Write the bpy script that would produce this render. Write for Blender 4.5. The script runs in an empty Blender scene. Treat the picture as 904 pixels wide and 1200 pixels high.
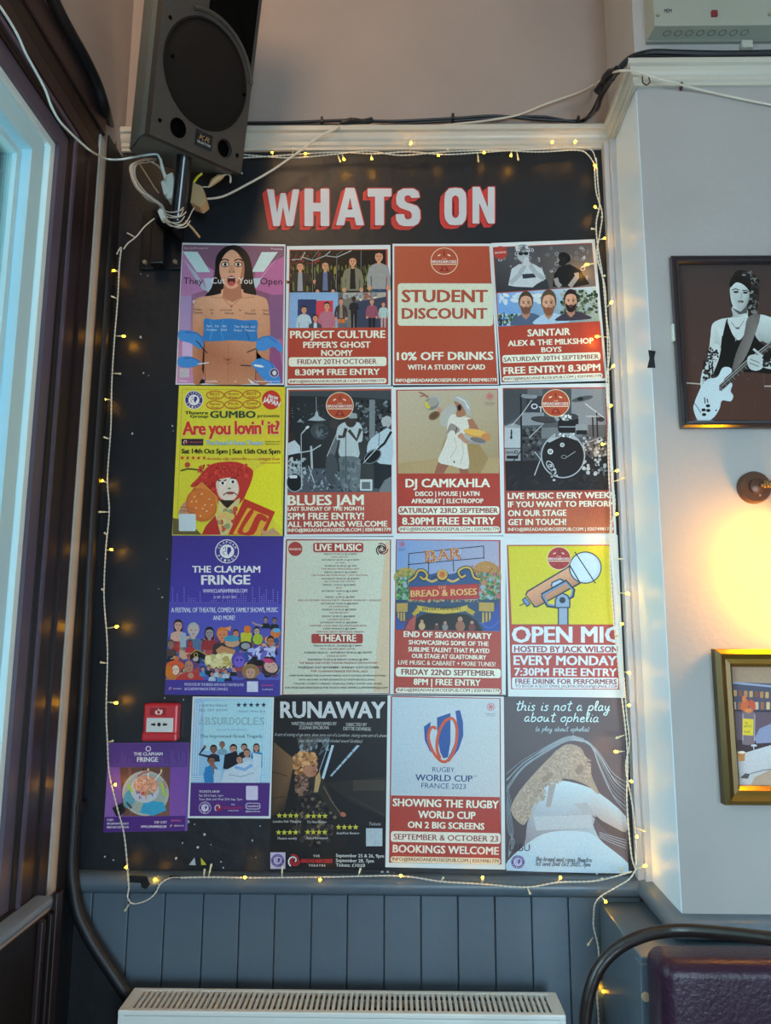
import bpy, bmesh, math, random
from mathutils import Vector, Matrix
R_ = math.radians
scn = bpy.context.scene
COL = scn.collection
# ------------------------------------------------------------------ camera
CAMLOC = Vector((0, 0, 1.55)); FPX = 867.0
CM = (Matrix.Rotation(R_(.86), 3, 'Z') @ Matrix.Rotation(R_(90 + 9.04), 3, 'X') @ Matrix.Rotation(R_(.2), 3, 'Z'))
cd = bpy.data.cameras.new('camera'); cam = bpy.data.objects.new('camera', cd); COL.objects.link(cam)
cam.matrix_world = Matrix.Translation(CAMLOC) @ CM.to_4x4()
cd.sensor_fit = 'VERTICAL'; cd.sensor_height = 36.0; cd.lens = 36.0 * FPX / 1200; cd.clip_start = .02
scn.camera = cam
# ------------------------------------------------------------------ view, world, lights
scn.view_settings.view_transform = 'Standard'; scn.view_settings.look = 'None'
scn.view_settings.gamma = 1; scn.view_settings.exposure = 0.67
scn.view_settings.use_curve_mapping = False
w = bpy.data.worlds.new('overcast_sky'); scn.world = w; w.use_nodes = True
bg = w.node_tree.nodes['Background']; bg.inputs[0].default_value = (.60, .83, 1.0, 1); bg.inputs[1].default_value = 5.0
def light(name, kind, loc, energy, color, target=None, **kw):
    l = bpy.data.lights.new(name, kind); l.energy = energy; l.color = color
    for k, v in kw.items(): setattr(l, k, v)
    o = bpy.data.objects.new(name, l); COL.objects.link(o); o.location = loc
    if target is not None:
        o.rotation_euler = (Vector(target) - Vector(loc)).to_track_quat('-Z', 'Y').to_euler()
    return o
light('daylight_sun', 'SUN', (-5, -3, 4), 6.0, (.60, .83, 1), (0, 1.3, 1.0), angle=R_(50))
light('ceiling_lamp_warm', 'AREA', (-.62, .9, 3.7), 5.5, (1, .62, .33), (-.4, 2.1, 3.2), size=.5)
light('rear_cool_fill', 'AREA', (1.2, -3.0, 1.15), 85, (.62, .84, 1), (-.1, 2.1, 1.0), shape='RECTANGLE', size=1.6, size_y=1.5)  # unseen cool fill added behind the camera to brighten the lower board
# ------------------------------------------------------------------ helpers
def px(x, y, ax=1, v=2.1):
    """point of the plane <axis>=v that the photograph shows at pixel x, y"""
    d = CM @ Vector(((x - 452) / FPX, -(y - 600) / FPX, -1))
    return CAMLOC + d * ((v - CAMLOC[ax]) / d[ax])
def lin(c):
    if isinstance(c, str): c = tuple(int(c[i:i + 2], 16) for i in (0, 2, 4))
    return tuple(((v / 255) / 12.92 if v / 255 <= .04045 else ((v / 255 + .055) / 1.055) ** 2.4) for v in c)
KA = 1.3
def alb(c, k=None): return tuple(min(.88, v * (k or KA)) for v in lin(c))
def mat(name, c, rough=.6, metal=0, bump=0, scale=30, var=0, coat=0, emit=None, estr=0, spec=None, stretch=None):
    m = bpy.data.materials.new(name); m.use_nodes = True; n = m.node_tree.nodes; L = m.node_tree.links
    b = n['Principled BSDF']; a = (*alb(c), 1)
    b.inputs['Base Color'].default_value = a; b.inputs['Roughness'].default_value = rough; b.inputs['Metallic'].default_value = metal
    if coat: b.inputs['Coat Weight'].default_value = coat; b.inputs['Coat Roughness'].default_value = .15
    if spec is not None: b.inputs['Specular IOR Level'].default_value = spec
    if emit: b.inputs['Emission Color'].default_value = (*emit, 1); b.inputs['Emission Strength'].default_value = estr
    if bump or var:
        t = n.new('ShaderNodeTexCoord'); mp = n.new('ShaderNodeMapping'); L.new(t.outputs['Object'], mp.inputs[0])
        if stretch: mp.inputs['Scale'].default_value = stretch
        ns = n.new('ShaderNodeTexNoise'); ns.inputs['Scale'].default_value = scale; ns.inputs['Detail'].default_value = 6
        L.new(mp.outputs[0], ns.inputs[0])
        if var:
            ns2 = n.new('ShaderNodeTexNoise'); ns2.inputs['Scale'].default_value = 3.5; ns2.inputs['Detail'].default_value = 8; L.new(mp.outputs[0], ns2.inputs[0])
            mr = n.new('ShaderNodeMapRange'); mr.inputs[1].default_value = .3; mr.inputs[2].default_value = .7
            mr.inputs[3].default_value = 1 - var; mr.inputs[4].default_value = 1 + var; L.new(ns2.outputs[0], mr.inputs[0])
            vm = n.new('ShaderNodeVectorMath'); vm.operation = 'SCALE'; vm.inputs[0].default_value = a[:3]
            L.new(mr.outputs[0], vm.inputs['Scale']); L.new(vm.outputs[0], b.inputs['Base Color'])
        if bump:
            bp = n.new('ShaderNodeBump'); bp.inputs['Strength'].default_value = bump; bp.inputs['Distance'].default_value = .004
            L.new(ns.outputs[0], bp.inputs['Height']); L.new(bp.outputs[0], b.inputs['Normal'])
    return m
M = {}
M['wall'] = mat('mauve_grey_emulsion', '96928f', .75, bump=.25, scale=60, var=.05)
M['wall_up'] = mat('upper_wall_emulsion', '8c8079', .75, bump=.25, scale=40, var=.06)
M['cream'] = mat('cream_gloss_paint', 'bccdd6', .42, bump=.1, scale=40, var=.03)
M['trimw'] = mat('grey_white_trim_paint', 'a9adb2', .38, bump=.1, scale=60, var=.04)
M['railw'] = mat('yellowed_white_rail_paint', 'aca89c', .35, bump=.1, scale=60, var=.05)
M['black'] = mat('black_board_paint', '14181e', .42, spec=.5, bump=.5, scale=22, var=.18)
M['blackwall'] = mat('black_gloss_wall_paint', '101216', .5, bump=.3, scale=25, var=.1)
M['slate'] = mat('slate_grey_gloss_paint', '515e69', .34, bump=.15, scale=40, var=.06)
M['brown'] = mat('dark_purple_brown_gloss', '271d1f', .3, bump=.15, scale=40, var=.1, stretch=(1, 1, .2))
M['brownd'] = mat('very_dark_brown_gloss', '18110f', .4, bump=.15, scale=40, var=.1, stretch=(1, 1, .2))
M['lilac'] = mat('lilac_grey_gloss', '4b4553', .3, bump=.1, scale=40, var=.05)
M['upvc'] = mat('white_window_frame_plastic', 'a4cbd8', .3)
M['upvc2'] = mat('bright_window_edge', 'c2d6da', .25)
M['stripw'] = mat('bare_grey_white_strip', 'a8a9a4', .55, bump=.2, var=.08)
M['stripc'] = mat('cream_orange_strip', 'b59a78', .5, bump=.2, var=.08)
M['sill'] = mat('blue_grey_sill_gloss', '6f7882', .25, bump=.05)
M['facade'] = mat('pale_beige_outside_render', '8a948a', .9, bump=.4, scale=8, var=.05)
M['dgrey'] = mat('outside_grey_soffit', '6d7068', .9)
M['floor'] = mat('dark_wood_floor', '4a382c', .5, bump=.2, var=.2)
M['ceil'] = mat('white_ceiling', 'b5b2aa', .9)
M['spk'] = mat('charcoal_speaker_cabinet', '33312e', .45, bump=.7, scale=260, var=.05)
M['spkside'] = mat('speaker_side_window_lit', '5a6666', .4, bump=.6, scale=220, var=.12)  # same charcoal cabinet, window light on its side put into the colour
M['grille'] = mat('dark_speaker_cloth', '191716', .8, spec=.15, bump=1, scale=600)
M['hole'] = mat('matt_black', '060606', .9, spec=.05)
M['bkmetal'] = mat('black_enamel_metal', '0f1114', .25, coat=.3)
M['cable_b'] = mat('black_cable_sheath', '15161a', .45)
M['cable_w'] = mat('cream_cable_sheath', 'b8b1a2', .45)
M['cable_c'] = mat('clear_white_fairy_cable', 'c6c4b6', .35)
M['plastic_w'] = mat('off_white_plastic', 'b9bdb4', .4)
M['plastic_y'] = mat('yellowed_plastic', 'a98f68', .45)
M['tape'] = mat('black_tape', '101114', .35, bump=.6, scale=90)
M['fuse'] = mat('grey_green_enamel_box', '8b8e82', .4)
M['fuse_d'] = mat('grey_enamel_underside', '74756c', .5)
M['red'] = mat('red_call_point_plastic', 'b3202a', .3, coat=.3)
M['dred'] = mat('dark_red_switch', '6e2026', .4)
M['rad'] = mat('radiator_enamel', 'd2d8d2', .35)
M['rad_in'] = mat('radiator_dark_inside', '3c3a36', .7)
M['leather'] = mat('purple_leather', '2c1a2a', .3, spec=.3, bump=.35, scale=120, var=.1)
M['rubber'] = mat('black_brown_hoop', '1a1413', .32, bump=.2, scale=60)
M['gold'] = mat('gold_frame', '8a6a2e', .3, metal=.75)
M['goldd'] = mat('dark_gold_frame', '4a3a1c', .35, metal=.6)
M['bframe'] = mat('dark_brown_black_frame', '262024', .3, coat=.3)
M['brass'] = mat('brown_bronze', '54392a', .35, metal=.4)
M['brass2'] = mat('brass', 'b08c55', .3, metal=.8)
M['screw'] = mat('steel_screw', '9a9484', .35, metal=.8)
M['woodplug'] = mat('light_wood_plug', 'a58e78', .6)
M['paper'] = mat('white_poster_paper', 'c9cfcf', .5)
M['blutack'] = mat('white_tack_scrap', 'a9b2b4', .8)
M['yscrap'] = mat('yellow_paper_scrap', 'b7b42a', .7)
M['led_lead'] = mat('clear_led_holder', 'd8cfa8', .2)
M['led'] = mat('warm_led_tip', 'ffd060', .3, emit=(1, .42, .004), estr=55)
M['bulb'] = mat('lit_lamp_glass', 'fff0b0', .3, emit=(1, .41, .0), estr=112)
def glassmat():
    m = bpy.data.materials.new('window_glass'); m.use_nodes = True; n = m.node_tree.nodes; L = m.node_tree.links
    n.remove(n['Principled BSDF']); t = n.new('ShaderNodeBsdfTransparent'); g = n.new('ShaderNodeBsdfGlossy'); g.inputs['Roughness'].default_value = .02
    t.inputs[0].default_value = (.93, .97, .95, 1)
    f = n.new('ShaderNodeFresnel'); f.inputs[0].default_value = 1.3; x = n.new('ShaderNodeMixShader')
    L.new(f.outputs[0], x.inputs[0]); L.new(t.outputs[0], x.inputs[1]); L.new(g.outputs[0], x.inputs[2]); L.new(x.outputs[0], n['Material Output'].inputs[0])
    return m
M['glass'] = glassmat()
def printmat():
    m = bpy.data.materials.new('printed_ink'); m.use_nodes = True; n = m.node_tree.nodes; L = m.node_tree.links
    b = n['Principled BSDF']; b.inputs['Roughness'].default_value = .38; b.inputs['Specular IOR Level'].default_value = .3
    a = n.new('ShaderNodeVertexColor'); a.layer_name = 'ink'
    t = n.new('ShaderNodeTexCoord'); ns = n.new('ShaderNodeTexNoise'); ns.inputs['Scale'].default_value = 260; ns.inputs['Detail'].default_value = 3
    L.new(t.outputs['Object'], ns.inputs[0])
    mr = n.new('ShaderNodeMapRange'); mr.inputs[1].default_value = .3; mr.inputs[2].default_value = .7; mr.inputs[3].default_value = .9; mr.inputs[4].default_value = 1.1
    L.new(ns.outputs[0], mr.inputs[0])
    vm = n.new('ShaderNodeVectorMath'); vm.operation = 'SCALE'; L.new(a.outputs[0], vm.inputs[0]); L.new(mr.outputs[0], vm.inputs['Scale']); L.new(vm.outputs[0], b.inputs['Base Color'])
    return m
M['ink'] = printmat()

def wloc(o):
    v = Vector((0, 0, 0))
    while o is not None: v += o.location; o = o.parent
    return v
def tag(o, label=None, cat=None, group=None, kind=None):
    if label: o['label'] = label
    if cat: o['category'] = cat
    if group: o['group'] = group
    if kind: o['kind'] = kind
    return o
def thing(name, loc, label, cat, group=None):
    o = bpy.data.objects.new(name, None); COL.objects.link(o); o.location = loc; o.empty_display_size = .05
    return tag(o, label, cat, group)
def mesh(name, vs, fs, m, parent=None, smooth=False, mi=None, colors=None):
    """link ONE mesh object; vs in world coordinates"""
    vs = [Vector(v) for v in vs]
    if parent is None:
        c = Vector((sum(v.x for v in vs) / len(vs), sum(v.y for v in vs) / len(vs), min(v.z for v in vs)))
    else: c = wloc(parent)
    me = bpy.data.meshes.new(name); me.from_pydata([v - c for v in vs], [], fs)
    for x in (m if isinstance(m, (list, tuple)) else [m]): me.materials.append(x)
    if mi: me.polygons.foreach_set('material_index', mi)
    if colors:
        ca = me.color_attributes.new('ink', 'FLOAT_COLOR', 'CORNER'); buf = []
        for p, cc in zip(fs, colors):
            for k in range(len(p)):
                q = cc[k] if isinstance(cc[0], tuple) else cc
                buf += [*q, 1]
        ca.data.foreach_set('color', buf)
    if smooth: me.polygons.foreach_set('use_smooth', [True] * len(me.polygons))
    me.update()
    o = bpy.data.objects.new(name, me); COL.objects.link(o)
    if parent is None: o.location = c
    else: o.parent = parent
    return o
class MB:
    def __init__(s): s.v = []; s.f = []; s.mi = []; s.k = 0
    def add(s, vs, fs):
        b = len(s.v); s.v += [Vector(v) for v in vs]; s.f += [tuple(i + b for i in f) for f in fs]; s.mi += [s.k] * len(fs); return s
    def box(s, a, b, bev=0, T=None):
        x0, y0, z0 = a; x1, y1, z1 = b
        if bev:
            bm = bmesh.new(); bmesh.ops.create_cube(bm, size=1)
            for v in bm.verts: v.co = Vector(((x0 + x1) / 2 + v.co.x * (x1 - x0), (y0 + y1) / 2 + v.co.y * (y1 - y0), (z0 + z1) / 2 + v.co.z * (z1 - z0)))
            bmesh.ops.bevel(bm, geom=bm.edges[:], offset=bev, segments=2, affect='EDGES', profile=.5)
            bm.verts.index_update(); vs = [v.co.copy() for v in bm.verts]; fs = [tuple(v.index for v in f.verts) for f in bm.faces]; bm.free()
        else:
            vs = [Vector(p) for p in ((x0, y0, z0), (x1, y0, z0), (x1, y1, z0), (x0, y1, z0), (x0, y0, z1), (x1, y0, z1), (x1, y1, z1), (x0, y1, z1))]
            fs = [(0, 3, 2, 1), (4, 5, 6, 7), (0, 1, 5, 4), (1, 2, 6, 5), (2, 3, 7, 6), (3, 0, 4, 7)]
        if T: vs = [T(v) for v in vs]
        return s.add(vs, fs)
    def tube(s, pts, r, n=8, cap=True, sub=0):
        pts = [Vector(p) for p in pts]
        if sub: pts = spline(pts, sub)
        rs = r if isinstance(r, (list, tuple)) else [r] * len(pts)
        if len(rs) != len(pts): rs = [rs[min(len(rs) - 1, int(i * len(rs) / len(pts)))] for i in range(len(pts))]
        vs = []; fs = []; N = None
        for i, p in enumerate(pts):
            t = (pts[min(i + 1, len(pts) - 1)] - pts[max(i - 1, 0)]).normalized()
            if N is None: N = t.orthogonal().normalized()
            else: N = (N - t * N.dot(t)); N = N.normalized() if N.length > 1e-6 else t.orthogonal().normalized()
            B = t.cross(N)
            for k in range(n):
                a = 2 * math.pi * k / n; vs.append(p + (N * math.cos(a) + B * math.sin(a)) * rs[i])
        for i in range(len(pts) - 1):
            for k in range(n): fs.append((i * n + k, i * n + (k + 1) % n, (i + 1) * n + (k + 1) % n, (i + 1) * n + k))
        if cap: fs.append(tuple(range(n))[::-1]); fs.append(tuple((len(pts) - 1) * n + k for k in range(n)))
        return s.add(vs, fs)
    def sweep(s, path, prof, frame):
        """prof: list of (a,b); frame(i) -> (A,B) vectors at path point i"""
        n = len(prof); vs = []; fs = []
        for i, p in enumerate(path):
            A, B = frame(i)
            for a, b in prof: vs.append(Vector(p) + A * a + B * b)
        for i in range(len(path) - 1):
            for k in range(n): fs.append((i * n + k, i * n + (k + 1) % n, (i + 1) * n + (k + 1) % n, (i + 1) * n + k))
        fs.append(tuple(range(n))[::-1]); fs.append(tuple((len(path) - 1) * n + k for k in range(n)))
        return s.add(vs, fs)
    def out(s, name, m, parent=None, smooth=False):
        o = mesh(name, s.v, s.f, m, parent, smooth, s.mi if isinstance(m, (list, tuple)) else None)
        if smooth:
            md = None
            try: o.data.set_sharp_from_angle(angle=R_(40))
            except Exception: pass
        return o
def spline(pts, k):
    out = []
    for i in range(len(pts) - 1):
        p0 = pts[max(i - 1, 0)]; p1 = pts[i]; p2 = pts[i + 1]; p3 = pts[min(i + 2, len(pts) - 1)]
        for j in range(k):
            t = j / k; out.append(.5 * ((2 * p1) + (p2 - p0) * t + (2 * p0 - 5 * p1 + 4 * p2 - p3) * t * t + (3 * p1 - p0 - 3 * p2 + p3) * t ** 3))
    return out + [pts[-1]]
def box(name, a, b, m, parent=None, bev=0): return MB().box(a, b, bev).out(name, m, parent)
def struct(o): o['kind'] = 'structure'; return o

# ------------------------------------------------------------------ room shell
YB = 2.10; YR = 1.86; XL = -.86; XR = .668
H = 3.9
wb = struct(box('wall_back', (XL - .1, YB + .012, 0), (XR + .1, YB + .15, H), M['wall_up']))
struct(box('wall_right', (XR, YR, 0), (2.6, YB + .15, H), M['wall']))
struct(box('floor', (-1.0, -3.2, -.05), (2.6, 2.25, 0), M['floor']))
struct(box('wall_rear', (-1.0, -3.3, 0), (2.6, -3.2, H), M['wall']))
struct(box('wall_side', (2.6, -3.3, 0), (2.7, 2.25, H), M['wall']))
struct(box('ceiling', (-1.0, -3.3, H), (2.6, 2.25, H + .1), M['ceil']))
# left wall with window opening
WY0, WY1, WZ0, WZ1 = -1.3, 1.70, .93, 2.76
lw = MB()
lw.box((XL - .12, WY1, 0), (XL, YB + .012, H)); lw.box((XL - .12, -3.2, 0), (XL, WY0, H))
lw.box((XL - .12, WY0, 0), (XL, WY1, WZ0)); lw.box((XL - .12, WY0, WZ1), (XL, WY1, H))
wl = struct(lw.out('wall_left', M['wall_up']))
# painted black lower face of the left wall, corner side
box('dark_panel', (XL, 1.985, 0), (XL + .004, YB + .010, 3.0), M['blackwall'], wl)
box('dark_panel', (XL, -3.1, 0), (XL + .006, 1.985, .86), M['brownd'], wl)
for y0, y1, z1, m in ((1.88, 1.90, .86, 'brown'), (1.925, 1.945, .86, 'brownd'), (1.952, 1.985, .90, 'brown')):
    box('panel_moulding', (XL + .006, y0, 0), (XL + .02, y1, z1), M[m], wl, .003)
# window frame
wn = struct(MB().box((XL - .10, WY0 - .0, WZ0), (XL - .02, WY0 + .12, WZ1)).out('window_1', M['upvc']))
def ring(name, y1, z0, z1, th, x0, x1, m, parent, y0=None):
    """mitred three-sided frame: far jamb, head and foot"""
    y0 = -1.2 if y0 is None else y0
    if x1 > XL: x1 = XL + (x1 - XL) * .55
    f = (-x1) / .86; y1 = y1 * f; z0 = 1.55 + (z0 - 1.55) * f; z1 = 1.55 + (z1 - 1.55) * f
    b = MB(); b.box((x0, y1 - th, z0), (x1, y1, z1)); b.box((x0, y0, z1 - th), (x1, y1 - th, z1)); b.box((x0, y0, z0), (x1, y1 - th, z0 + th))
    b.box((x0, y0 - .0, z0 + th), (x1, y0 + th, z1 - th))
    return b.out(name, m, parent)
ring('window_frame', 1.630, .96, 2.72, .055, XL - .07, XL - .012, M['upvc'], wn)
ring('sash_bead', 1.585 * .86 / .89, 1.04, 2.63, .018, XL - .06, XL - .03, M['upvc'], wn)
ring('edge_bead', 1.700, .93, 2.772, .040, XL - .04, XL - .004, M['upvc2'], wn)
box('mullion', (XL - .07, .15, .97), (XL - .012, .22, 2.68), M['upvc'], wn)
box('pane', (XL - .048, -1.15, 1.0), (XL - .042, 1.60, 2.70), M['glass'], wn)
ring('reveal_lining', 1.758, .905, 2.825, .056, XL - .03, XL + .012, M['lilac'], wn)
ring('architrave', 1.790, .895, 2.855, .032, XL - .0, XL + .022, M['brownd'], wn)
ring('architrave', 1.802, .885, 2.866, .012, XL, XL + .032, M['lilac'], wn)
ring('architrave', 1.85, .875, 2.885, .048, XL, XL + .024, M['brown'], wn)
ring('architrave', 1.885, .875, 2.905, .035, XL, XL + .018, M['brownd'], wn)
ring('architrave', 1.93, .875, 2.92, .045, XL, XL + .030, M['brown'], wn)
# head fascia boards
box('head_board', (XL, -1.4, 2.90), (XL + .012, 1.90, 2.955), M['brownd'], wn, .003)
box('head_board', (XL, -1.4, 2.955), (XL + .018, 1.93, 3.035), M['brown'], wn, .004)
box('head_bead', (XL, -1.4, 3.035), (XL + .014, 1.93, 3.040), M['stripw'], wn, .002)
# cable cover strips beside the architrave
t3 = struct(box('trim_3', (XL, 1.917, .905), (XL + .010, 1.945, 2.955), M['stripw'], None, .002))
struct(box('trim_4', (XL, 1.945, .905), (XL + .009, 1.959, 2.955), M['stripc'], None, .002))
# sill
sm = MB(); sm.sweep([(XL, -1.35, .918), (XL, 1.845, .918)], [(0, -.014), (.044, -.014), (.052, -.009), (.055, 0), (.052, .008), (.044, .012), (0, .014)], lambda i: (Vector((1, 0, 0)), Vector((0, 0, 1))))
struct(sm.out('trim_5', M['sill'], None, True))
# outside
struct(box('wall_outside', (-3.3, -1, 0), (-3.1, 9, 4.2), M['facade']))
fd = struct(box('wall_outside_soffit', (-3.1, -1, 3.85), (-2.75, 9, 4.2), M['dgrey']))
pb = MB().tube([(-3.02, 0, 3.62), (-3.02, 8.5, 3.62)], .03); tag(pb.out('outside_pipe', M['upvc']), 'white pipe running along the pale wall outside the window', 'pipe')

# ------------------------------------------------------------------ notice board
board = thing('notice_board', (-.1, YB, .92), 'black painted notice board wall panel headed WHATS ON', 'notice board')
box('panel', (XL + .004, YB - .0, .905), (XR - .018, YB + .0115, 3.03), M['black'], board)
# ---- lettering: hand built block capitals in a 0..w x 0..10 grid
G = {
 'W': (12.5, [[(0, 10), (2.6, 10), (3.9, 3.6), (5.3, 9), (7.2, 9), (8.6, 3.6), (9.9, 10), (12.5, 10), (10, 0), (7.6, 0), (6.25, 5.2), (4.9, 0), (2.5, 0)]]),
 'H': (7.4, [[(0, 0), (0, 10), (2.6, 10), (2.6, 6.2), (4.8, 6.2), (4.8, 10), (7.4, 10), (7.4, 0), (4.8, 0), (4.8, 3.9), (2.6, 3.9), (2.6, 0)]]),
 'A': (8.4, [[(0, 0), (2.9, 10), (4.2, 10), (4.2, 7.3), (3.45, 4.2), (4.2, 4.2), (4.2, 2.1), (2.9, 2.1), (2.4, 0)], [(8.4, 0), (6.0, 0), (5.5, 2.1), (4.2, 2.1), (4.2, 4.2), (4.95, 4.2), (4.2, 7.3), (4.2, 10), (5.5, 10)]]),
 'T': (7, [[(0, 10), (7, 10), (7, 7.8), (4.8, 7.8), (4.8, 0), (2.2, 0), (2.2, 7.8), (0, 7.8)]]),
 'S': (7.2, [[(7, 7.6), (6.6, 9.2), (5.2, 10), (2.2, 10), (.6, 9.2), (.1, 7.6), (.2, 5.9), (1.2, 4.9), (4.2, 3.9), (4.7, 3.2), (4.6, 2.2), (3.8, 1.8), (3, 1.9), (2.6, 2.5), (2.5, 3.2), (0, 3.2), (.1, 1.6), (1, .4), (2.4, 0), (5.2, 0), (6.6, .7), (7.2, 2.1), (7.1, 4.2), (6.2, 5.4), (3.2, 6.3), (2.6, 6.9), (2.6, 7.8), (3.3, 8.2), (4.1, 8.1), (4.5, 7.5)]]),
 'O': (7.6, [[(3.8, 0), (1.6, .2), (.3, 1.5), (0, 3), (0, 7), (.3, 8.6), (1.6, 9.8), (3.8, 10), (3.8, 8), (2.9, 7.6), (2.6, 6.9), (2.6, 3), (2.9, 2.3), (3.8, 1.9)], [(3.8, 10), (6, 9.8), (7.3, 8.6), (7.6, 7), (7.6, 3), (7.3, 1.5), (6, .2), (3.8, 0), (3.8, 1.9), (4.7, 2.3), (5, 3), (5, 6.9), (4.7, 7.6), (3.8, 8)]]),
 'N': (7.8, [[(0, 0), (0, 10), (2.5, 10), (5.4, 4.4), (5.4, 10), (7.8, 10), (7.8, 0), (5.5, 0), (2.4, 5.6), (2.4, 0)]]),
}
def letter(ch, x0, x1, yt, yb):
    wd, polys = G[ch]; grp = None
    def W(p, dy, ox=0, oy=0): q = px(x0 + (x1 - x0) * p[0] / wd + ox, yb - (yb - yt) * p[1] / 10 + oy, 1, YB - .0004 - dy); return q
    b = MB()      # red block shadow: convex sweep of each edge
    for P_ in polys:
        off = (-5.5, 4.5); n = len(P_)
        for i in range(n):
            a = P_[i]; c = P_[(i + 1) % n]
            b.add([W(a, .0003 + i * 1e-5), W(c, .0003 + i * 1e-5), W(c, .0003 + i * 1e-5, *off), W(a, .0003 + i * 1e-5, *off)], [(0, 1, 2, 3)])
        b.add([W(a, .0002, *off) for a in P_], [tuple(range(n))]); b.add([W(a, .0009) for a in P_], [tuple(range(n))])
        for i in range(n):      # thin red outline around the face
            a = P_[i]; c = P_[(i + 1) % n]; A = W(a, .0011 ); C = W(c, .0011); d = (C - A); 
            if d.length < 1e-6: continue
            d.normalize(); nn = Vector((d.z, 0, -d.x)) * .0032; b.add([A + nn - d * .003, C + nn + d * .003, C - nn + d * .003, A - nn - d * .003], [(0, 1, 2, 3)])
    sh = b.out('letter_shadow', M['lred'], board)
    b = MB()
    for P_ in polys: b.add([W(a, .0016) for a in P_], [tuple(range(len(P_)))])
    b.out('letter', M['lwhite'], board)
M['lred'] = mat('red_sign_paint', 'b8322e', .5, var=.08)
M['lwhite'] = mat('white_sign_paint', 'b9bcc0', .5, var=.06)
for ch, a, b_, t, bt in (('W', 313, 351, 222, 265), ('H', 357, 386, 221, 265), ('A', 394, 427, 220, 264), ('T', 431, 459, 221, 264), ('S', 464, 493, 221, 265), ('O', 521, 547, 220, 264), ('N', 554, 580, 219, 262)):
    letter(ch, a, b_, t, bt)

# ------------------------------------------------------------------ rails and panelling
def profrail(name, path, prof, normals, m, parent=None):
    """prof (out, up); normals per path point = mitred outward vectors"""
    b = MB(); b.sweep(path, prof, lambda i: (Vector(normals[i]), Vector((0, 0, 1)))); return b.out(name, m, parent, True)
rp = [(a * .62, b * .73) for a, b in [(0, 0), (.014, 0), (.014, .012), (.022, .018), (.022, .034), (.030, .040), (.036, .052), (.038, .066), (.050, .072), (.050, .092), (.044, .098), (0, .098)]]
struct(profrail('trim_1', [(XL, YB, 3.022), (XR, YB, 3.022), (XR, YR, 3.043), (2.6, YR, 3.043)], rp, [(0, -1, 0), (-1, -1, 0), (-1, -1, 0), (0, -1, 0)], M['railw']))
dp = [(0, 0), (.010, 0), (.024, .004), (.036, .014), (.040, .028), (.036, .042), (.026, .050), (.008, .053), (0, .053)]
struct(profrail('trim_2', [(XL, YB, .858), (XR, YB, .856), (XR, YR, .846), (2.6, YR, .846)], dp, [(0, -1, 0), (-1, -1, 0), (-1, -1, 0), (0, -1, 0)], M['slate']))
# vertical trims at the right end of the board
vt = MB(); vt.box((.634, 2.072, .90), (.650, YB, 3.03), .002); vt.box((.650, 2.055, .90), (XR, YB, 3.03), .002)
struct(vt.out('trim_6', M['trimw']))
struct(box('trim_7', (XR - .002, YR + .001, .90), (XR, 2.056, 3.035), M['cream']))
# wainscot planks
xs = [62, 108.5, 151, 193.5, 238.5, 281, 322.5, 365.5, 407.5, 450.5, 493.5, 536.7, 580, 623, 666, 709, 752]
BXL0 = .53
for a, b_ in zip(xs, xs[1:]):
    A = max(px(a, 1060, 1, YB).x, XL + .004); B = min(px(b_, 1060, 1, YB).x, XR)
    if B - A < .01: continue
    box('plank', (A + .0012, YB - .003, 0), (B - .0012, YB + .012, .854), M['slate'], wb, .0025)
struct(box('baseboard_back', (XL + .02, YB - .02, 0), (BXL0, YB - .0035, .11), M['slate'], None, .004))


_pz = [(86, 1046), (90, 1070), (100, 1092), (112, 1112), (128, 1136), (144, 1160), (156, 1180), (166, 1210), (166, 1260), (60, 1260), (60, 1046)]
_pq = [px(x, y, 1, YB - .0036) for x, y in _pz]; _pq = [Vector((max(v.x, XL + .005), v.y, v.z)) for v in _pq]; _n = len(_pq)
MB().add(_pq + [v + Vector((0, .0004, 0)) for v in _pq], [tuple(range(_n))[::-1], tuple(range(_n, 2 * _n))] + [(k, (k + 1) % _n, _n + (k + 1) % _n, _n + k) for k in range(_n)]).out('dark_panel', M['blackwall'], wb)  # thin black patch over the planks, edged along the pipe curve
# ------------------------------------------------------------------ posters: printed ink as flat shapes on real sheets
_fc = bpy.data.curves.new('type_setter', 'FONT'); _fo = bpy.data.objects.new('type_setter', _fc)
_fc.resolution_u = 2; _fc.fill_mode = 'FRONT'; _cache = {}
def glyphs(s, bold, sp):
    heavy = .034 if bold > .034 else (.020 if bold > .018 else 0); bold = max(-.02, min(0, bold))
    k = (s, bold, sp, heavy)
    if k not in _cache:
        _fc.body = s; _fc.offset = bold; _fc.space_character = sp
        me = _fo.to_mesh(); vs = [(v.co.x, v.co.y) for v in me.vertices]; fs = [tuple(p.vertices) for p in me.polygons]; _fo.to_mesh_clear()
        if heavy:
            n = len(vs); sh = [(-heavy, -.014), (heavy, -.014), (-heavy, .014), (heavy, .014), (0, 0)] if heavy > .03 else [(-heavy, 0), (heavy, 0), (0, 0)]; vs = [(x + d, y + e) for d, e in sh for x, y in vs]; fs = [tuple(i + n * q for i in f) for q in range(len(sh)) for f in fs]
        _cache[k] = (vs, fs, len(vs) // (5 if heavy > .03 else 3) if heavy else len(vs))
    return _cache[k]
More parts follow.
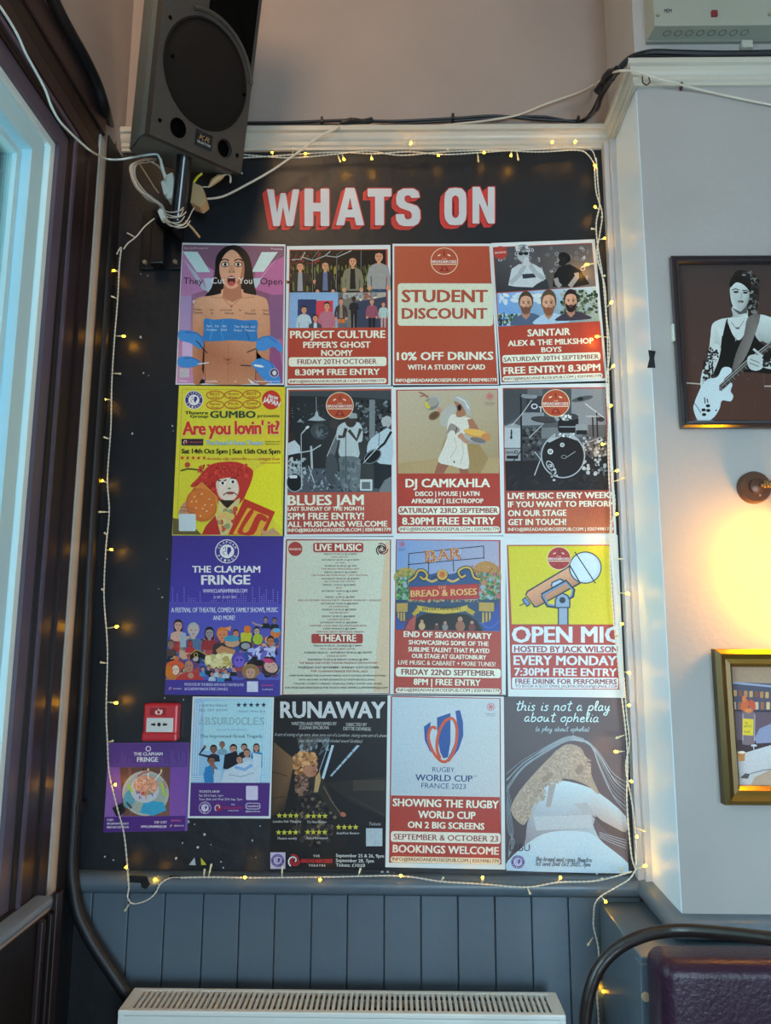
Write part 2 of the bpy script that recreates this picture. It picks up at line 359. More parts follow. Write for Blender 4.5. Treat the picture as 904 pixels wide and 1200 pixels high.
HAND = {  # single stroke handwriting, x right, y up, x-height 1
 't': (.7, [[(.45, 1.9), (.3, .2), (.5, 0), (.7, .15)], [(.0, 1.25), (.75, 1.4)]]), 'h': (.85, [[(.15, 1.9), (.05, 0)], [(.08, .5), (.4, 1), (.65, .8), (.6, .1), (.85, .1)]]),
 'i': (.4, [[(.2, 1), (.15, .1), (.4, .1)], [(.25, 1.4), (.3, 1.5)]]), 's': (.65, [[(.6, .9), (.3, 1), (.15, .75), (.5, .35), (.35, 0), (0, .1)]]),
 'n': (.9, [[(.1, 1), (.05, 0)], [(.08, .6), (.4, 1), (.65, .8), (.62, .1), (.9, .1)]]), 'o': (.8, [[(.4, 1), (.1, .7), (.1, .2), (.4, 0), (.68, .3), (.65, .8), (.4, 1), (.8, .95)]]),
 'a': (.85, [[(.65, .9), (.3, 1), (.05, .5), (.2, 0), (.55, .3), (.65, .95), (.62, .1), (.85, .1)]]), 'p': (.85, [[(.15, 1), (0, -.9)], [(.12, .6), (.45, 1), (.75, .7), (.55, .05), (.15, .15)]]),
 'l': (.45, [[(.1, .1), (.4, 1.6), (.25, 1.9), (.1, 1.5), (.12, .2), (.45, .1)]]), 'y': (.85, [[(.1, 1), (.1, .3), (.35, .1), (.65, .9)], [(.65, 1), (.55, -.6), (.25, -.9), (.05, -.6), (.85, .2)]]),
 'b': (.8, [[(.15, 1.9), (.08, .1), (.5, .05), (.7, .5), (.5, .95), (.12, .6)]]), 'u': (.9, [[(.1, 1), (.1, .2), (.4, .05), (.65, .9), (.65, .15), (.9, .1)]]),
 'e': (.75, [[(.1, .5), (.6, .65), (.45, 1), (.1, .7), (.15, .1), (.45, 0), (.75, .2)]]), 'r': (.7, [[(.1, 1), (.08, 0)], [(.1, .6), (.35, 1), (.65, .95)]]),
 'd': (.85, [[(.6, .8), (.2, .95), (.05, .3), (.3, 0), (.6, .4), (.75, 1.9), (.62, .1), (.85, .1)]]), 'c': (.65, [[(.6, .85), (.3, 1), (.05, .5), (.25, 0), (.65, .15)]]),
 'O': (1.1, [[(.55, 1.7), (.1, 1.1), (.15, .2), (.6, 0), (1, .6), (.9, 1.4), (.55, 1.7)]]), '2': (.8, [[(.05, 1.2), (.4, 1.6), (.65, 1.2), (.05, 0), (.75, .05)]]), '0': (.8, [[(.4, 1.6), (.05, .9), (.3, 0), (.65, .6), (.4, 1.6)]]),
 '3': (.7, [[(.05, 1.5), (.5, 1.5), (.25, .9), (.6, .4), (.1, 0)]]), '1': (.35, [[(.1, 1.4), (.25, 1.6), (.2, 0)]]), '7': (.7, [[(0, 1.5), (.6, 1.55), (.2, 0)]]),
 'm': (1.2, [[(.1, 1), (.05, 0)], [(.08, .6), (.35, 1), (.5, .7), (.48, 0)], [(.5, .6), (.8, 1), (.95, .7), (.92, .1), (1.2, .1)]]), '(': (.4, [[(.4, 1.8), (.1, .9), (.3, -.3)]]), ')': (.4, [[(0, 1.8), (.3, .9), (.05, -.3)]]),
 ',': (.3, [[(.15, .1), (.05, -.3)]]), ' ': (.6, [])}
class Sheet:
    def __init__(s, name, label, cat, org, sc, quad, Y, paper='d2d6d4', group=None, border=None, ax=1, flatquad=None, root=None, thick=.0004, k=None):
        s.o = org; s.s = sc; s.Y = Y; s.ax = ax; s.z = .0006; s.parts = {}; s.cur = 'photo_print'; s.k = k; s.sm = False
        s.q = [((x - org[0]) * sc, (y - org[1]) * sc) for x, y in quad] if quad else None
        if root is None:
            c = px((quad[2][0] + quad[3][0]) / 2, (quad[2][1] + quad[3][1]) / 2, ax, Y)
            s.root = thing(name, c, label, cat, group)
            q = [px(x, y, ax, Y) for x, y in quad]; n = Vector((0, -1, 0))
            vs = [p + n * thick for p in q] + q
            mesh('sheet', vs, [(0, 3, 2, 1), (4, 5, 6, 7), (0, 1, 5, 4), (1, 2, 6, 5), (2, 3, 7, 6), (3, 0, 4, 7)], M['paper'] if paper == 'd2d6d4' else mat('poster_paper', paper, .5), s.root)
        else: s.root = root
    def to(s, part): s.cur = part; return s
    def W(s, x, y, z=None):
        if s.q:
            a, b, c, d = s.q; t = min(1, max(0, (y - (a[1] + b[1]) / 2) / ((c[1] + d[1]) / 2 - (a[1] + b[1]) / 2)))
            xl = a[0] + (d[0] - a[0]) * t; xr = b[0] + (c[0] - b[0]) * t; u = min(1, max(0, (x - xl) / (xr - xl))); x = xl + (xr - xl) * u
            y = min(max(y, a[1] + (b[1] - a[1]) * u), d[1] + (c[1] - d[1]) * u)
        p = px(s.o[0] + x / s.s, s.o[1] + y / s.s, s.ax, s.Y); p.y -= (s.z if z is None else z); return p
    def _add(s, vs, fs, cols, step=1.2e-5):
        P_ = s.parts.setdefault(s.cur, ([], [], [])); b = len(P_[0]); P_[0].extend(vs); P_[1].extend(tuple(i + b for i in f) for f in fs); P_[2].extend(cols); s.z += step
    def poly(s, pts, c, step=1.2e-5):
        if s.sm and len(pts) >= 6:
            n = len(pts); q = []; cl = []
            for i in range(n):
                p0, p1, p2, p3 = pts[i - 1], pts[i], pts[(i + 1) % n], pts[(i + 2) % n]
                for j in range(3):
                    t = j / 3; q.append(tuple(.5 * (2 * p1[d] + (p2[d] - p0[d]) * t + (2 * p0[d] - 5 * p1[d] + 4 * p2[d] - p3[d]) * t * t + (3 * p1[d] - p0[d] - 3 * p2[d] + p3[d]) * t ** 3) for d in (0, 1)))
                    if isinstance(c, list): a, b = (tuple(int(h[k:k + 2], 16) for k in (0, 2, 4)) for h in (c[i], c[(i + 1) % n])); cl.append(tuple(a[k] * (1 - t) + b[k] * t for k in range(3)))
            pts = q; c = cl or c
        if isinstance(c, list): cc = [alb(x, s.k) for x in c]
        else: cc = alb(c, s.k)
        s._add([s.W(x, y) for x, y in pts], [tuple(range(len(pts)))], [cc], step); return s
    def rect(s, x0, y0, x1, y1, c, d=0): return s.poly([(x0, y0), (x1, y0 + d), (x1, y1 + d), (x0, y1)], c)
    def rrect(s, x0, y0, x1, y1, r, c, d=0):
        pts = []
        for cx, cy, a0 in ((x1 - r, y0 + r, -90), (x1 - r, y1 - r, 0), (x0 + r, y1 - r, 90), (x0 + r, y0 + r, 180)):
            for k in range(6): a = R_(a0 + 18 * k); pts.append((cx + r * math.cos(a), cy + r * math.sin(a) + d * (cx - x0) / (x1 - x0)))
        return s.flat(pts, c)
    def flat(s, pts, c, step=1.2e-5):
        o, s.sm = s.sm, False; s.poly(pts, c, step); s.sm = o; return s
    def ell(s, cx, cy, rx, ry, c, rot=0, n=24, a0=0, a1=360, step=1.2e-5):
        ca, sa = math.cos(R_(rot)), math.sin(R_(rot)); pts = []
        for k in range(n + (a1 - a0 < 360)):
            a = R_(a0 + (a1 - a0) * k / n); x, y = rx * math.cos(a), ry * math.sin(a); pts.append((cx + x * ca - y * sa, cy + x * sa + y * ca))
        return s.flat(pts, c, step)
    def line(s, pts, wd, c, close=False, smooth=0):
        if smooth: pts = [(v.x, v.y) for v in spline([Vector((x, y, 0)) for x, y in pts], smooth)]
        if close: pts = list(pts) + [pts[0]]
        n = len(pts); L_ = []; R2 = []
        for i, (x, y) in enumerate(pts):
            a = pts[max(i - 1, 0)]; b = pts[min(i + 1, n - 1)]
            if close and i in (0, n - 1): a = pts[-2]; b = pts[1]
            dx, dy = b[0] - a[0], b[1] - a[1]; l = math.hypot(dx, dy) or 1; ww = wd / 2
            L_.append((x - dy / l * ww, y + dx / l * ww)); R2.append((x + dy / l * ww, y - dx / l * ww))
        s._add([s.W(*p) for p in L_ + R2], [(i, i + 1, n + i + 1, n + i) for i in range(n - 1)], [alb(c, s.k)] * (n - 1)); return s
    def ring(s, cx, cy, rx, ry, wd, c, rot=0, n=32):
        ca, sa = math.cos(R_(rot)), math.sin(R_(rot)); pts = []
        for k in range(n): a = 2 * math.pi * k / n; x, y = rx * math.cos(a), ry * math.sin(a); pts.append((cx + x * ca - y * sa, cy + x * sa + y * ca))
        return s.line(pts, wd, c, True)
    def star(s, cx, cy, r, c):
        return s.flat([(cx + (r if k % 2 == 0 else r * .42) * math.sin(k * math.pi / 5), cy - (r if k % 2 == 0 else r * .42) * math.cos(k * math.pi / 5)) for k in range(10)], c, 1e-6)
    def text(s, t, x0, y0, x1, y1, h, c, bold=.022, shear=0, sp=1.0, part='lettering', outline=None):
        vs, fs, nc = glyphs(t, bold, sp); xa = min(v[0] for v in vs); xb = max(v[0] for v in vs)
        dx, dy = x1 - x0, y1 - y0; L_ = math.hypot(dx, dy); ux, uy = dx / L_, dy / L_; k = h / .70
        if outline: s.text(t, x0 - 1, y0, x1 + 1, y1, h, outline, bold + .03, shear, sp, part)
        old, s.cur = s.cur, part; out = []
        for i, (x, y) in enumerate(vs):
            a = (x - xa) / (xb - xa) * L_ + shear * y * k; q = y * k; out.append(s.W(x0 + ux * a + uy * q, y0 + uy * a - ux * q, s.z + 1.2e-5 * (i // nc)))
        s._add(out, fs, [alb(c, s.k)] * len(fs), 6e-5 if bold > .034 else 3.6e-5); s.cur = old; return s
    def hand(s, t, x0, y0, x1, y1, h, wd, c, part='lettering'):
        tot = sum(HAND[q][0] + .12 for q in t); L_ = math.hypot(x1 - x0, y1 - y0); k = L_ / tot; ux, uy = (x1 - x0) / L_, (y1 - y0) / L_; x = 0; old, s.cur = s.cur, part
        for ch in t:
            wdt, st = HAND[ch]
            for l in st:
                s.line([(x0 + ux * ((x + a) * k + b * h * .18) + uy * b * h, y0 + uy * (x + a) * k - b * h) for a, b in l], wd, c, smooth=4)
                s.z -= 1.1e-5
            x += wdt + .12
        s.z += 1.2e-5; s.cur = old; return s
    def specks(s, x0, y0, x1, y1, n, r, cols, seed=1, asp=1, poly=None, rot=None, oval=False):
        rnd = random.Random(seed)
        for i in range(n):
            x, y = rnd.uniform(x0, x1), rnd.uniform(y0, y1); rr = r * rnd.uniform(.4, 1.3)
            
            if oval and ((2 * x - x0 - x1) / (x1 - x0)) ** 2 + ((2 * y - y0 - y1) / (y1 - y0)) ** 2 > 1: continue
            x = min(max(x, x0 + rr * .7), x1 - rr * .7); y = min(max(y, y0 + rr * asp * .7), y1 - rr * asp * .7)
            s.ell(x, y, rr, rr * asp, rnd.choice(cols), rot if rot is not None else rnd.uniform(0, 180), 7, step=1.5e-6)
        return s
    def done(s):
        for k, (v, f, c) in s.parts.items(): tag(mesh(k, v, f, M['ink'], s.root, colors=c), kind='stuff')
RED = 'a2402f'; CRM = 'dcd9c4'
def brlogo(S, cx, cy, r, part='logo', fill=RED, ln='dcc8a8'):
    o, S.cur = S.cur, part
    S.ell(cx, cy, r, r * .98, ln, n=36); S.ell(cx, cy, r * .95, r * .93, fill, n=36)
    S.ell(cx, cy - r * .55, r * .05, r * .2, '7c2a22'); S.ell(cx - r * .38, cy - r * .42, r * .13, r * .05, ln, -25); S.ell(cx + r * .34, cy - r * .42, r * .13, r * .05, ln, 25)
    S.text('THE', cx - r * .16, cy - r * .1, cx + r * .16, cy - r * .1, r * .1, ln, .01, part=part)
    S.text('BREAD&ROSES', cx - r * .9, cy + r * .13, cx + r * .9, cy + r * .13, r * .19, 'efe6d2', .03, part=part)
    S.rect(cx - r * .88, cy + r * .2, cx + r * .88, cy + r * .26, 'e6d5b8')
    S.poly([(cx - r * .36, cy + r * .75), (cx - r * .16, cy + r * .4), (cx + r * .16, cy + r * .4), (cx + r * .36, cy + r * .75)], '7c2a22'); S.ell(cx, cy + r * .58, r * .14, r * .12, fill)
    S.cur = o
def frlogo(S, cx, cy, r, c1='e8e6ec', c2='3b2f86', part='logo'):
    o, S.cur = S.cur, part
    S.ell(cx, cy, r, r, c1, n=32); S.ell(cx, cy, r * .93, r * .93, c2, n=32); S.ell(cx, cy, r * .6, r * .58, c1, n=32)
    for wd, a0, a1 in (('CLAPHAM', 205, 335), ('FRINGE', 150, 30)):
        for i, ch in enumerate(wd):
            a = R_(a0 + (a1 - a0) * i / (len(wd) - 1)); rr = r * .77; x, y = cx + rr * math.cos(a), cy + rr * math.sin(a)
            ta = a + math.pi / 2 if a0 > 180 else a - math.pi / 2; ux, uy = math.cos(ta), math.sin(ta); hh = r * .2; q = r * .085
            bx, by = x - uy * -1 * -hh / 2 * -1 - 0, y
            bx = x + (-uy) * (hh / 2); by = y + ux * (hh / 2)
            S.text(ch, bx - ux * q, by - uy * q, bx + ux * q, by + uy * q, hh, c1, .02, part=part)
    S.poly([(cx + r * .05, cy - r * .35), (cx + r * .3, cy - r * .35), (cx + r * .38, cy - r * .1), (cx + r * .2, cy + r * .2), (cx + r * .1, cy + .35 * r), (cx, cy + r * .05)], c2)
    S.line([(cx - r * .35, cy - r * .2), (cx - r * .1, cy - r * .38), (cx - r * .1, cy), (cx - r * .35, cy + .05 * r), (cx - r * .2, cy + r * .3)], r * .06, c2)
    S.cur = o
def swirl(S, cx, cy, r, c1='e8e8e8', c2='b02a30', part='logo'):
    o, S.cur = S.cur, part
    for ph, c in ((0, c2), (2.1, c1), (4.2, c2)):
        S.line([(cx + r * (1 - k / 11) * math.cos(ph + k * .55), cy + r * (1 - k / 11) * math.sin(ph + k * .55)) for k in range(10)], r * .2, c)
    S.cur = o
def rose(S, cx, cy, r, part='logo'):
    o, S.cur = S.cur, part
    for k in range(7):
        a = k * .9; S.ring(cx + r * .4 * math.cos(a), cy + r * .4 * math.sin(a), r * .38, r * .3, r * .09, 'b8565c', k * 50, 10)
    S.text('Independent', cx - r * 1.0, cy + r * 1.45, cx + r * 1.0, cy + r * 1.45, r * .28, '4c3a48', .01, part=part)
    S.text('pub company', cx - r * .8, cy + r * 1.8, cx + r * .8, cy + r * 1.8, r * .24, '4c3a48', .01, part=part); S.cur = o
def face(S, cx, cy, w_, h, skin='c48f72', hair='2a1c18', eyes=True, mouth=None, beard=None, cap=True, shade=None):
    if cap: S.ell(cx, cy - h * .12, w_ * .56, h * .52, hair)
    S.ell(cx, cy, w_ * .46, h * .48, skin)
    if shade: S.poly([(cx + w_ * .1, cy - h * .3), (cx + w_ * .42, cy - h * .1), (cx + w_ * .36, cy + h * .26), (cx + w_ * .12, cy + h * .42)], shade)
    if beard: S.poly([(cx - w_ * .42, cy + h * .08), (cx - w_ * .2, cy + h * .18), (cx, cy + h * .14), (cx + w_ * .2, cy + h * .18), (cx + w_ * .42, cy + h * .08), (cx + w_ * .3, cy + h * .42), (cx, cy + h * .54), (cx - w_ * .3, cy + h * .42)], beard)
    if cap: S.poly([(cx - w_ * .48, cy - h * .05), (cx - w_ * .42, cy - h * .42), (cx, cy - h * .62), (cx + w_ * .42, cy - h * .42), (cx + w_ * .48, cy - h * .05), (cx + w_ * .37, cy - h * .30), (cx, cy - h * .40), (cx - w_ * .37, cy - h * .30)], hair)
    if eyes:
        for q in (-1, 1):
            S.ell(cx + q * w_ * .18, cy - h * .04, w_ * .075, h * .032, '2a1c1a'); S.line([(cx + q * w_ * .08, cy - h * .115), (cx + q * w_ * .29, cy - h * .11)], h * .03, hair)
        S.line([(cx, cy), (cx + w_ * .03, cy + h * .13), (cx - w_ * .05, cy + h * .14)], h * .022, '8a5a48')
    S.ell(cx, cy + h * .25, w_ * .13, h * .03, mouth or '8c3a34')
def person(S, cx, y0, h, shirt, trouser, skin='c08a6c', hair='241a18', pose='down', open_=None, back=None):
    """standing figure, crown at y0-h, feet at y0"""
    u = h / 7.2; t = y0 - h
    for q in (-1, 1): S.poly([(cx + q * u * .08, t + 3.7 * u), (cx + q * u * .72, t + 3.7 * u), (cx + q * u * .62, y0), (cx + q * u * .18, y0)], trouser)
    S.poly([(cx - u * .85, t + 1.45 * u), (cx - u * .3, t + 1.2 * u), (cx + u * .3, t + 1.2 * u), (cx + u * .85, t + 1.45 * u), (cx + u * .72, t + 3.9 * u), (cx - u * .72, t + 3.9 * u)], shirt)
    if open_: S.poly([(cx - u * .25, t + 1.25 * u), (cx + u * .25, t + 1.25 * u), (cx + u * .35, t + 3.7 * u), (cx - u * .35, t + 3.7 * u)], open_)
    for q in (-1, 1):
        if pose == 'down': a = [(cx + q * u * .78, t + 1.6 * u), (cx + q * u * 1.08, t + 2.7 * u), (cx + q * u * 1.0, t + 3.8 * u)]
        elif pose == 'cross': a = [(cx + q * u * .78, t + 1.6 * u), (cx + q * u * 1.0, t + 2.7 * u), (cx - q * u * .1, t + 2.9 * u)]
        else: a = [(cx + q * u * .78, t + 1.6 * u), (cx + q * u * 1.2, t + 2.6 * u), (cx + q * u * 1.9, t + 2.5 * u)]
        S.line(a, u * .42, shirt); S.ell(a[-1][0], a[-1][1], u * .24, u * .26, skin)
    S.rect(cx - u * .18, t + .9 * u, cx + u * .18, t + 1.35 * u, skin); face(S, cx, t + .55 * u, u * .9, u * 1.1, skin, hair, eyes=u > 14)
def bust(S, cx, cy, r, skin, hair, shirt, long=False, eyes=None):
    """head and shoulders, head centre cx,cy"""
    if long: S.ell(cx, cy + r * .3, r * .95, r * 1.5, hair)
    S.poly([(cx - r * 1.7, cy + r * 3.2), (cx - r * 1.5, cy + r * 1.6), (cx - r * .4, cy + r * 1.1), (cx + r * .4, cy + r * 1.1), (cx + r * 1.5, cy + r * 1.6), (cx + r * 1.7, cy + r * 3.2)], shirt)
    S.rect(cx - r * .3, cy + r * .6, cx + r * .3, cy + r * 1.3, skin); face(S, cx, cy, r * 1.7, r * 2.1, skin, hair, eyes=(r > 12) if eyes is None else eyes)
G1 = 'A3 posters pinned to the notice board'
# ---- row one
S = Sheet('poster', 'pink theatre poster with shocked long-haired woman in blue band, THEY CUT YOU OPEN', 'poster', (200, 280), 6.457, [(213.6, 284.6), (334.7, 286.4), (333, 451.2), (205.9, 450.8)], 2.0925, group=G1)
S.poly([(93, 44), (862, 56), (848, 1094), (46, 1094)], ['7c5a6c', '6e4c60', '8a4a78', 'c08ab0'])
S.poly([(93, 90), (330, 240), (300, 380), (160, 420), (60, 900), (70, 500)], 'b078a0').poly([(860, 130), (640, 250), (640, 380), (760, 420), (850, 1000)], 'a8608e')
S.poly([(93, 96), (205, 98), (302, 252), (200, 252)], 'b8cfcd').poly([(93, 150), (200, 265), (285, 400), (240, 380)], 'a3aeb8').poly([(690, 100), (812, 100), (705, 250), (615, 250)], 'b8cfcd').poly([(850, 96), (700, 280), (640, 370), (635, 350)], 'c0a0b8')
S.poly([(250, 298), (345, 298), (345, 380), (290, 432)], 'a8b8c4').poly([(600, 298), (700, 298), (650, 372), (610, 360)], 'a8b8c4')
S.poly([(75, 430), (160, 430), (150, 690), (70, 690)], 'a08ab0').poly([(745, 425), (850, 420), (845, 760), (750, 750)], '7a5478').poly([(165, 470), (250, 435), (200, 560)], 'c9bcd4').rect(90, 760, 165, 960, 'c2a8cc')
HR = '151214'; S.sm = True
S.poly([(345, 140), (400, 70), (465, 48), (530, 60), (590, 120), (618, 220), (630, 330), (648, 430), (560, 410), (400, 410), (330, 425), (262, 434), (310, 370), (335, 260)], HR)
SK = 'c79476'; SD = 'a87055'
S.poly([(395, 380), (540, 380), (560, 410), (700, 440), (740, 500), (755, 700), (745, 960), (735, 1094), (655, 1094), (650, 780), (630, 1094), (270, 1094), (255, 780), (245, 1094), (175, 1094), (170, 760), (172, 520), (200, 450), (300, 432), (380, 415)], ['d0a080', 'd0a080', 'c89878', 'c49474', 'c49474', 'b8805f', 'b37a5a', 'a86d50', 'a86d50', '9a6045', 'b8805f', 'b8805f', '9a6045', 'a86d50', 'a86d50', 'b8805f', 'c49474', 'c49474', 'd0a080', 'd0a080'])
S.line([(258, 770), (256, 930), (266, 1090)], 5, '6e4638').line([(652, 770), (650, 900), (640, 1090)], 5, '6e4638')
S.poly([(405, 330), (530, 330), (540, 440), (470, 480), (395, 440)], SD)
S.ell(463, 220, 94, 150, SK).ell(463, 240, 88, 140, 'cf9c80').ell(520, 230, 40, 120, SD)
S.ell(460, 215, 80, 130, 'cc9a7c')
for q in (-1, 1):
    S.ell(463 + q * 49, 194, 27, 16, 'dcd2ca').ell(463 + q * 49, 194, 11, 13, '2c1c18').ring(463 + q * 49, 194, 28, 17, 6, '2c1c1a').line([(463 + q * 20, 168), (463 + q * 48, 155), (463 + q * 88, 166)], 9, '2a1a18', smooth=4)
S.poly([(352, 250), (356, 160), (395, 95), (462, 62), (530, 95), (572, 160), (580, 260), (562, 190), (520, 120), (466, 82), (410, 120), (374, 190)], HR)
S.poly([(452, 200), (472, 200), (490, 250), (463, 262), (438, 250)], 'b98768').ell(447, 252, 7, 5, '7a4a3a').ell(480, 252, 7, 5, '7a4a3a')
S.ell(461, 318, 34, 42, 'b0605a').ell(461, 316, 28, 34, '3a1214').ell(461, 335, 20, 14, 'b04a4c').rect(442, 290, 480, 298, 'e0dcd4')
S.line([(395, 440), (460, 505), (540, 440)], 3, '8a5a48', smooth=5).ell(462, 512, 8, 8, '8a5a48').line([(300, 440), (400, 450), (440, 470)], 4, SD).line([(640, 440), (520, 450), (490, 470)], 4, SD)
S.poly([(257, 605), (330, 612), (450, 603), (560, 618), (657, 618), (655, 700), (655, 775), (560, 772), (450, 768), (350, 775), (250, 768), (252, 690)], '2a74b4').line([(300, 620), (320, 680), (300, 760)], 12, '3f8ac6').line([(600, 640), (570, 700), (600, 765)], 12, '1f5c98').line([(400, 612), (380, 690), (400, 765)], 8, '3f8ac6')
S.line([(435, 780), (440, 900), (436, 1090)], 4, '9a644c').line([(400, 900), (430, 920), (470, 905)], 4, '7a4636').line([(420, 930), (440, 950), (460, 930)], 4, '7a4636').ell(436, 915, 14, 10, '8a4a3c')
BG = '3f83c4'
for pl in ([(68, 695), (180, 700), (240, 745), (250, 800), (225, 835), (150, 790), (68, 765)], [(840, 800), (760, 735), (690, 745), (652, 775), (655, 840), (720, 845), (775, 815), (838, 862)], [(62, 900), (150, 890), (225, 930), (205, 960), (130, 975), (60, 960)], [(830, 1060), (780, 950), (700, 905), (650, 912), (610, 950), (640, 985), (700, 1060), (760, 1092), (828, 1092)]):
    S.poly(pl, BG); x, y = pl[2]; S.line([(p[0] * .75 + x * .25, p[1] * .75 + y * .25) for p in pl[:4]], 8, '2c62a0')
S.line([(190, 770), (215, 790), (240, 825), (278, 865)], 8, '2c2c34').line([(205, 948), (290, 938)], 9, 'c8ccd0').line([(650, 830), (578, 860)], 9, '383838').line([(530, 957), (610, 962)], 8, '383838').ell(668, 962, 40, 9, 'd8e4ec', 10).poly([(582, 1055), (640, 1094), (610, 1094)], 'd8e0e4').poly([(215, 1094), (235, 1060), (262, 1068), (258, 1094)], '1a1a1c')
S.rect(68, 980, 142, 1050, 'b4aeb4').ell(785, 1015, 34, 34, 'c8c4cc').ell(785, 1015, 30, 30, '3a3850').ell(787, 1015, 16, 18, 'd0ccd4')
S.text('They', 98, 340, 245, 345, 48, '17151a', .012).text('Cut', 310, 340, 412, 340, 48, 'd6e4e8', .016).text('You', 515, 342, 618, 342, 50, 'd6e4e8', .016).text('Open', 678, 345, 845, 348, 50, '17151a', .012)
S.text('BarelyAFootprint', 108, 78, 285, 78, 14, 'd0c0ca', .01).text('Presents', 762, 82, 848, 86, 14, 'd0c0ca', .01)
S.text('Written          and         performed          by            Lara          Walsh', 172, 542, 748, 550, 16, '2c2222', .005).text('Directed            by                Deborah               Whitmarsh          Boyes', 175, 566, 748, 576, 16, '2c2222', .005)
S.text('7pm   5th  - 8th', 272, 668, 427, 670, 16, 'c8dcec', .01).text('October    2023', 272, 696, 427, 698, 16, 'c8dcec', .01).text('The  Bread  and', 483, 672, 640, 674, 16, 'c8dcec', .01).text('Roses   Theatre', 483, 700, 640, 702, 16, 'c8dcec', .01)
S.text('Tickets -', 65, 1083, 145, 1084, 16, 'e0d8dc', .01).text('available', 262, 1085, 355, 1085, 15, 'e0d8dc', .01).text('at', 484, 1085, 500, 1085, 13, 'e0d8dc', .01).text('claphamfringe.com', 630, 1085, 825, 1086, 15, 'e0d8dc', .01)
S.done()

def redbase(S, x0, y0, x1, y1, bot=None, sk=0):
    S.poly([(x0, y0), (x1, y0 + sk), ((bot or (x0, x1))[1], y1 + sk), ((bot or (x0, x1))[0], y1)], RED)
S = Sheet('poster', 'red gig poster headed PROJECT CULTURE with two band photos above the text', 'poster', (330, 280), 6.457, [(336.2, 288.5), (457.8, 287.0), (458.5, 452), (333.6, 453.4)], 2.093, group=G1)
S.poly([(60, 82), (805, 78), (808, 1100), (48, 1108)], RED)
S.poly([(66, 88), (790, 84), (793, 405), (62, 408)], '14140f').specks(66, 200, 790, 400, 260, 9, ['6a6a30', '8a8038', '3a3c20', '5a6a3a'], 3, 3.2, rot=0).specks(66, 95, 300, 200, 60, 12, ['2a2018', '3a2a20', '7a2a20'], 4)
for x in range(80, 790, 26): S.line([(x, 190), (x, 405)], 8, '10100e')
for pl in ([(240, 405), (240, 150), (290, 90)], [(420, 405), (425, 120), (470, 90)], [(605, 405), (608, 90)]): S.line(pl, 16, '15181a'); S.line([(a - 5, b) for a, b in pl], 4, '6e7478')
for pl in ([(75, 160), (150, 155), (180, 100)], [(160, 140), (240, 165), (330, 130), (370, 95)], [(340, 130), (420, 140), (530, 90)]): S.line(pl, 7, '9aa0a2')
person(S, 142, 600, 420, '2c2826', '16161a', pose='out', open_='8c9298'); person(S, 332, 600, 425, '1c1c24', '16161a', pose='down', open_='58688a'); person(S, 540, 610, 470, '77735f', '17171a', open_='1a1a18'); person(S, 738, 620, 520, '8f8f8c', '2c4468', pose='down')
S.poly([(62, 408), (430, 406), (428, 675), (58, 678)], '7ba0c6').poly([(125, 460), (265, 460), (262, 676), (122, 676)], '27345c').poly([(265, 470), (392, 470), (390, 676), (262, 676)], 'c23a48')
person(S, 172, 850, 335, 'a9bcc4', '2a3a70'); person(S, 345, 855, 370, 'a86878', '2b3a78'); person(S, 257, 900, 320, '38424e', '6e7478', open_='b8c4cc')
S.poly([(430, 406), (795, 404), (797, 672), (428, 675)], '5a5c64').poly([(465, 412), (790, 408), (790, 470), (650, 460), (465, 470)], 'a09a8a').specks(470, 412, 790, 470, 40, 14, ['c2bca8', '8a5a4c', '75808c'], 8).poly([(430, 480), (560, 430), (560, 672), (430, 672)], '6c6860').poly([(560, 480), (795, 440), (797, 672), (560, 672)], '343c50')
person(S, 452, 740, 285, '3a3432', 'c86a2c', hair='3a2014', open_='8a7a6c'); person(S, 549, 680, 235, '1c1e26', '181a20', skin='3a2820', hair='14100e', pose='cross'); person(S, 685, 720, 260, '8c4a5c', '1c1c22', hair='7a4c34'); person(S, 772, 700, 215, 'a0b4b0', 'b08a80', hair='7a3a24')
S.rect(430, 640, 500, 674, '5a5c64'); S.poly([(50, 678), (805, 674), (808, 1100), (47, 1108)], RED)
S.text('PROJECT CULTURE', 66, 755, 787, 752, 56, CRM, .045).text("PEPPER'S GHOST", 166, 828, 676, 826, 46, CRM, .04).text('NOOMY', 302, 888, 540, 888, 44, CRM, .04)
S.to('lettering').rrect(57, 900, 795, 970, 18, CRM, -4); S.text('FRIDAY 20TH OCTOBER', 122, 952, 722, 948, 38, '7a3430', .03).text('8.30PM FREE ENTRY', 103, 1036, 745, 1030, 46, CRM, .045).rrect(50, 1062, 795, 1100, 17, CRM, -5); S.text('INFO@BREADANDROSESPUB.COM | 02074981779', 66, 1092, 780, 1086, 20, '7a3430', .03)
S.done()

S = Sheet('poster', 'plain red poster reading STUDENT DISCOUNT, 10% off drinks', 'poster', (455, 280), 6.457, [(460.2, 285.8), (577.6, 285.6), (585, 450.8), (460.4, 451.4)], 2.0985, group=G1)
S.poly([(47, 55), (766, 55), (800, 620), (830, 1098), (47, 1098)], ['a8563c', 'a34a34', 'a34a34', 'a5452f', 'a5452f'])
brlogo(S, 426, 168, 104, fill='a54c36'); S.to('lettering').rrect(73, 336, 795, 658, 26, 'c6cbb4', 2)
S.text('STUDENT', 103, 478, 755, 478, 92, 'a04a35', .05).text('DISCOUNT', 103, 604, 752, 604, 80, 'a04a35', .05).text('10% OFF DRINKS', 66, 918, 798, 914, 60, CRM, .05).text('WITH A STUDENT CARD', 148, 990, 735, 988, 38, CRM, .04).text('INFO@BREADANDROSESPUB.COM | 02074981779', 58, 1084, 822, 1080, 26, CRM, .04)
S.done()

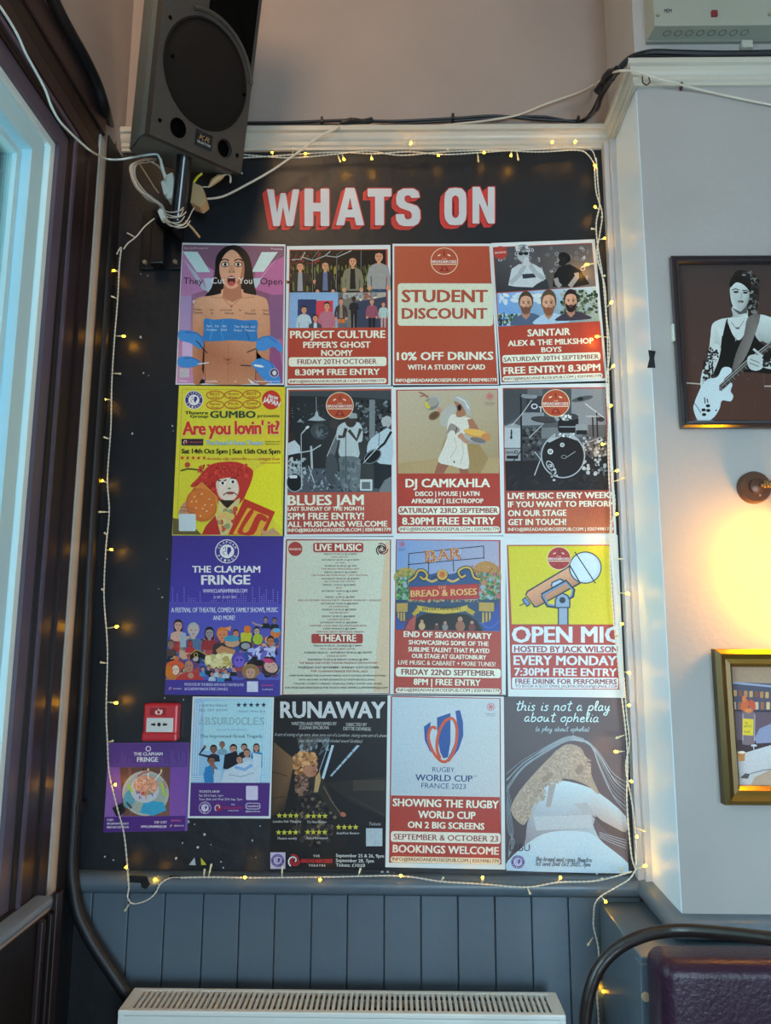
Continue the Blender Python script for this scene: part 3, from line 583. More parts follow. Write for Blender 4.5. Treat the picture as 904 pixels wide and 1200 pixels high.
S = Sheet('poster', 'tilted red gig poster headed SAINTAIR with three bearded men under a sky photo', 'poster', (575, 275), 6.457, [(576.0, 285.0), (697.3, 280.4), (712.5, 446.2), (586.8, 450.3)], 2.0935, group=G1)
S.poly([(18, 95), (768, 62), (865, 1085), (85, 1118)], RED)
S.poly([(25, 100), (765, 68), (795, 388), (45, 438)], ['4a4a4e', '3c3c40', '5c5652', '2c2c30'])
S.poly([(360, 88), (765, 68), (795, 388), (370, 418)], ['48464a', '585250', '706a62', '4a4644'])
rnd = random.Random(5)
for k in range(46): x, y = rnd.uniform(60, 740), rnd.uniform(95, 330); S.ring(x, y, rnd.uniform(4, 17), rnd.uniform(4, 15), 4, rnd.choice(['9aa0a4', 'c0c4c8', '7c8084']), 0, 9)
S.to('logo').ell(76, 138, 52, 50, 'a63c34'); S.text('BREAD&ROSES', 35, 146, 118, 140, 14, CRM, .02); S.to('photo_print')
S.poly([(110, 432), (160, 370), (260, 250), (300, 230), (420, 320), (440, 380), (445, 412)], '30343a').poly([(135, 385), (160, 260), (215, 225), (320, 220), (390, 260), (420, 335), (350, 375), (320, 400), (190, 395)], 'b4bcc0').poly([(240, 300), (330, 295), (345, 325), (245, 335)], '30343a')
S.line([(150, 370), (215, 310), (268, 220)], 34, '9aa2a8').line([(410, 340), (340, 290), (288, 215)], 34, '9aa2a8').ell(248, 150, 46, 60, 'a2a8ac').ell(245, 110, 62, 34, '787c80').specks(190, 85, 300, 130, 30, 12, ['9a9ea0', '5a5e62', 'b8bcbe'], 6).ell(230, 146, 19, 13, '1c1e22').ell(268, 144, 19, 13, '1c1e22').poly([(240, 235), (262, 168), (288, 170), (300, 240)], 'b4babc')
S.poly([(470, 395), (480, 300), (520, 245), (600, 225), (680, 270), (750, 375), (640, 398)], '17171a').ell(540, 188, 38, 45, '8c8a88').ell(560, 175, 50, 38, '151517', 30).ell(545, 215, 32, 24, '1c1a1a').line([(495, 330), (505, 370), (530, 395)], 34, '8e8c8a').line([(650, 290), (655, 320), (600, 395)], 36, '8e8c8a').ring(520, 180, 12, 10, 4, '2a2a2c').ring(556, 182, 12, 10, 4, '2a2a2c')
S.poly([(48, 446), (800, 392), (825, 655), (62, 698)], ['6f9cd0', 'b8c4c4', '8c9a8a', '5a8cc8']).specks(60, 450, 480, 520, 30, 30, ['bccbd2', 'a2bccc', 'c8d0d0'], 9, .5).specks(530, 420, 810, 600, 160, 13, ['3a4a34', '5a6450', '7a8470', '28361f', '94a094'], 10).specks(60, 600, 230, 690, 70, 13, ['2a3c34', '4a6a4a', 'a8b8bc'], 11)
S.line([(100, 690), (102, 590)], 6, '1c3030').line([(155, 690), (156, 600)], 5, '1c3030').line([(100, 650), (220, 620)], 5, '1c3030')
for cx, cy, w_, h, hr, sh, bd in ((268, 525, 100, 150, '4a3828', '4a5a72', '6a4838'), (440, 525, 106, 170, '54422e', '9cb8cc', '7c5038'), (608, 510, 98, 150, '221a18', '3a3440', '241a18')):
    S.sm = True; S.poly([(cx - 110, cy + 165 - (cx - 268) * .06), (cx - 80, cy + 105), (cx - 20, cy + 75), (cx + 40, cy + 70), (cx + 110, cy + 95), (cx + 150, cy + 150 - (cx - 268) * .06)], sh); S.poly([(cx - 30, cy + 40), (cx + 32, cy + 40), (cx + 30, cy + 90), (cx, cy + 120), (cx - 28, cy + 92)], 'a87860')
    face(S, cx, cy, w_, h, 'c4967c', hr, beard=bd, shade='b08468')
S.sm = False; S.poly([(62, 698), (828, 658), (865, 1085), (85, 1118)], RED)
S.text('SAINTAIR', 280, 772, 605, 760, 52, CRM, .04).text('ALEX & THE MILKSHOP', 132, 846, 780, 824, 42, CRM, .04).text('BOYS', 384, 892, 538, 888, 38, CRM, .04)
S.to('lettering').rrect(90, 915, 832, 975, 18, CRM, -24); S.text('SATURDAY 30TH SEPTEMBER', 98, 964, 820, 940, 34, '6c3030', .03).text('FREE ENTRY! 8.30PM', 98, 1058, 832, 1030, 52, CRM, .05).rrect(92, 1074, 848, 1114, 18, CRM, -26); S.text('INFO@BREADANDROSESPUB.COM | 02074981779', 105, 1104, 838, 1080, 20, '6c3030', .03)
S.done()

# ---- row two
S = Sheet('poster', 'yellow theatre poster asking ARE YOU LOVIN IT with red-haired clown holding burger', 'poster', (195, 450), 6.234, [(209.9, 451.8), (334.6, 453.4), (331.4, 628.2), (201.7, 627.5)], 2.0945, paper='c6c02e', group=G1)
S.poly([(98, 14), (868, 24), (849, 1106), (46, 1100)], ['c9c53c', 'd0ba30', 'cfc534', 'c8c22e']).line([(118, 38), (842, 46), (842, 900)], 3, '9a8a2c').line([(118, 38), (80, 1000)], 3, '9a8a2c')
S.poly([(400, 1000), (640, 640), (842, 500), (842, 1060), (700, 900)], 'd8d028')
frlogo(S, 202, 117, 68, 'e0e0da', '2c2c70')
for i in range(3):
    for j in range(2):
        x, y = 358 + i * 134, 82 + j * 72 - i * 2; S.to('lettering').ring(x, y, 64, 30, 9, 'b4702a', 0, 24); S.text([['BEST', 'Bronze', 'BEST'], ['Patrons', 'Pick', 'Gold']][j][i], x - 38, y + 2, x + 38, y + 2, 20, 'a85020', .03).text([['OF FEST', 'Pick', 'OF FEST'], ['Pick', 'of the Fringe', 'Ensemble']][j][i], x - 30, y + 24, x + 30, y + 24, 14, 'a85020', .03)
S.to('photo_print').ell(768, 118, 68, 70, 'b83428'); S.text('FROM', 742, 100, 812, 120, 24, 'e8dcd4', .04).text('JAPAN', 706, 128, 826, 168, 36, 'e8dcd4', .05)
S.text('Theatre', 135, 222, 308, 222, 22, '24301c', .04).text('Group', 174, 247, 308, 247, 20, '24301c', .04).text('GUMBO', 320, 248, 655, 248, 50, '2c4434', .07).text('presents', 668, 244, 828, 244, 24, '20281c', .03)
S.text('Are you lovin\' it?', 122, 376, 834, 368, 96, 'e8b0a0', .055, sp=.92).text('Are you lovin\' it?', 120, 372, 830, 364, 96, 'c03328', .045, sp=.92)
S.to('photo_print').rect(113, 402, 272, 450, '2c2a34'); swirl(S, 143, 425, 18); S.text('BREAD&ROSES', 175, 432, 268, 432, 12, 'a8443c', .02).text('The Bread & Roses Theatre', 288, 446, 712, 446, 32, '4a6c90', .04, sp=.9).text('The Bread & Roses Theatre', 289, 445, 711, 445, 30, 'a9c6d4', .015, sp=.9).text('68 Clapham Manor Street', 722, 426, 832, 426, 9, '28281c', .02).text('Clapham SW4 6DZ London', 722, 444, 832, 444, 9, '28281c', .02)
S.text('Sat 14th Oct 5pm | Sun 15th Oct 5pm', 112, 508, 834, 510, 34, '20241c', .04, sp=.9)
for i in range(5): S.to('lettering').star(118 + i * 40, 541, 17, 'b84428')
S.text('the kooky, edgy, cartoon-like', 300, 556, 592, 556, 22, 'b0502c', .02).text('show... one of the', 598, 556, 665, 556, 14, 'b0502c', .01).text('strangest show', 672, 558, 830, 558, 24, 'b0502c', .02).text('Edmonton Journal', 690, 582, 832, 582, 11, 'b0502c', .02)
S.to('photo_print').ell(156, 592, 20, 20, 'b04434').line([(106, 636), (160, 622), (236, 628)], 9, '24241c', smooth=4)
HC = 'b23027'; S.sm = True
S.poly([(190, 755), (185, 735), (230, 690), (290, 620), (340, 585), (420, 570), (520, 572), (590, 600), (636, 640), (620, 720), (590, 790), (560, 850), (500, 900), (400, 900), (360, 830), (300, 760)], HC)
S.specks(230, 590, 600, 690, 120, 16, ['c23c30', '9a241e', 'a82c24', 'c8483a'], 21, .4).specks(190, 720, 360, 800, 20, 18, ['c23c30', '9a241e'], 22)
S.poly([(365, 720), (420, 690), (500, 690), (530, 740), (528, 800), (490, 850), (430, 850), (385, 820)], 'c9b8a4').ell(456, 770, 72, 85, 'd4c6b4').line([(375, 700), (410, 715), (440, 700)], 9, '1c1818', smooth=3).line([(470, 690), (510, 690)], 7, '1c1818').ell(412, 725, 26, 15, 'e0dcd0').ell(414, 725, 10, 11, '202020').ell(488, 716, 26, 15, 'e0dcd0').ell(488, 716, 10, 11, '202020').ell(462, 765, 12, 7, '8a6a58').line([(418, 815), (440, 798), (470, 792), (500, 798), (520, 815)], 7, '2c1c1c', smooth=4).ell(468, 802, 26, 7, 'a84434')
S.poly([(385, 850), (440, 905), (500, 860), (540, 850), (450, 1100), (300, 1104), (380, 930)], 'c4b87c').specks(375, 900, 520, 1080, 34, 22, ['b8442c', 'c8b060', 'd0a468', '8c8c60'], 23).poly([(260, 1102), (290, 1040), (360, 960), (400, 1102)], 'a82c26').poly([(385, 850), (450, 910), (500, 860), (490, 850)], '2a2018')
S.poly([(48, 1100), (50, 980), (100, 990), (220, 1060), (260, 1102)], '5c5230').poly([(92, 960), (120, 880), (160, 860), (215, 890), (230, 960), (180, 960)], 'b48468')
S.poly([(205, 760), (262, 715), (380, 830), (380, 860), (300, 800)], 'c87c34').ell(258, 885, 112, 124, 'b8642a', -25).ell(262, 878, 100, 108, 'c46c2c', -25)
for x, y in ((210, 825), (262, 805), (317, 842), (188, 860), (222, 858), (285, 885), (333, 886), (220, 908), (268, 912), (252, 965), (298, 930)): S.ell(x, y, 7, 4, 'e4cfa4', -30, 8)
S.line([(105, 900), (160, 905), (215, 925)], 6, '8a5a44').line([(100, 925), (160, 930), (210, 945)], 6, '8a5a44')
S.poly([(570, 838), (796, 935), (720, 1104), (455, 1102)], 'b4331f').poly([(596, 905), (752, 968), (690, 1104), (488, 1098)], 'd0a030').poly([(610, 925), (640, 938), (560, 1065), (600, 1078), (668, 950), (740, 978), (725, 1010), (690, 1000), (640, 1100), (530, 1096), (535, 1050)], 'b4331f').poly([(690, 1060), (740, 1080), (780, 1050), (840, 1104), (700, 1104)], 'b88a68')
S.rrect(94, 950, 218, 1076, 10, 'b9c8cc')
S.done()

S = Sheet('poster', 'red-footed poster headed BLUES JAM with black and white stage photo', 'poster', (330, 450), 6.457, [(335.9, 454.6), (460.9, 452.6), (461.6, 628.2), (333.4, 629)], 2.0955, group=G1)
S.poly([(52, 44), (832, 36), (836, 1134), (42, 1138)], 'a84a38')
S.poly([(60, 54), (830, 48), (832, 818), (48, 820)], ['1e2428', '262c30', '3a3c3c', '14181c'])
S.poly([(60, 54), (830, 48), (830, 120), (560, 100), (60, 90)], '3a4246').specks(560, 130, 830, 420, 150, 20, ['5a6468', '2c3234', '14181a', '7c868a'], 31, .5).rect(665, 120, 708, 420, '70787a').specks(60, 150, 400, 300, 60, 3, ['7c8a90'], 32).poly([(50, 640), (330, 640), (600, 720), (832, 740), (832, 818), (48, 820)], '48505a').specks(50, 660, 600, 812, 120, 16, ['68747a', '343c42', '8a969c', '1e2428'], 33, .4)
S.line([(263, 100), (266, 240)], 4, '9aa6aa').poly([(200, 275), (250, 245), (262, 205), (272, 205), (284, 245), (338, 275), (268, 280)], '9aa8ac').poly([(118, 290), (142, 262), (168, 290)], '7c8a90')
S.sm = True; S.ell(290, 360, 70, 60, '3c4448', 20).specks(240, 320, 360, 400, 30, 14, ['5c666a', '2c3236'], 34)
S.poly([(50, 450), (100, 425), (140, 470), (145, 520), (50, 540)], 'b4c0c4').ell(80, 400, 26, 34, '2c2826').specks(50, 560, 200, 680, 60, 16, ['8a9aa0', '2c3438', 'a8b4b8'], 35, .6).ell(100, 745, 62, 72, '14181a').ring(100, 745, 60, 70, 6, '98a4a8').rrect(62, 690, 120, 714, 8, 'c4ccd0')
S.line([(150, 380), (152, 800)], 6, 'a0acb0').line([(152, 378), (205, 320)], 9, 'a8b4b8').ell(196, 330, 17, 10, 'c0c8cc', -40).line([(130, 522), (230, 505), (300, 462)], 9, 'a8b2b4').line([(225, 470), (232, 640)], 16, 'a4aeb0').line([(205, 620), (250, 750)], 6, 'b0babc').line([(235, 640), (200, 740)], 5, 'a0aaac')
S.poly([(345, 545), (430, 360), (446, 370), (400, 560)], '5c6264').poly([(340, 550), (400, 540), (430, 640), (400, 700), (420, 760), (345, 740)], '40464a').line([(430, 350), (345, 548)], 6, 'a0a8aa').ell(400, 300, 34, 44, '3a3634')
S.poly([(425, 330), (480, 290), (560, 285), (608, 320), (612, 430), (580, 450), (585, 555), (440, 545), (445, 430), (418, 420)], 'a9b4b6').poly([(445, 552), (585, 558), (600, 640), (580, 800), (520, 800), (515, 660), (510, 800), (462, 800), (440, 620)], '5e686c').line([(430, 400), (470, 400), (490, 335)], 26, '3c3634').line([(600, 340), (570, 425), (510, 350)], 26, '3c3634').ell(525, 275, 45, 55, '3a3230').poly([(485, 240), (520, 215), (570, 225), (575, 260), (520, 262)], '8a9496').line([(487, 340), (488, 812)], 5, '181c20')
S.specks(455, 570, 590, 790, 30, 14, ['70787c', '4c565a'], 36, 2)
S.poly([(660, 440), (740, 370), (832, 350), (832, 612), (740, 600), (700, 560), (650, 540)], 'a8b8c0').poly([(700, 600), (832, 612), (832, 800), (700, 790)], '1c2226').ell(795, 280, 38, 55, 'a0a4a4').poly([(758, 260), (765, 225), (825, 222), (832, 255), (800, 240)], '30302e').line([(735, 340), (800, 325)], 12, '1c2226').line([(745, 340), (735, 480)], 5, '30383c').line([(832, 360), (780, 450), (600, 600)], 18, '15181c').ell(690, 550, 75, 48, '12161a', -35).line([(620, 600), (740, 470)], 5, 'c8d0d4').ring(690, 550, 70, 42, 4, '8a969a', -35).rrect(595, 722, 688, 808, 6, 'b8c0c0').rect(608, 742, 672, 796, '5c6668').poly([(740, 800), (780, 730), (832, 700), (832, 818), (745, 818)], '6a7074')
S.sm = False; brlogo(S, 442, 165, 105, fill='a8492f')
S.poly([(48, 822), (834, 818), (836, 1132), (42, 1136)], ['a5483a', 'ab5440', 'a5483a', 'a04036'])
S.text('BLUES JAM', 46, 918, 625, 914, 76, CRM, .055).text('LAST SUNDAY OF THE MONTH', 48, 960, 625, 958, 30, CRM, .035).text('5PM FREE ENTRY!', 46, 1026, 625, 1024, 50, CRM, .05).text('ALL MUSICIANS WELCOME', 46, 1083, 802, 1078, 42, CRM, .045).text('INFO@BREADANDROSESPUB.COM | 02074981779', 48, 1120, 828, 1114, 25, CRM, .035)
S.done()

S = Sheet('poster', 'red poster headed DJ CAMKAHLA with dancer in white dress and helmet', 'poster', (455, 450), 6.457, [(459.6, 453.9), (587.4, 452), (591.3, 627.6), (460.9, 628.3)], 2.096, group=G1)
S.poly([(60, 44), (832, 36), (856, 1128), (66, 1130)], 'a23c2e').poly([(72, 52), (826, 44), (840, 676), (76, 678)], ['b2a68e', 'a99a80', '94805c', 'a99472'])
S.poly([(76, 678), (76, 600), (400, 560), (840, 560), (840, 676)], 'a58c64').ell(350, 240, 46, 30, '6a5038', -30).ell(348, 240, 30, 18, '5a4028', -30).poly([(590, 460), (680, 440), (760, 560), (700, 676), (600, 676)], '94794e').poly([(440, 380), (400, 520), (380, 590), (420, 480)], '84684a')
S.sm = True; S.poly([(380, 590), (460, 615), (420, 676), (350, 676)], '8a5844').poly([(535, 630), (605, 640), (610, 676), (545, 676)], '8a5844')
S.poly([(395, 300), (400, 230), (440, 180), (500, 150), (520, 200), (470, 250), (440, 320)], 'a4a29a').line([(290, 90), (340, 140), (405, 215)], 26, 'b0846c').line([(235, 62), (275, 80), (300, 100)], 12, '8a5a44').line([(240, 95), (285, 85)], 9, '8a5a44').ell(345, 138, 62, 52, 'a4a09a', -25).ell(330, 150, 56, 46, '77736e', -25).ell(300, 160, 22, 30, 'c0b048', -25).ell(340, 135, 42, 34, '969088', -25)
S.poly([(445, 330), (470, 240), (520, 230), (590, 250), (630, 270), (610, 330), (585, 390), (600, 480), (608, 640), (480, 618), (380, 590), (410, 500), (450, 400)], 'c8c2b6').poly([(470, 300), (520, 320), (545, 350), (520, 370), (480, 350), (440, 385)], '8c8078').line([(520, 330), (510, 380)], 8, '3a302c').line([(500, 400), (520, 480), (470, 560)], 5, 'aaa294').line([(560, 420), (570, 520), (550, 610)], 5, 'aaa294').ell(500, 590, 6, 9, '4a3a34')
S.poly([(500, 130), (560, 160), (590, 220), (560, 250), (515, 245), (520, 190)], '9a6a50').poly([(488, 98), (540, 90), (590, 110), (622, 160), (625, 240), (590, 215), (560, 160), (505, 125)], 'a0a09a').line([(520, 100), (580, 130), (612, 190)], 10, 'c4c6c2').ell(540, 180, 16, 24, '241a18')
S.poly([(600, 270), (640, 262), (690, 345), (620, 350)], '9c6850').poly([(525, 395), (560, 370), (590, 420), (620, 440), (590, 452), (550, 420)], 'ab7c62').ell(665, 412, 90, 44, '8e8a88', 12).ell(650, 400, 80, 36, 'a49e98', 12).ell(675, 378, 96, 32, 'b88a44', 10).ell(665, 368, 96, 24, 'cfa252', 10).ell(740, 405, 36, 34, 'b47a4a').ell(680, 425, 60, 18, '6a6664', 12)
S.sm = False; S.specks(76, 60, 826, 670, 0, 9, ['a99c82', 'b5a98f'], 41); rose(S, 770, 95, 36)
S.poly([(76, 680), (840, 678), (856, 1128), (66, 1130)], 'a2392c')
S.text('DJ CAMKAHLA', 132, 782, 772, 780, 64, CRM, .055).text('DISCO | HOUSE | LATIN', 206, 848, 692, 846, 34, CRM, .035).text('AFROBEAT | ELECTROPOP', 176, 903, 722, 901, 34, CRM, .035)
S.to('lettering').rrect(78, 926, 842, 990, 20, CRM); S.text('SATURDAY 23RD SEPTEMBER', 86, 976, 832, 976, 38, '8a4038', .035).text('8.30PM FREE ENTRY', 106, 1064, 812, 1062, 54, CRM, .05).rrect(78, 1078, 846, 1120, 20, CRM); S.text('INFO@BREADANDROSESPUB.COM | 02074981779', 88, 1110, 838, 1110, 24, '6a4038', .03)
S.done()

S = Sheet('poster', 'poster with black and white drum kit photo reading LIVE MUSIC EVERY WEEK', 'poster', (580, 445), 6.234, [(586.7, 451.4), (713.9, 449), (722.8, 627), (590.4, 629.5)], 2.0950, group=G1)
S.poly([(58, 60), (812, 54), (872, 1122), (74, 1124)], 'a0463a').poly([(64, 68), (808, 64), (835, 806), (82, 812)], ['5a5c60', '6c6e70', '2a2628', '1c1a1c'])
S.poly([(64, 68), (240, 68), (235, 240), (66, 330)], '404246').rect(230, 120, 350, 240, '303236').poly([(350, 68), (560, 66), (560, 260), (350, 260)], '45484c').poly([(560, 66), (808, 64), (815, 330), (620, 330), (560, 260)], '7c8084').poly([(200, 240), (360, 240), (360, 330), (200, 335)], '808488').poly([(340, 350), (640, 345), (640, 420), (340, 430)], '6a6e70').poly([(75, 600), (835, 560), (835, 806), (82, 812)], '201c1e').specks(80, 700, 830, 800, 60, 26, ['262224', '1a1719', '2e292a'], 51, .3)
S.ring(290, 195, 20, 16, 8, 'c0c4c8').text('T', 322, 236, 352, 236, 40, 'c0c4c8', .05, part='photo_print')
S.rrect(72, 345, 188, 498, 6, 'a8acae').poly([(66, 340), (130, 318), (190, 335), (188, 352), (72, 350)], '8a8e90').ell(122, 390, 6, 28, '1c1c1e').ell(121, 422, 9, 12, '1c1c1e').rrect(76, 504, 188, 592, 5, '8a8c8e').rect(88, 555, 172, 578, '141416'); S.text('ORANGE', 80, 542, 150, 540, 20, '1c1c1e', .02, part='photo_print').ring(158, 530, 10, 10, 5, '1c1c1e')
S.specks(200, 350, 340, 580, 80, 14, ['2a282a', '3e3c3e', '5e6062', '1c1a1c'], 52).line([(190, 110), (200, 780)], 12, '1a1a1c').line([(270, 150), (200, 250), (120, 340)], 7, 'a4a8aa').line([(200, 110), (310, 120)], 9, '8a8e90').line([(345, 335), (250, 425)], 8, '9a9ea0').line([(290, 525), (335, 580), (290, 700)], 7, 'a8acae').line([(110, 630), (200, 510)], 7, '141416')
S.ell(250, 125, 60, 14, '7c8084', 5).ell(360, 292, 96, 24, '2c2a2c', 5).ell(365, 290, 90, 18, '3c3a3c', 5).ell(640, 140, 80, 18, '4a4c4e', -12).ell(625, 140, 22, 14, '1c1c1e').line([(660, 175), (800, 280)], 6, 'c0c4c6').line([(715, 270), (720, 420)], 10, '141416').line([(745, 240), (752, 420)], 10, '141416').ell(710, 268, 46, 6, 'a0a4a6').ell(775, 290, 26, 18, '2c2a2c')
S.rrect(462, 268, 612, 388, 26, '1c1a1c').ell(540, 272, 72, 26, '3a3a3c').specks(440, 250, 560, 300, 24, 11, ['c8ccce', '8a8e90'], 53).line([(470, 345), (612, 345)], 6, '9a9ea0').rrect(590, 325, 680, 398, 14, '86898b').rrect(594, 370, 676, 400, 8, '1e1c1e')
S.specks(640, 420, 815, 700, 110, 12, ['3a383a', '5a5a5c', '8c9092', '1c1a1c', 'a8acae'], 54).line([(650, 470), (780, 420)], 6, '9a9ea0')
S.ell(498, 556, 162, 164, 'a4a8aa', n=40).ell(498, 556, 154, 156, '2c2829', n=40).ell(500, 560, 146, 150, '1e1a1b', n=40).poly([(380, 450), (430, 395), (560, 392), (620, 440), (600, 445), (500, 410), (400, 460)], '9ea2a6').specks(410, 392, 600, 420, 24, 9, ['d0d4d6', '6a6e70'], 55)
for x, y, r in ((493, 477, 16), (406, 526, 20)): S.ell(x, y, r, r, 'c8ccce').ell(x, y, r * .6, r * .6, '4a4c4e').ell(x, y, r * .25, r * .25, 'c8ccce')
S.ell(405, 628, 40, 24, 'b4b8ba', 55).ell(405, 628, 34, 18, '2c2a2c', 55).text('CB', 392, 640, 420, 640, 22, 'c8ccce', .04, part='photo_print').ring(505, 565, 18, 12, 4, '8a8e90').line([(520, 570), (590, 525)], 4, '9a9ea0').specks(410, 650, 460, 740, 20, 8, ['8a8e90', '4a4a4c', 'b4b8ba'], 56)
brlogo(S, 445, 172, 103, fill='a8492f')
S.poly([(82, 816), (836, 808), (870, 1122), (78, 1124)], ['a0443a', '963e34', 'b0643c', 'a0402f'])
S.text('LIVE MUSIC EVERY WEEK!', 94, 872, 856, 864, 44, CRM, .045).text('IF YOU WANT TO PERFORM', 96, 932, 876, 926, 42, CRM, .045).text('ON OUR STAGE', 96, 998, 524, 994, 44, CRM, .045).text('GET IN TOUCH!', 98, 1062, 522, 1060, 44, CRM, .045).text('INFO@BREADANDROSESPUB.COM | 02074981779', 96, 1106, 868, 1102, 24, CRM, .03)
S.done()

# ---- row three
PUR = '3e3186'
def bars(S, x0, x1, yb, n, hmax, r, c, seed, slope=0):
    rnd = random.Random(seed); st = (x1 - x0) / n; o, S.cur = S.cur, 'photo_print'
    for i in range(n):
        x = x0 + st * i; edge = abs(i / n - .5) * 2
        for k in range(int(1 + rnd.random() ** 1.6 * hmax)): S.ell(x, yb - k * st * .95, r, r, c, 0, 6, step=5e-7)
    S.cur = o
S = Sheet('poster', 'violet festival poster for THE CLAPHAM FRINGE with crowd collage', 'poster', (190, 620), 6.0, [(202.5, 627.5), (332.5, 627.7), (328.5, 815.8), (193.3, 814)], 2.0955, paper='4a3c94', group=G1)
S.poly([(76, 48), (852, 48), (838, 528), (48, 528)], ['3c2f80', '3a2d7e', '3e3290', '41389a']).poly([(48, 528), (838, 528), (826, 1060), (25, 1060)], ['4b48a4', '4b48a4', '4f5ab0', '4f5ab0']).poly([(25, 1060), (826, 1060), (826, 1172), (22, 1164)], '41368c')
frlogo(S, 457, 157, 84, 'e4e0ea', '3b2f80'); bars(S, 60, 830, 520, 48, 8, 5, '7268b8', 8)
S.text('THE CLAPHAM', 212, 305, 692, 305, 46, 'd8dcf0', .045).text('FRINGE', 276, 390, 622, 388, 66, 'd8dcf0', .055).text('WWW.CLAPHAMFRINGE.COM', 288, 448, 600, 446, 26, 'c4c4e4', .02, sp=.9).text('21 SEP - 15 OCT 2023', 366, 488, 520, 486, 17, 'c4c4e4', .02).text('A FESTIVAL OF THEATRE, COMEDY, FAMILY SHOWS, MUSIC', 66, 586, 816, 584, 34, 'ccd0ea', .025).text('AND MORE!', 360, 640, 514, 638, 32, 'ccd0ea', .025)
rnd = random.Random(12)
S.to('photo_print').specks(40, 760, 820, 1040, 160, 34, ['3a2c30', 'a84444', 'c06a3a', '2a4a8a', '8a7a5c', '20242c', 'b89a7c', '5c3a6a', 'a8a4a0'], 61)
bust(S, 115, 680, 34, 'c09484', '2c1c1c', 'c49c8c', True); bust(S, 222, 715, 44, 'b0a49c', 'a0a09e', '50688a'); bust(S, 335, 735, 36, '8c8288', '1a1618', '8a2c30', True)
bust(S, 425, 745, 42, 'c87a50', 'c8702c', '3a3034'); S.poly([(445, 695), (488, 680), (480, 720)], 'd88a50'); bust(S, 520, 738, 26, 'b87c64', '4a2a24', '5a4a4c', True); S.rrect(555, 728, 632, 800, 10, 'b4b42c').ell(602, 706, 26, 28, 'c86c24'); bust(S, 668, 720, 26, 'a89088', '1c1618', '3c4464', True); S.ell(675, 774, 35, 38, '9cb028')
bust(S, 730, 640, 18, '8a7874', '16161c', '1a1c26'); bust(S, 792, 645, 19, '7a6460', '16161c', '1c202c'); S.line([(710, 680), (660, 670), (636, 655)], 12, '9a8884').ell(800, 730, 36, 34, 'c06a30').ell(806, 712, 26, 16, '4a98c0'); bust(S, 765, 790, 30, 'b46c44', '2c1c18', '2c2830')
S.rect(130, 730, 170, 830, '90a4b4'); bust(S, 100, 810, 16, '9c3a3c', '7a2426', 'b02c34'); bust(S, 198, 805, 20, '9c3a3c', '6a2022', 'b02c34', True); bust(S, 65, 810, 26, '8a6c5c', '4a3c34', '4c3c38')
S.poly([(200, 920), (200, 880), (240, 850), (290, 870), (330, 905), (300, 920), (250, 890)], '1a1818').line([(205, 880), (240, 852), (290, 870), (330, 905)], 6, 'b49440', smooth=3).ring(240, 885, 12, 16, 5, 'b49440')
S.poly([(380, 850), (420, 820), (520, 850), (500, 900), (400, 890)], 'b48054').ell(495, 800, 52, 30, 'b89070').ell(490, 770, 54, 22, '3a8ca8').ell(590, 822, 46, 34, '20242c').ell(590, 822, 32, 22, '8a8e94').ell(360, 930, 60, 50, 'b8ae70').ell(440, 925, 56, 58, 'c8b468').specks(310, 880, 500, 980, 40, 18, ['cfc490', 'a89a58', 'dcd0a0'], 62)
S.ell(700, 880, 90, 56, '7884c0').specks(620, 830, 790, 930, 50, 16, ['98a8dc', '5c5ca8', 'b4b8e0', '4a3a80'], 63, 2).ell(540, 920, 50, 56, '50409a').ell(545, 930, 36, 40, '6a54b8').ell(530, 920, 8, 6, '1c1430').ell(560, 920, 8, 6, '1c1430').line([(655, 940), (705, 950)], 12, 'b82c2c').line([(680, 965), (715, 968)], 10, 'b82c2c').specks(600, 900, 800, 960, 20, 20, ['1c1618', '2c2430'], 64)
S.ell(95, 960, 64, 36, 'c8542c').ell(95, 985, 40, 44, 'b8522a'); face(S, 98, 990, 54, 70, 'd0c0b0', '1c1818', mouth='a82c2c', cap=False); S.ell(50, 1000, 30, 44, 'c06c24').poly([(25, 1058), (60, 1020), (130, 1030), (150, 1060)], 'b06c30')
S.poly([(95, 1060), (130, 1020), (190, 1000), (260, 1010), (298, 1060)], 'b03430'); face(S, 192, 965, 66, 86, 'a87c68', '6c5c54', cap=False); S.ell(205, 1030, 22, 20, 'a87c68')
for i, (x, y) in enumerate(((290, 985), (330, 975), (385, 990), (440, 985), (505, 985), (355, 1020), (415, 1025), (470, 1020), (450, 1000))): bust(S, x, y, 15, 'b4887c', '241c20', ['3a86b8', '1c2430', 'a4b8c8'][i % 3])
S.ell(625, 1000, 62, 52, '8a6c44'); face(S, 625, 1010, 72, 84, 'b48c78', '86683e'); S.poly([(560, 1060), (600, 1048), (660, 1048), (690, 1060)], '3c3436').ell(765, 975, 62, 50, '3c2c2c', 20).ell(768, 968, 50, 40, 'c09a8c', 25).ell(750, 925, 40, 16, 'b83464', 10).line([(745, 965), (762, 972)], 4, '3a2420').line([(780, 950), (795, 958)], 4, '3a2420')
S.text('PRODUCED BY THE BREAD AND ROSES THEATRE & PUB', 162, 1100, 577, 1104, 20, 'b8b8dc', .03, sp=.9).text('68 CLAPHAM MANOR STREET, SW4 6DZ', 162, 1132, 467, 1134, 20, 'b8b8dc', .03, sp=.9)
S.to('logo').rect(600, 1070, 678, 1144, 'c0c4dc'); swirl(S, 64, 1120, 12); S.text('BREAD&ROSES', 84, 1126, 142, 1126, 9, 'c8c8e0', .02).text('BEERWORKS', 702, 1104, 784, 1104, 14, 'b04a80', .03).text('CLAPHAM', 704, 1132, 780, 1132, 11, 'b8b8d8', .02)
S.done()

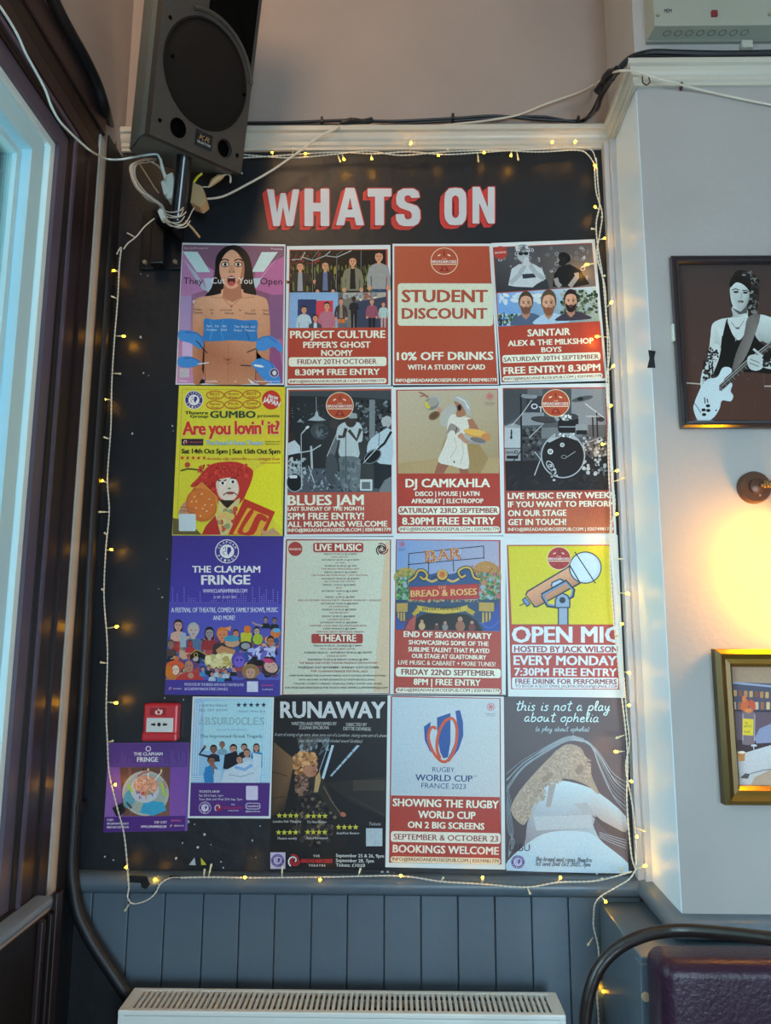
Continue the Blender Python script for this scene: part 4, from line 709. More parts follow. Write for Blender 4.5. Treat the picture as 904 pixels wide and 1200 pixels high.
S = Sheet('poster', 'white listings poster headed LIVE MUSIC and THEATRE with small centred text', 'poster', (325, 622), 6.214, [(332.7, 629.2), (461.8, 629.2), (460.2, 813.5), (327.6, 814.2)], 2.0965, group=G1)
S.poly([(75, 70), (824, 70), (816, 1178), (44, 1190)], 'c4c2ac').line([(68, 66), (826, 68), (818, 1184), (40, 1194), (68, 66)], 10, '8a3a30').poly([(84, 78), (816, 80), (808, 1172), (56, 1182)], ['bfc2b0', 'c8b090', 'c4ae8e', 'c0c0ae'])
S.poly([(84, 78), (790, 80), (700, 1174), (56, 1182)], 'c0c2b0')
S.to('logo').ell(132, 132, 52, 52, 'a03a34', n=32); S.text('BREAD&ROSES', 88, 142, 176, 142, 16, 'd8c8b8', .03); swirl(S, 762, 134, 46, '1c1c1c', '8a2c2c'); S.ring(762, 134, 24, 24, 7, '1c1c1c')
S.to('lettering').rrect(262, 88, 628, 157, 16, '9c3832').rrect(250, 750, 624, 820, 14, '9c3832'); S.text('LIVE MUSIC', 276, 144, 614, 144, 48, CRM, .05).text('THEATRE', 305, 806, 576, 806, 50, CRM, .05)
K, B2 = '3c3434', '8c4c44'
for t, x0, x1, y, h, c in (('FRIDAY 01.09.23 @ 8.30PM', 342, 578, 176, 12, K), ('KING BISCUIT', 398, 520, 196, 10, B2), ('SATURDAY 02.09.23 @ 8.30PM', 324, 596, 218, 12, K), ('IN YERS', 426, 496, 238, 10, B2), ('SUNDAY 03.09.23 @ 7PM', 346, 578, 262, 12, K), ('THE BREAD IMPROVISED JAM', 322, 594, 283, 11, B2), ('FRIDAY 08.09.23 @ 8.30PM', 342, 580, 308, 12, K), ('THE OTHER BROTHER BAND + JOEY MACPHAIL', 248, 662, 329, 11, B2), ('SATURDAY 09.09.23 @ 8.30PM', 322, 596, 355, 12, K), ('DJS CONNECTED YOUTH', 344, 566, 375, 11, B2), ('FRIDAY 15.09.23 @ 8.30PM', 334, 570, 400, 12, K), ('KITE.', 428, 474, 421, 11, B2), ('SATURDAY 16.09.23 @ 8.30PM', 322, 586, 445, 12, K), ('TBA', 436, 468, 466, 11, B2), ('FRIDAY 22.09.23 @ 8PM', 350, 564, 489, 12, K), ('END OF FESTIVAL SEASON PARTY: FRANKIE MORROW + GEORGES', 154, 758, 512, 12, B2), ('SATURDAY 23.09.23 @8.30PM', 318, 590, 536, 12, K), ('DJ CAMKAHLA', 380, 522, 557, 11, B2), ('SUNDAY 24.09.23 @5.30PM', 326, 576, 580, 12, K), ('THE BLUES JAM', 378, 518, 602, 11, B2), ('FRIDAY 29.09.23 @8.30PM', 326, 566, 629, 12, K), ('COUNTRYBON MA', 366, 530, 651, 11, B2), ('SATURDAY 30.09.23 @8.30PM', 312, 584, 674, 12, K), ('SAINTAIR + ALEX AND THE MILKSHAKE BOYS', 236, 650, 697, 12, B2), ('EVERY MONDAY @7.30PM', 336, 574, 719, 12, K), ('OPEN MIC NIGHT WITH JACK WILSON', 286, 630, 741, 12, B2),
    ('FRIDAY 01.09.23 - 03.09.23 @ 7.30PM', 266, 614, 843, 13, K), ('NOT THE GIRL NEXT DOOR', 314, 568, 866, 12, B2), ('TUESDAY 05.09.23 - SATURDAY 09.09.23 @7.30/7PM', 196, 688, 893, 13, K), ('DOLLS & GUYS', 362, 504, 917, 12, B2), ('THURSDAY 21.09.23 & FRIDAY 22.09.23 @ 7PM', 220, 662, 944, 13, K), ('THE BREAD AND ROSES THEATRE PRESENTS THE PLATFORM', 162, 730, 969, 14, B2), ('THURSDAY 21ST SEPTEMBER - SUNDAY 15TH OCTOBER', 148, 742, 1003, 16, K), ('THE CLAPHAM FRINGE FESTIVAL 2023', 244, 658, 1030, 15, B2), ('OVER FOUR WEEKS THE CLAPHAM FRINGE HOSTS DOZENS OF PRODUCTIONS', 88, 788, 1060, 12, K), ('WITH AROUND 70 PERFORMANCES ALTOGETHER INCLUDING', 160, 712, 1090, 12, K), ('THEATRE, COMEDY, CABARET, MUSICALS, FAMILY SHOWS AND MORE!', 118, 762, 1119, 12, K), ('FOR MORE INFORMATION & FOR TICKETS VISIT WWW.CLAPHAMFRINGE.COM', 58, 802, 1149, 14, K)):
    S.text(t, x0, y, x1, y, h, c, .025)
S.done()

S = Sheet('poster', 'red poster END OF SEASON PARTY with lit BAR sign over carnival stage front', 'poster', (455, 622), 6.057, [(461.3, 627.8), (592.9, 628.3), (592.9, 814.3), (458.3, 813.5)], 2.0970, group=G1)
S.poly([(55, 60), (798, 66), (806, 1160), (40, 1154)], 'a03c2c').poly([(62, 66), (786, 74), (795, 714), (54, 702)], ['7290bc', '9c9aae', 'a39aa6', '6a8ab8'])
S.ell(695, 330, 110, 115, 'a87a42').poly([(590, 300), (790, 310), (790, 460), (590, 430)], 'a67c44').ell(130, 330, 90, 70, 'a58c4c').poly([(56, 320), (200, 290), (200, 460), (56, 460)], '8a8a4a').specks(590, 240, 786, 430, 90, 10, ['9a6a38', 'b88c50', '8a5a30'], 71, .5).specks(60, 280, 200, 420, 50, 12, ['7a7a3a', 'a89a54', '5a7a48'], 72)
for l in ([(146, 162), (680, 108)], [(140, 240), (684, 192)], [(148, 160), (146, 270)], [(678, 110), (680, 200)], [(288, 225), (286, 300)], [(462, 212), (466, 290)]): S.line(l, 6, '22262e')
for ch, x0, x1, y in (('B', 268, 350, 224), ('A', 352, 440, 214), ('R', 446, 524, 206)): S.text(ch, x0, y, x1, y - 8, 82, 'a85f34', .05, part='photo_print')
rnd = random.Random(9)
for pl in ([(280, 140), (275, 222)], [(282, 142), (330, 150), (335, 175), (285, 180), (340, 195), (335, 218), (280, 220)], [(358, 212), (395, 132), (435, 208)], [(370, 190), (425, 184)], [(455, 130), (458, 205)], [(455, 130), (510, 130), (512, 160), (460, 168), (520, 202)]):
    for a, b in zip(pl, pl[1:]):
        n = max(2, int(math.hypot(b[0] - a[0], b[1] - a[1]) / 14))
        for k in range(n): S.ell(a[0] + (b[0] - a[0]) * k / n, a[1] + (b[1] - a[1]) * k / n, 4, 4, 'e8c890', 0, 7, step=1e-6)
S.poly([(60, 430), (150, 400), (160, 500), (60, 520)], '3a5a4c').specks(58, 330, 165, 500, 120, 13, ['3a7a44', '2c5a3a', '6aa05c', '8a9aa4', '48604c'], 73).specks(640, 300, 790, 500, 150, 13, ['3a7a44', '2c5a3a', '6a9a5c', 'a0605c', '5a6c54', '8a9aa4'], 74)
S.poly([(140, 400), (160, 330), (230, 270), (300, 310), (340, 300), (385, 270), (430, 310), (480, 300), (550, 245), (620, 300), (660, 380), (400, 385)], '2c4a74')
for pts, wd, c in (([(145, 360), (190, 330), (215, 285), (255, 285), (278, 320), (255, 345), (228, 325)], 26, '1c2024'), ([(145, 360), (190, 330), (215, 285), (255, 285), (278, 320), (255, 345), (228, 325)], 14, 'b89a48'), ([(655, 345), (610, 330), (585, 270), (540, 262), (500, 290), (520, 330), (550, 315)], 26, '1c2024'), ([(655, 345), (610, 330), (585, 270), (540, 262), (500, 290), (520, 330), (550, 315)], 14, 'b89a48'), ([(270, 340), (310, 360), (350, 345)], 14, 'c4a450'), ([(420, 345), (460, 360), (505, 340)], 14, 'c4a450')): S.line(pts, wd, c, smooth=5)
S.ell(385, 318, 44, 44, '1c2430').ell(385, 312, 38, 38, 'b89448').ell(385, 310, 20, 22, 'b86030').line([(300, 345), (330, 325), (350, 340)], 6, '1c2430', smooth=3)
S.poly([(55, 490), (790, 490), (795, 712), (54, 702)], '27405c').poly([(150, 398), (642, 374), (648, 484), (152, 500)], '8a3030').poly([(156, 404), (636, 380), (642, 478), (158, 494)], 'a83030').specks(140, 488, 660, 508, 60, 8, ['8a8058', '5a6450', 'a88a5c'], 75)
S.text('THE', 356, 416, 412, 412, 22, 'c08a54', .03).text('BREAD & ROSES', 162, 474, 634, 458, 44, '5a2018', .05).text('BREAD & ROSES', 160, 470, 632, 454, 46, 'd0a060', .035)
S.poly([(60, 515), (140, 512), (138, 575), (60, 576)], 'a88a44').poly([(645, 508), (752, 510), (752, 574), (645, 570)], 'a88a44')
for x in (68, 88, 108): S.rect(x, 580, x + 12, 640, 'b89444')
for x in (668, 692, 716): S.rect(x, 580, x + 13, 655, 'b89444')
S.poly([(185, 702), (200, 620), (260, 590), (420, 580), (560, 595), (630, 640), (670, 712)], '16120f').poly([(55, 620), (100, 650), (180, 600), (130, 702), (55, 702)], '5a2c44').poly([(60, 600), (100, 660), (130, 640), (110, 700), (56, 702)], '2c4a8a').poly([(120, 702), (150, 640), (200, 600), (190, 702)], 'a04a40').poly([(660, 660), (720, 640), (786, 500), (792, 712), (690, 712)], '26438c').line([(650, 650), (720, 690), (790, 640)], 8, '3a5aa8', smooth=3)
S.poly([(205, 530), (300, 545), (400, 552), (490, 545), (565, 528), (560, 568), (480, 582), (400, 590), (300, 582), (215, 568)], 'b8a03c').poly([(210, 540), (168, 590), (185, 600), (175, 612), (225, 580)], 'a8902c').poly([(562, 540), (622, 578), (602, 590), (612, 606), (555, 576)], 'a8902c')
S.text('ENTERTAINMENT', 244, 566, 520, 562, 24, '2c2418', .02)
for cx, y, h, c in ((240, 700, 66, 'b09468'), (345, 705, 46, '5a2c24'), (405, 705, 60, '7c7470'), (512, 710, 96, '8a5c44'), (595, 712, 70, '6a3028')): S.ell(cx, y - h * .85, h * .18, h * .2, 'a88068'); S.ell(cx, y - h * .35, h * .35, h * .4, c)
rose(S, 98, 96, 26)
S.poly([(54, 704), (796, 716), (806, 1160), (40, 1154)], 'a03a2a')
S.text('END OF SEASON PARTY', 110, 752, 735, 768, 40, CRM, .045).text('SHOWCASING SOME OF THE', 146, 806, 712, 818, 32, CRM, .035).text('SUBLIME TALENT THAT PLAYED', 142, 856, 720, 868, 32, CRM, .035).text('OUR STAGE AT GLASTONBURY', 168, 902, 696, 914, 31, CRM, .035).text('LIVE MUSIC & CABARET + MORE TUNES!', 72, 948, 762, 962, 31, CRM, .03)
S.to('lettering').rrect(55, 968, 800, 1034, 20, CRM, 12); S.text('FRIDAY 22ND SEPTEMBER', 94, 1020, 758, 1030, 40, '7a3830', .035).text('8PM | FREE ENTRY', 180, 1092, 656, 1100, 44, CRM, .045).rrect(54, 1112, 798, 1150, 18, CRM, 8); S.text('INFO@BREADANDROSESPUB.COM | 02074981779', 64, 1138, 790, 1146, 22, '6a3028', .03)
S.done()

S = Sheet('poster', 'yellow and red OPEN MIC poster with drawn microphone on a stand', 'poster', (585, 622), 6.027, [(592.5, 628.3), (724, 627), (732.7, 817.8), (595.8, 816.2)], 2.0960, group=G1)
S.poly([(56, 100), (784, 98), (852, 1122), (86, 1118)], '9c3a34').poly([(66, 108), (778, 106), (812, 662), (90, 660)], 'c2b828')
LN = '20303c'
S.poly([(198, 424), (470, 262), (500, 240), (580, 370), (560, 384), (270, 542), (248, 542), (184, 450)], LN).poly([(206, 432), (470, 274), (500, 254), (568, 366), (268, 532), (252, 530), (194, 452)], ['c8906c', 'cc9a78', 'c89070', 'a87858', 'b07c5c', 'b07c5c', 'c8906c'])
S.ell(610, 260, 116, 114, LN, n=40).poly([(498, 240), (520, 205), (590, 370), (566, 366)], LN).ell(610, 260, 108, 106, 'adc0d4', n=40).ell(602, 254, 96, 96, 'b9ccdc', n=40).line([(500, 244), (572, 366)], 9, LN).line([(536, 150), (682, 372)], 8, LN)
S.poly([(160, 488), (188, 464), (226, 518), (198, 540)], LN).poly([(170, 488), (188, 474), (216, 516), (200, 528)], '6a86b0').line([(145, 530), (180, 512)], 7, LN)
S.poly([(365, 390), (372, 362), (432, 336), (456, 346), (460, 366), (380, 408)], LN).poly([(374, 388), (380, 368), (432, 346), (450, 356), (380, 396)], 'a4b8cc')
S.line([(300, 455), (476, 356), (528, 420), (520, 462), (490, 480)], 26, LN).line([(306, 458), (345, 530), (400, 535), (450, 545)], 26, LN).line([(308, 456), (474, 364), (520, 420), (512, 458), (490, 472)], 13, '6c84a4').line([(312, 460), (350, 522), (400, 528), (450, 535)], 13, '6c84a4')
S.rect(415, 545, 492, 664, LN).rect(424, 545, 482, 662, '8698ac').poly([(393, 546), (393, 490), (410, 455), (450, 436), (490, 455), (505, 490), (505, 546)], LN).poly([(402, 538), (402, 492), (416, 462), (450, 446), (482, 462), (496, 492), (496, 538)], '8296b0').ell(448, 490, 22, 22, LN)
brlogo(S, 424, 195, 84, fill='9c3434')
S.poly([(90, 668), (814, 666), (848, 1118), (88, 1116)], 'a23c32')
CB = 'c8d0d4'
S.text('OPEN MIC', 90, 788, 862, 788, 112, CB, .06).to('lettering').rrect(92, 804, 838, 862, 10, CB, 2); S.text('HOSTED BY JACK WILSON', 106, 856, 840, 858, 42, '8a3c38', .04).text('EVERY MONDAY', 102, 946, 832, 950, 66, CB, .05).text('7:30PM FREE ENTRY', 108, 1022, 832, 1026, 54, CB, .045).rrect(92, 1036, 842, 1114, 12, CB, 2); S.text('FREE DRINK FOR PERFORMERS', 114, 1080, 832, 1084, 36, '7c4648', .035).text('TO BOOK A SLOT EMAIL JACKFROMSOUP@GMAIL.COM', 114, 1106, 838, 1110, 20, '7c4648', .02)
S.done()

# ---- row four
S = Sheet('poster', 'small purple CLAPHAM FRINGE poster with birthday cake, below the red call point', 'poster', (115, 810), 4.305, [(127.8, 870.9), (222.3, 870), (219.8, 973.6), (121.2, 975.2)], 2.0960, paper='6a4a98', group='smaller posters at the lower left of the board')
S.poly([(58, 266), (460, 260), (448, 382), (44, 382)], '55397e').poly([(44, 382), (448, 382), (442, 628), (34, 634)], ['7a549c', '70489a', '7c4f9e', '8860a8']).poly([(34, 634), (442, 628), (438, 704), (26, 710)], '4c2c78'); bars(S, 62, 446, 372, 40, 9, 3.2, '6e5298', 4)
S.ell(254, 290, 14, 14, 'd4cce4').ell(254, 290, 9, 9, '55397e'); S.text('THE CLAPHAM', 180, 324, 326, 324, 16, 'dcd8ec', .05).text('FRINGE', 197, 356, 304, 356, 24, 'dcd8ec', .055)
S.poly([(110, 384), (366, 382), (360, 630), (126, 630)], ['5c3c34', '66443a', '7a5648', '6a4a40']).line([(160, 384), (165, 630)], 14, '7a5244').line([(230, 384), (230, 630)], 10, '4c302c').line([(320, 384), (316, 630)], 14, '7c5648')
S.ell(240, 515, 118, 114, 'a8aca4', n=36).ell(240, 515, 106, 102, '98a49c', n=36).poly([(235, 548), (330, 560), (346, 600), (280, 628), (212, 612)], '3a98bc').ell(160, 540, 30, 50, '5c9cac', 20).ell(236, 495, 72, 68, 'b8bcc4', n=30).ell(242, 475, 62, 50, 'c88c70', n=30).specks(190, 435, 295, 515, 120, 6, ['dca488', 'b87860', 'e4b8a0'], 81, .6)
for ch, x, y, c in (('H', 196, 520, '3a4c94'), ('B', 222, 526, 'a83c44'), ('D', 252, 520, '3c8a5c'), ('A', 206, 545, '8c4c9c'), ('Y', 268, 532, '3a4c94'), ('T', 236, 545, 'b87c34')): S.text(ch, x, y, x + 16, y - 3, 18, c, .04)
S.line([(254, 442), (254, 405)], 5, 'e4d8cc').line([(288, 448), (318, 410)], 5, 'e4d8cc').ell(254, 396, 4, 8, 'f0d080').ell(320, 402, 4, 8, 'f0d080').line([(152, 470), (176, 510)], 12, 'a8c43c').line([(318, 460), (334, 520), (350, 526)], 12, 'a4c048').line([(145, 560), (170, 590)], 12, '4c4c54').line([(200, 430), (230, 410), (260, 406)], 8, 'a84c54').line([(330, 450), (345, 490)], 10, 'b87c70')
for y, t, x1 in ((654, '21 SEPT -', 84), (672, '68 CLAPHAM MANOR ST', 156), (690, 'BREAD AND ROSES THEATRE', 156)): S.text(t, 46, y, x1, y, 10, 'd8cce8', .04, sp=.9)
S.text('21 SEP - 15 OCT', 284, 666, 348, 666, 12, 'd8cce8', .04, sp=.9).text('WWW.CLAPHAMFRINGE.COM', 216, 688, 346, 688, 12, 'd8cce8', .04, sp=.9).text('BEERWORKS', 370, 656, 420, 656, 9, 'c05488', .04).text('BREAD&ROSES', 386, 681, 434, 681, 7, 'd8cce8', .03); swirl(S, 371, 678, 8)
S.done()

S = Sheet('poster', 'pale blue ABSURDOCLES poster with group of laughing actors and purple foot', 'poster', (115, 810), 4.305, [(226, 816.2), (321.3, 817), (317.3, 959.2), (220, 958.8)], 2.0935, group='smaller posters at the lower left of the board')
S.poly([(486, 36), (880, 38), (868, 462), (468, 462)], ['94b8d4', 'a8ccdc', '94c0dc', '86b0d0']).poly([(536, 50), (830, 50), (826, 300), (530, 300)], 'a2cce0').poly([(468, 462), (868, 462), (862, 630), (462, 630)], '4c2c74')
for x in (494, 506, 518, 846, 858, 869): S.line([(x, 60), (x - 14, 420)], 3, 'c8dce8')
for y in (430, 442, 452): S.line([(468, y), (530, y)], 3, 'c8dce8').line([(826, y), (866, y)], 3, 'c8dce8')
S.text('CAMDEN FRINGE', 512, 78, 652, 78, 12, '4c6a88', .01).text('SELL OUT SHOW!', 510, 101, 654, 101, 12, '4c6a88', .01)
for i in range(5): S.to('lettering').star(710 + i * 31.5, 69, 14, '1f2f4a')
S.text('- North West End', 700, 106, 844, 106, 11, '4c6a88', .01)
for i, ch in enumerate('ABSURDOCLES'):
    x = 512 + i * 30.3; S.text(ch, x, 168, x + 25, 168, 36, '3c5468', .028).text(ch, x + 1.6, 166.5, x + 23.4, 166.5, 33, 'a6cddf', -.012)
S.text('(absurd-oh-klees)', 598, 198, 748, 198, 10, '6c94b0', .005).text('The Improvised Greek Tragedy', 518, 234, 830, 234, 16, '34465c', .01)
def actor(x, y, r, hair, shirt, skin='b08472', long=False): bust(S, x, y, r, skin, hair, shirt, long, True)
S.to('photo_print'); actor(627, 272, 15, '5c4438', '7898ac', '8a6450'); actor(738, 285, 17, '1c1618', '18222c'); actor(584, 294, 19, '17141a', '20283a', '7c5444'); S.line([(562, 330), (512, 318), (538, 284)], 12, '242c40').ell(540, 280, 7, 9, '7c5444'); actor(800, 285, 17, '1c1618', '2c7cac', long=True); S.line([(820, 310), (820, 380), (790, 360)], 20, '3a8abc'); S.poly([(780, 310), (826, 320), (822, 420), (800, 440)], 'b8ccd4')
actor(684, 292, 20, '16141a', '181c28'); S.poly([(632, 390), (640, 320), (700, 300), (712, 340), (690, 400)], '1a1e2a'); actor(752, 312, 18, '4a2c24', 'a8bccc', long=True); actor(714, 345, 18, '2c1c1c', '6ca0cc', long=True); actor(574, 352, 20, '2c2220', '2c78b0', '8a5c48'); S.poly([(534, 420), (545, 380), (580, 400), (585, 460), (540, 460)], '2f78b4').line([(590, 420), (588, 380), (578, 362)], 14, '8a5c48')
S.poly([(620, 460), (640, 400), (700, 370), (760, 350), (812, 370), (818, 460)], 'b8c8d4').line([(690, 380), (740, 395), (780, 370)], 16, '7aa4d0').line([(660, 420), (720, 430), (790, 410)], 5, '90a4b4').poly([(588, 390), (625, 400), (620, 460), (585, 460)], 'a8c0d0')
S.text('TICKETS £8.50', 510, 510, 614, 510, 11, 'dcd4ec', .03).text('Sat 23rd Sept, 1pm', 510, 530, 632, 530, 11, 'dcd4ec', .01).text('Tues 26th and Wed 27th Sep, 7pm', 510, 549, 728, 549, 11, 'dcd4ec', .01)
S.to('logo').rrect(748, 476, 808, 548, 6, 'c4bcd4'); frlogo(S, 541, 587, 31, 'cfc8dc', '4c2c74'); swirl(S, 608, 585, 20); S.text('THE', 672, 574, 692, 574, 7, 'd0c8dc', .02).text('BREAD&ROSES', 634, 592, 732, 592, 11, 'b0305c', .03).text('THEATRE', 656, 604, 712, 604, 6, 'd0c8dc', .02)
S.to('lettering').rrect(746, 562, 820, 594, 12, 'cfc8dc').rrect(749, 565, 817, 591, 10, '4c2c74'); S.text('FOLLOW US', 754, 583, 812, 583, 9, 'd0c8dc', .04).text('@absurdoclee', 746, 608, 820, 608, 8, 'd0c8dc', .02)
S.done()

S = Sheet('poster', 'dark RUNAWAY theatre poster with curly-haired woman leaning in a tunnel', 'poster', (310, 810), 5.58, [(321.1, 817), (455.2, 816.3), (454.3, 1020.6), (315.4, 1018.8)], 2.0970, paper='26221f', group=G1)
S.poly([(64, 42), (804, 38), (800, 1170), (32, 1162)], ['1c1a1c', '141417', '131215', '1d1a18'])
S.poly([(62, 330), (200, 440), (160, 640), (130, 780), (42, 820)], ['5c4430', '7a5a3c', '4c3828', '30261c', '3a2c20']).line([(62, 330), (230, 470)], 5, '241c14').line([(54, 525), (150, 555)], 5, '241c14').line([(50, 700), (140, 690)], 4, '2a2018')
S.poly([(210, 300), (430, 300), (420, 360), (360, 420), (300, 400), (230, 380)], ['3c3830', '4a5258', '5c6a74', '4a5258', '3a342c', '4c4438']).specks(230, 310, 420, 400, 40, 14, ['7c8c98', '2a2624', '54606a'], 91, .6)
S.poly([(440, 352), (456, 354), (390, 575), (372, 572)], 'a9bfcf').poly([(355, 330), (385, 336), (345, 440), (325, 440)], '14141a').poly([(605, 352), (624, 356), (440, 558), (430, 552)], '93a8b8').line([(420, 350), (360, 520)], 5, '8ca0ae')
for a in (.2, .4, .6, .8): S.line([(605 + (430 - 605) * a - 8, 352 + 200 * a - 8), (605 + (430 - 605) * a + 14, 352 + 200 * a + 14)], 5, '1c1c22')
S.poly([(400, 600), (800, 560), (800, 830), (560, 720)], '25211f').rect(580, 580, 790, 650, '39322a').line([(560, 690), (790, 810)], 4, '3a3634')
S.sm = True; S.poly([(190, 780), (230, 640), (330, 600), (420, 640), (470, 760), (500, 800), (530, 820), (520, 1020), (200, 1040), (160, 900)], '1e1a1a').specks(180, 620, 470, 1020, 240, 13, ['2c2624', '4a3e34', '141214', '6a5a4a', '383030'], 92, oval=True).poly([(270, 560), (340, 540), (400, 600), (470, 770), (520, 800), (500, 820), (440, 790), (380, 700)], '2c2620').line([(385, 620), (440, 720), (500, 800)], 6, '6a5a44')
S.specks(190, 395, 345, 570, 220, 17, ['8a5c38', 'b07c4c', '6a4428', 'a46c3c', 'c49464'], 93, oval=True).specks(200, 540, 290, 680, 90, 15, ['5c4030', '3c2c24', '7a5a48', '8a6a60'], 94, oval=True).ell(302, 510, 42, 52, 'a8745a', 12).poly([(325, 470), (345, 495), (338, 510), (345, 525), (325, 545), (300, 545)], 'a06a50').ell(320, 486, 12, 4, '3a2420').ell(330, 525, 10, 5, '8a3c34').poly([(335, 560), (362, 520), (370, 580), (350, 660), (325, 660)], 'a98a5e').specks(200, 395, 345, 480, 90, 15, ['b07c4c', '8a5c38', 'cc9c68'], 95, oval=True).ell(515, 805, 20, 15, '9a6048', 20)
S.text('RUNAWAY', 104, 172, 790, 174, 106, 'c0c2c4', .05).text('WRITTEN AND PERFORMED BY', 176, 222, 474, 222, 22, 'a4a4a4', .02, sp=.9).text('ZUZANA SPACIROVA', 226, 248, 424, 248, 22, 'a4a4a4', .02, sp=.9).text('DIRECTED BY', 535, 228, 672, 228, 22, 'a4a4a4', .02, sp=.9).text('DETTIE DEVRIESE', 516, 254, 698, 258, 22, 'a4a4a4', .02, sp=.9)
S.text("A sort of coming of age story, about some sort of a Londoner, chasing some sort of a dream", 66, 292, 798, 300, 22, 'a8a8a8', .01, .3).text('(also about a biking, off-clocked sound Goddess)', 224, 330, 638, 336, 22, 'a8a8a8', .01, .3)
YS = 'b8b440'
for x, y, t, x0, x1 in ((98, 812, 'London Pub Theatres', 56, 240), (286, 815, 'The New Review', 276, 406), (94, 922, 'Theatre weekly', 82, 214), (284, 920, 'Rated Reviewed', 274, 412), (486, 888, 'InstaPost Review', 472, 620)):
    for i in range(4): S.to('lettering').star(x + i * 37, y, 20, YS)
    S.text(t, x0, y + 46, x1, y + 46, 16, 'b0b0b0', .02, .2)
S.text('Tickets', 682, 876, 760, 876, 20, 'a8a8a8', .01, .2); S.to('logo').rect(665, 895, 772, 1012, 'a4b0b8')
S.rect(40, 1052, 138, 1160, 'b4acc4'); frlogo(S, 88, 1106, 46, 'b4acc4', '4a3c80'); swirl(S, 194, 1106, 42); S.text('THE', 320, 1082, 362, 1082, 14, 'c0c0c0', .04, sp=1.4).text('BREAD&ROSES', 244, 1118, 446, 1120, 24, 'b02c34', .05).text('THEATRE', 290, 1144, 400, 1144, 14, 'c0c0c0', .04, sp=1.4)
S.text('September 25 & 26, 9pm', 468, 1082, 782, 1086, 22, 'cccccc', .03).text('September 28, 7pm', 468, 1114, 716, 1118, 22, 'cccccc', .03).text('Tickets: £10/£8', 468, 1144, 658, 1148, 22, 'cccccc', .03)
S.done()

S = Sheet('poster', 'white and red poster for the RUGBY WORLD CUP with blue and orange ball emblem', 'poster', (450, 810), 5.58, [(454.5, 814.8), (590.7, 816.4), (592.5, 1019), (451.8, 1016.2)], 2.0945, group=G1)
S.line([(50, 34), (760, 48), (766, 1130), (38, 1118), (50, 34)], 9, '8a3430').poly([(56, 42), (752, 54), (756, 690), (48, 676)], ['aebfc8', 'b4bcc0', 'b6b8ba', 'a8b8c2'])
rose(S, 700, 102, 34)
BL = '1f4a8c'; OR = 'c04c28'
S.to('logo').poly([(262, 232), (306, 200), (304, 250), (300, 330), (340, 420), (300, 390), (268, 320)], BL).poly([(348, 172), (436, 142), (436, 330), (420, 430), (390, 440), (370, 400), (350, 300)], BL).poly([(468, 130), (498, 122), (518, 200), (520, 290), (490, 380), (430, 460), (400, 468), (440, 400), (470, 320), (482, 230)], BL)
S.line([(340, 250), (330, 235), (305, 245), (292, 300), (310, 370), (350, 435), (395, 462), (440, 430), (470, 350), (478, 250), (460, 190), (430, 178), (390, 210), (355, 290), (348, 380), (370, 440)], 19, OR, smooth=5)
S.text('RUGBY', 318, 527, 462, 530, 32, '22386c', .015).text('WORLD CUP', 206, 584, 580, 592, 42, '22386c', .03).text('TM', 586, 560, 606, 560, 10, '22386c', .01).text('FRANCE 2023', 246, 632, 536, 640, 34, '22386c', .012)
S.to('photo_print').poly([(48, 680), (758, 692), (764, 1128), (38, 1116)], 'a0392d')
S.text('SHOWING THE RUGBY', 58, 750, 752, 766, 50, CRM, .045).text('WORLD CUP', 224, 828, 600, 836, 48, CRM, .045).text('ON 2 BIG SCREENS', 156, 892, 658, 904, 42, CRM, .035)
S.to('lettering').rrect(46, 914, 764, 984, 18, 'd8cfc0', 14); S.text('SEPTEMBER & OCTOBER 23', 64, 968, 748, 984, 38, '7a2c2c', .03).text('BOOKINGS WELCOME', 58, 1052, 752, 1068, 50, 'd8cfc0', .045).rrect(44, 1078, 762, 1118, 18, 'd8c8a8', 14); S.text('INFO@BREADANDROSESPUB.COM | 02074981779', 54, 1106, 752, 1122, 22, '7a2c2c', .03)
S.done()

S = Sheet('poster', 'grey-brown poster this is not a play about ophelia with blurred figure in white', 'poster', (585, 810), 5.456, [(590.5, 817), (731.8, 818.3), (737, 1024), (593.2, 1020.6)], 2.0975, paper='544a50', group=G1)
S.poly([(36, 44), (798, 50), (826, 1164), (50, 1146)], ['4a4448', '544c50', '6a5a5c', '4a4246'])
S.sm = True; S.poly([(160, 980), (180, 850), (230, 700), (300, 610), (360, 570), (500, 590), (640, 650), (812, 800), (812, 900), (690, 850), (590, 780), (640, 940), (790, 1080), (826, 1164), (50, 1146), (60, 1080)], ['8e8a90', '9a969a', 'a4aab0', 'b4c4cc', 'bacdd6', 'b8cad2', 'b4c4cc', 'aab8c0', 'a09490', 'a89c98', 'a8a8ac', 'a2b4be', 'acc4d0', 'b0c8d4', 'aac0ce', 'a0b4c2'])
S.poly([(200, 960), (330, 900), (560, 900), (680, 980), (826, 1100), (826, 1164), (50, 1146), (60, 1080)], ['b0c4ce', 'b6cad4', 'b6cad4', 'b0c6d2', 'a8c0ce', 'a6bece', 'a6bece', 'b0c8d6'])
S.poly([(320, 600), (365, 590), (330, 740), (300, 740)], '9a9494').poly([(480, 720), (560, 710), (620, 800), (600, 860), (520, 760)], 'a6a6aa').poly([(220, 800), (590, 790), (600, 870), (240, 890)], 'b0b6ba').poly([(590, 790), (700, 850), (812, 910), (814, 960), (690, 900)], '5c4c48')
rnd = random.Random(77)
HC2 = ['a69482', '9e8c7c', 'ae9e8c', '978478', 'b4a593']
hp = [(430, 340), (520, 360), (560, 440), (600, 560), (640, 660), (560, 600), (450, 560), (370, 570), (290, 610), (230, 700), (180, 830), (140, 850), (75, 760), (130, 640), (250, 500), (350, 400)]
S.poly(hp, 'a2907e')
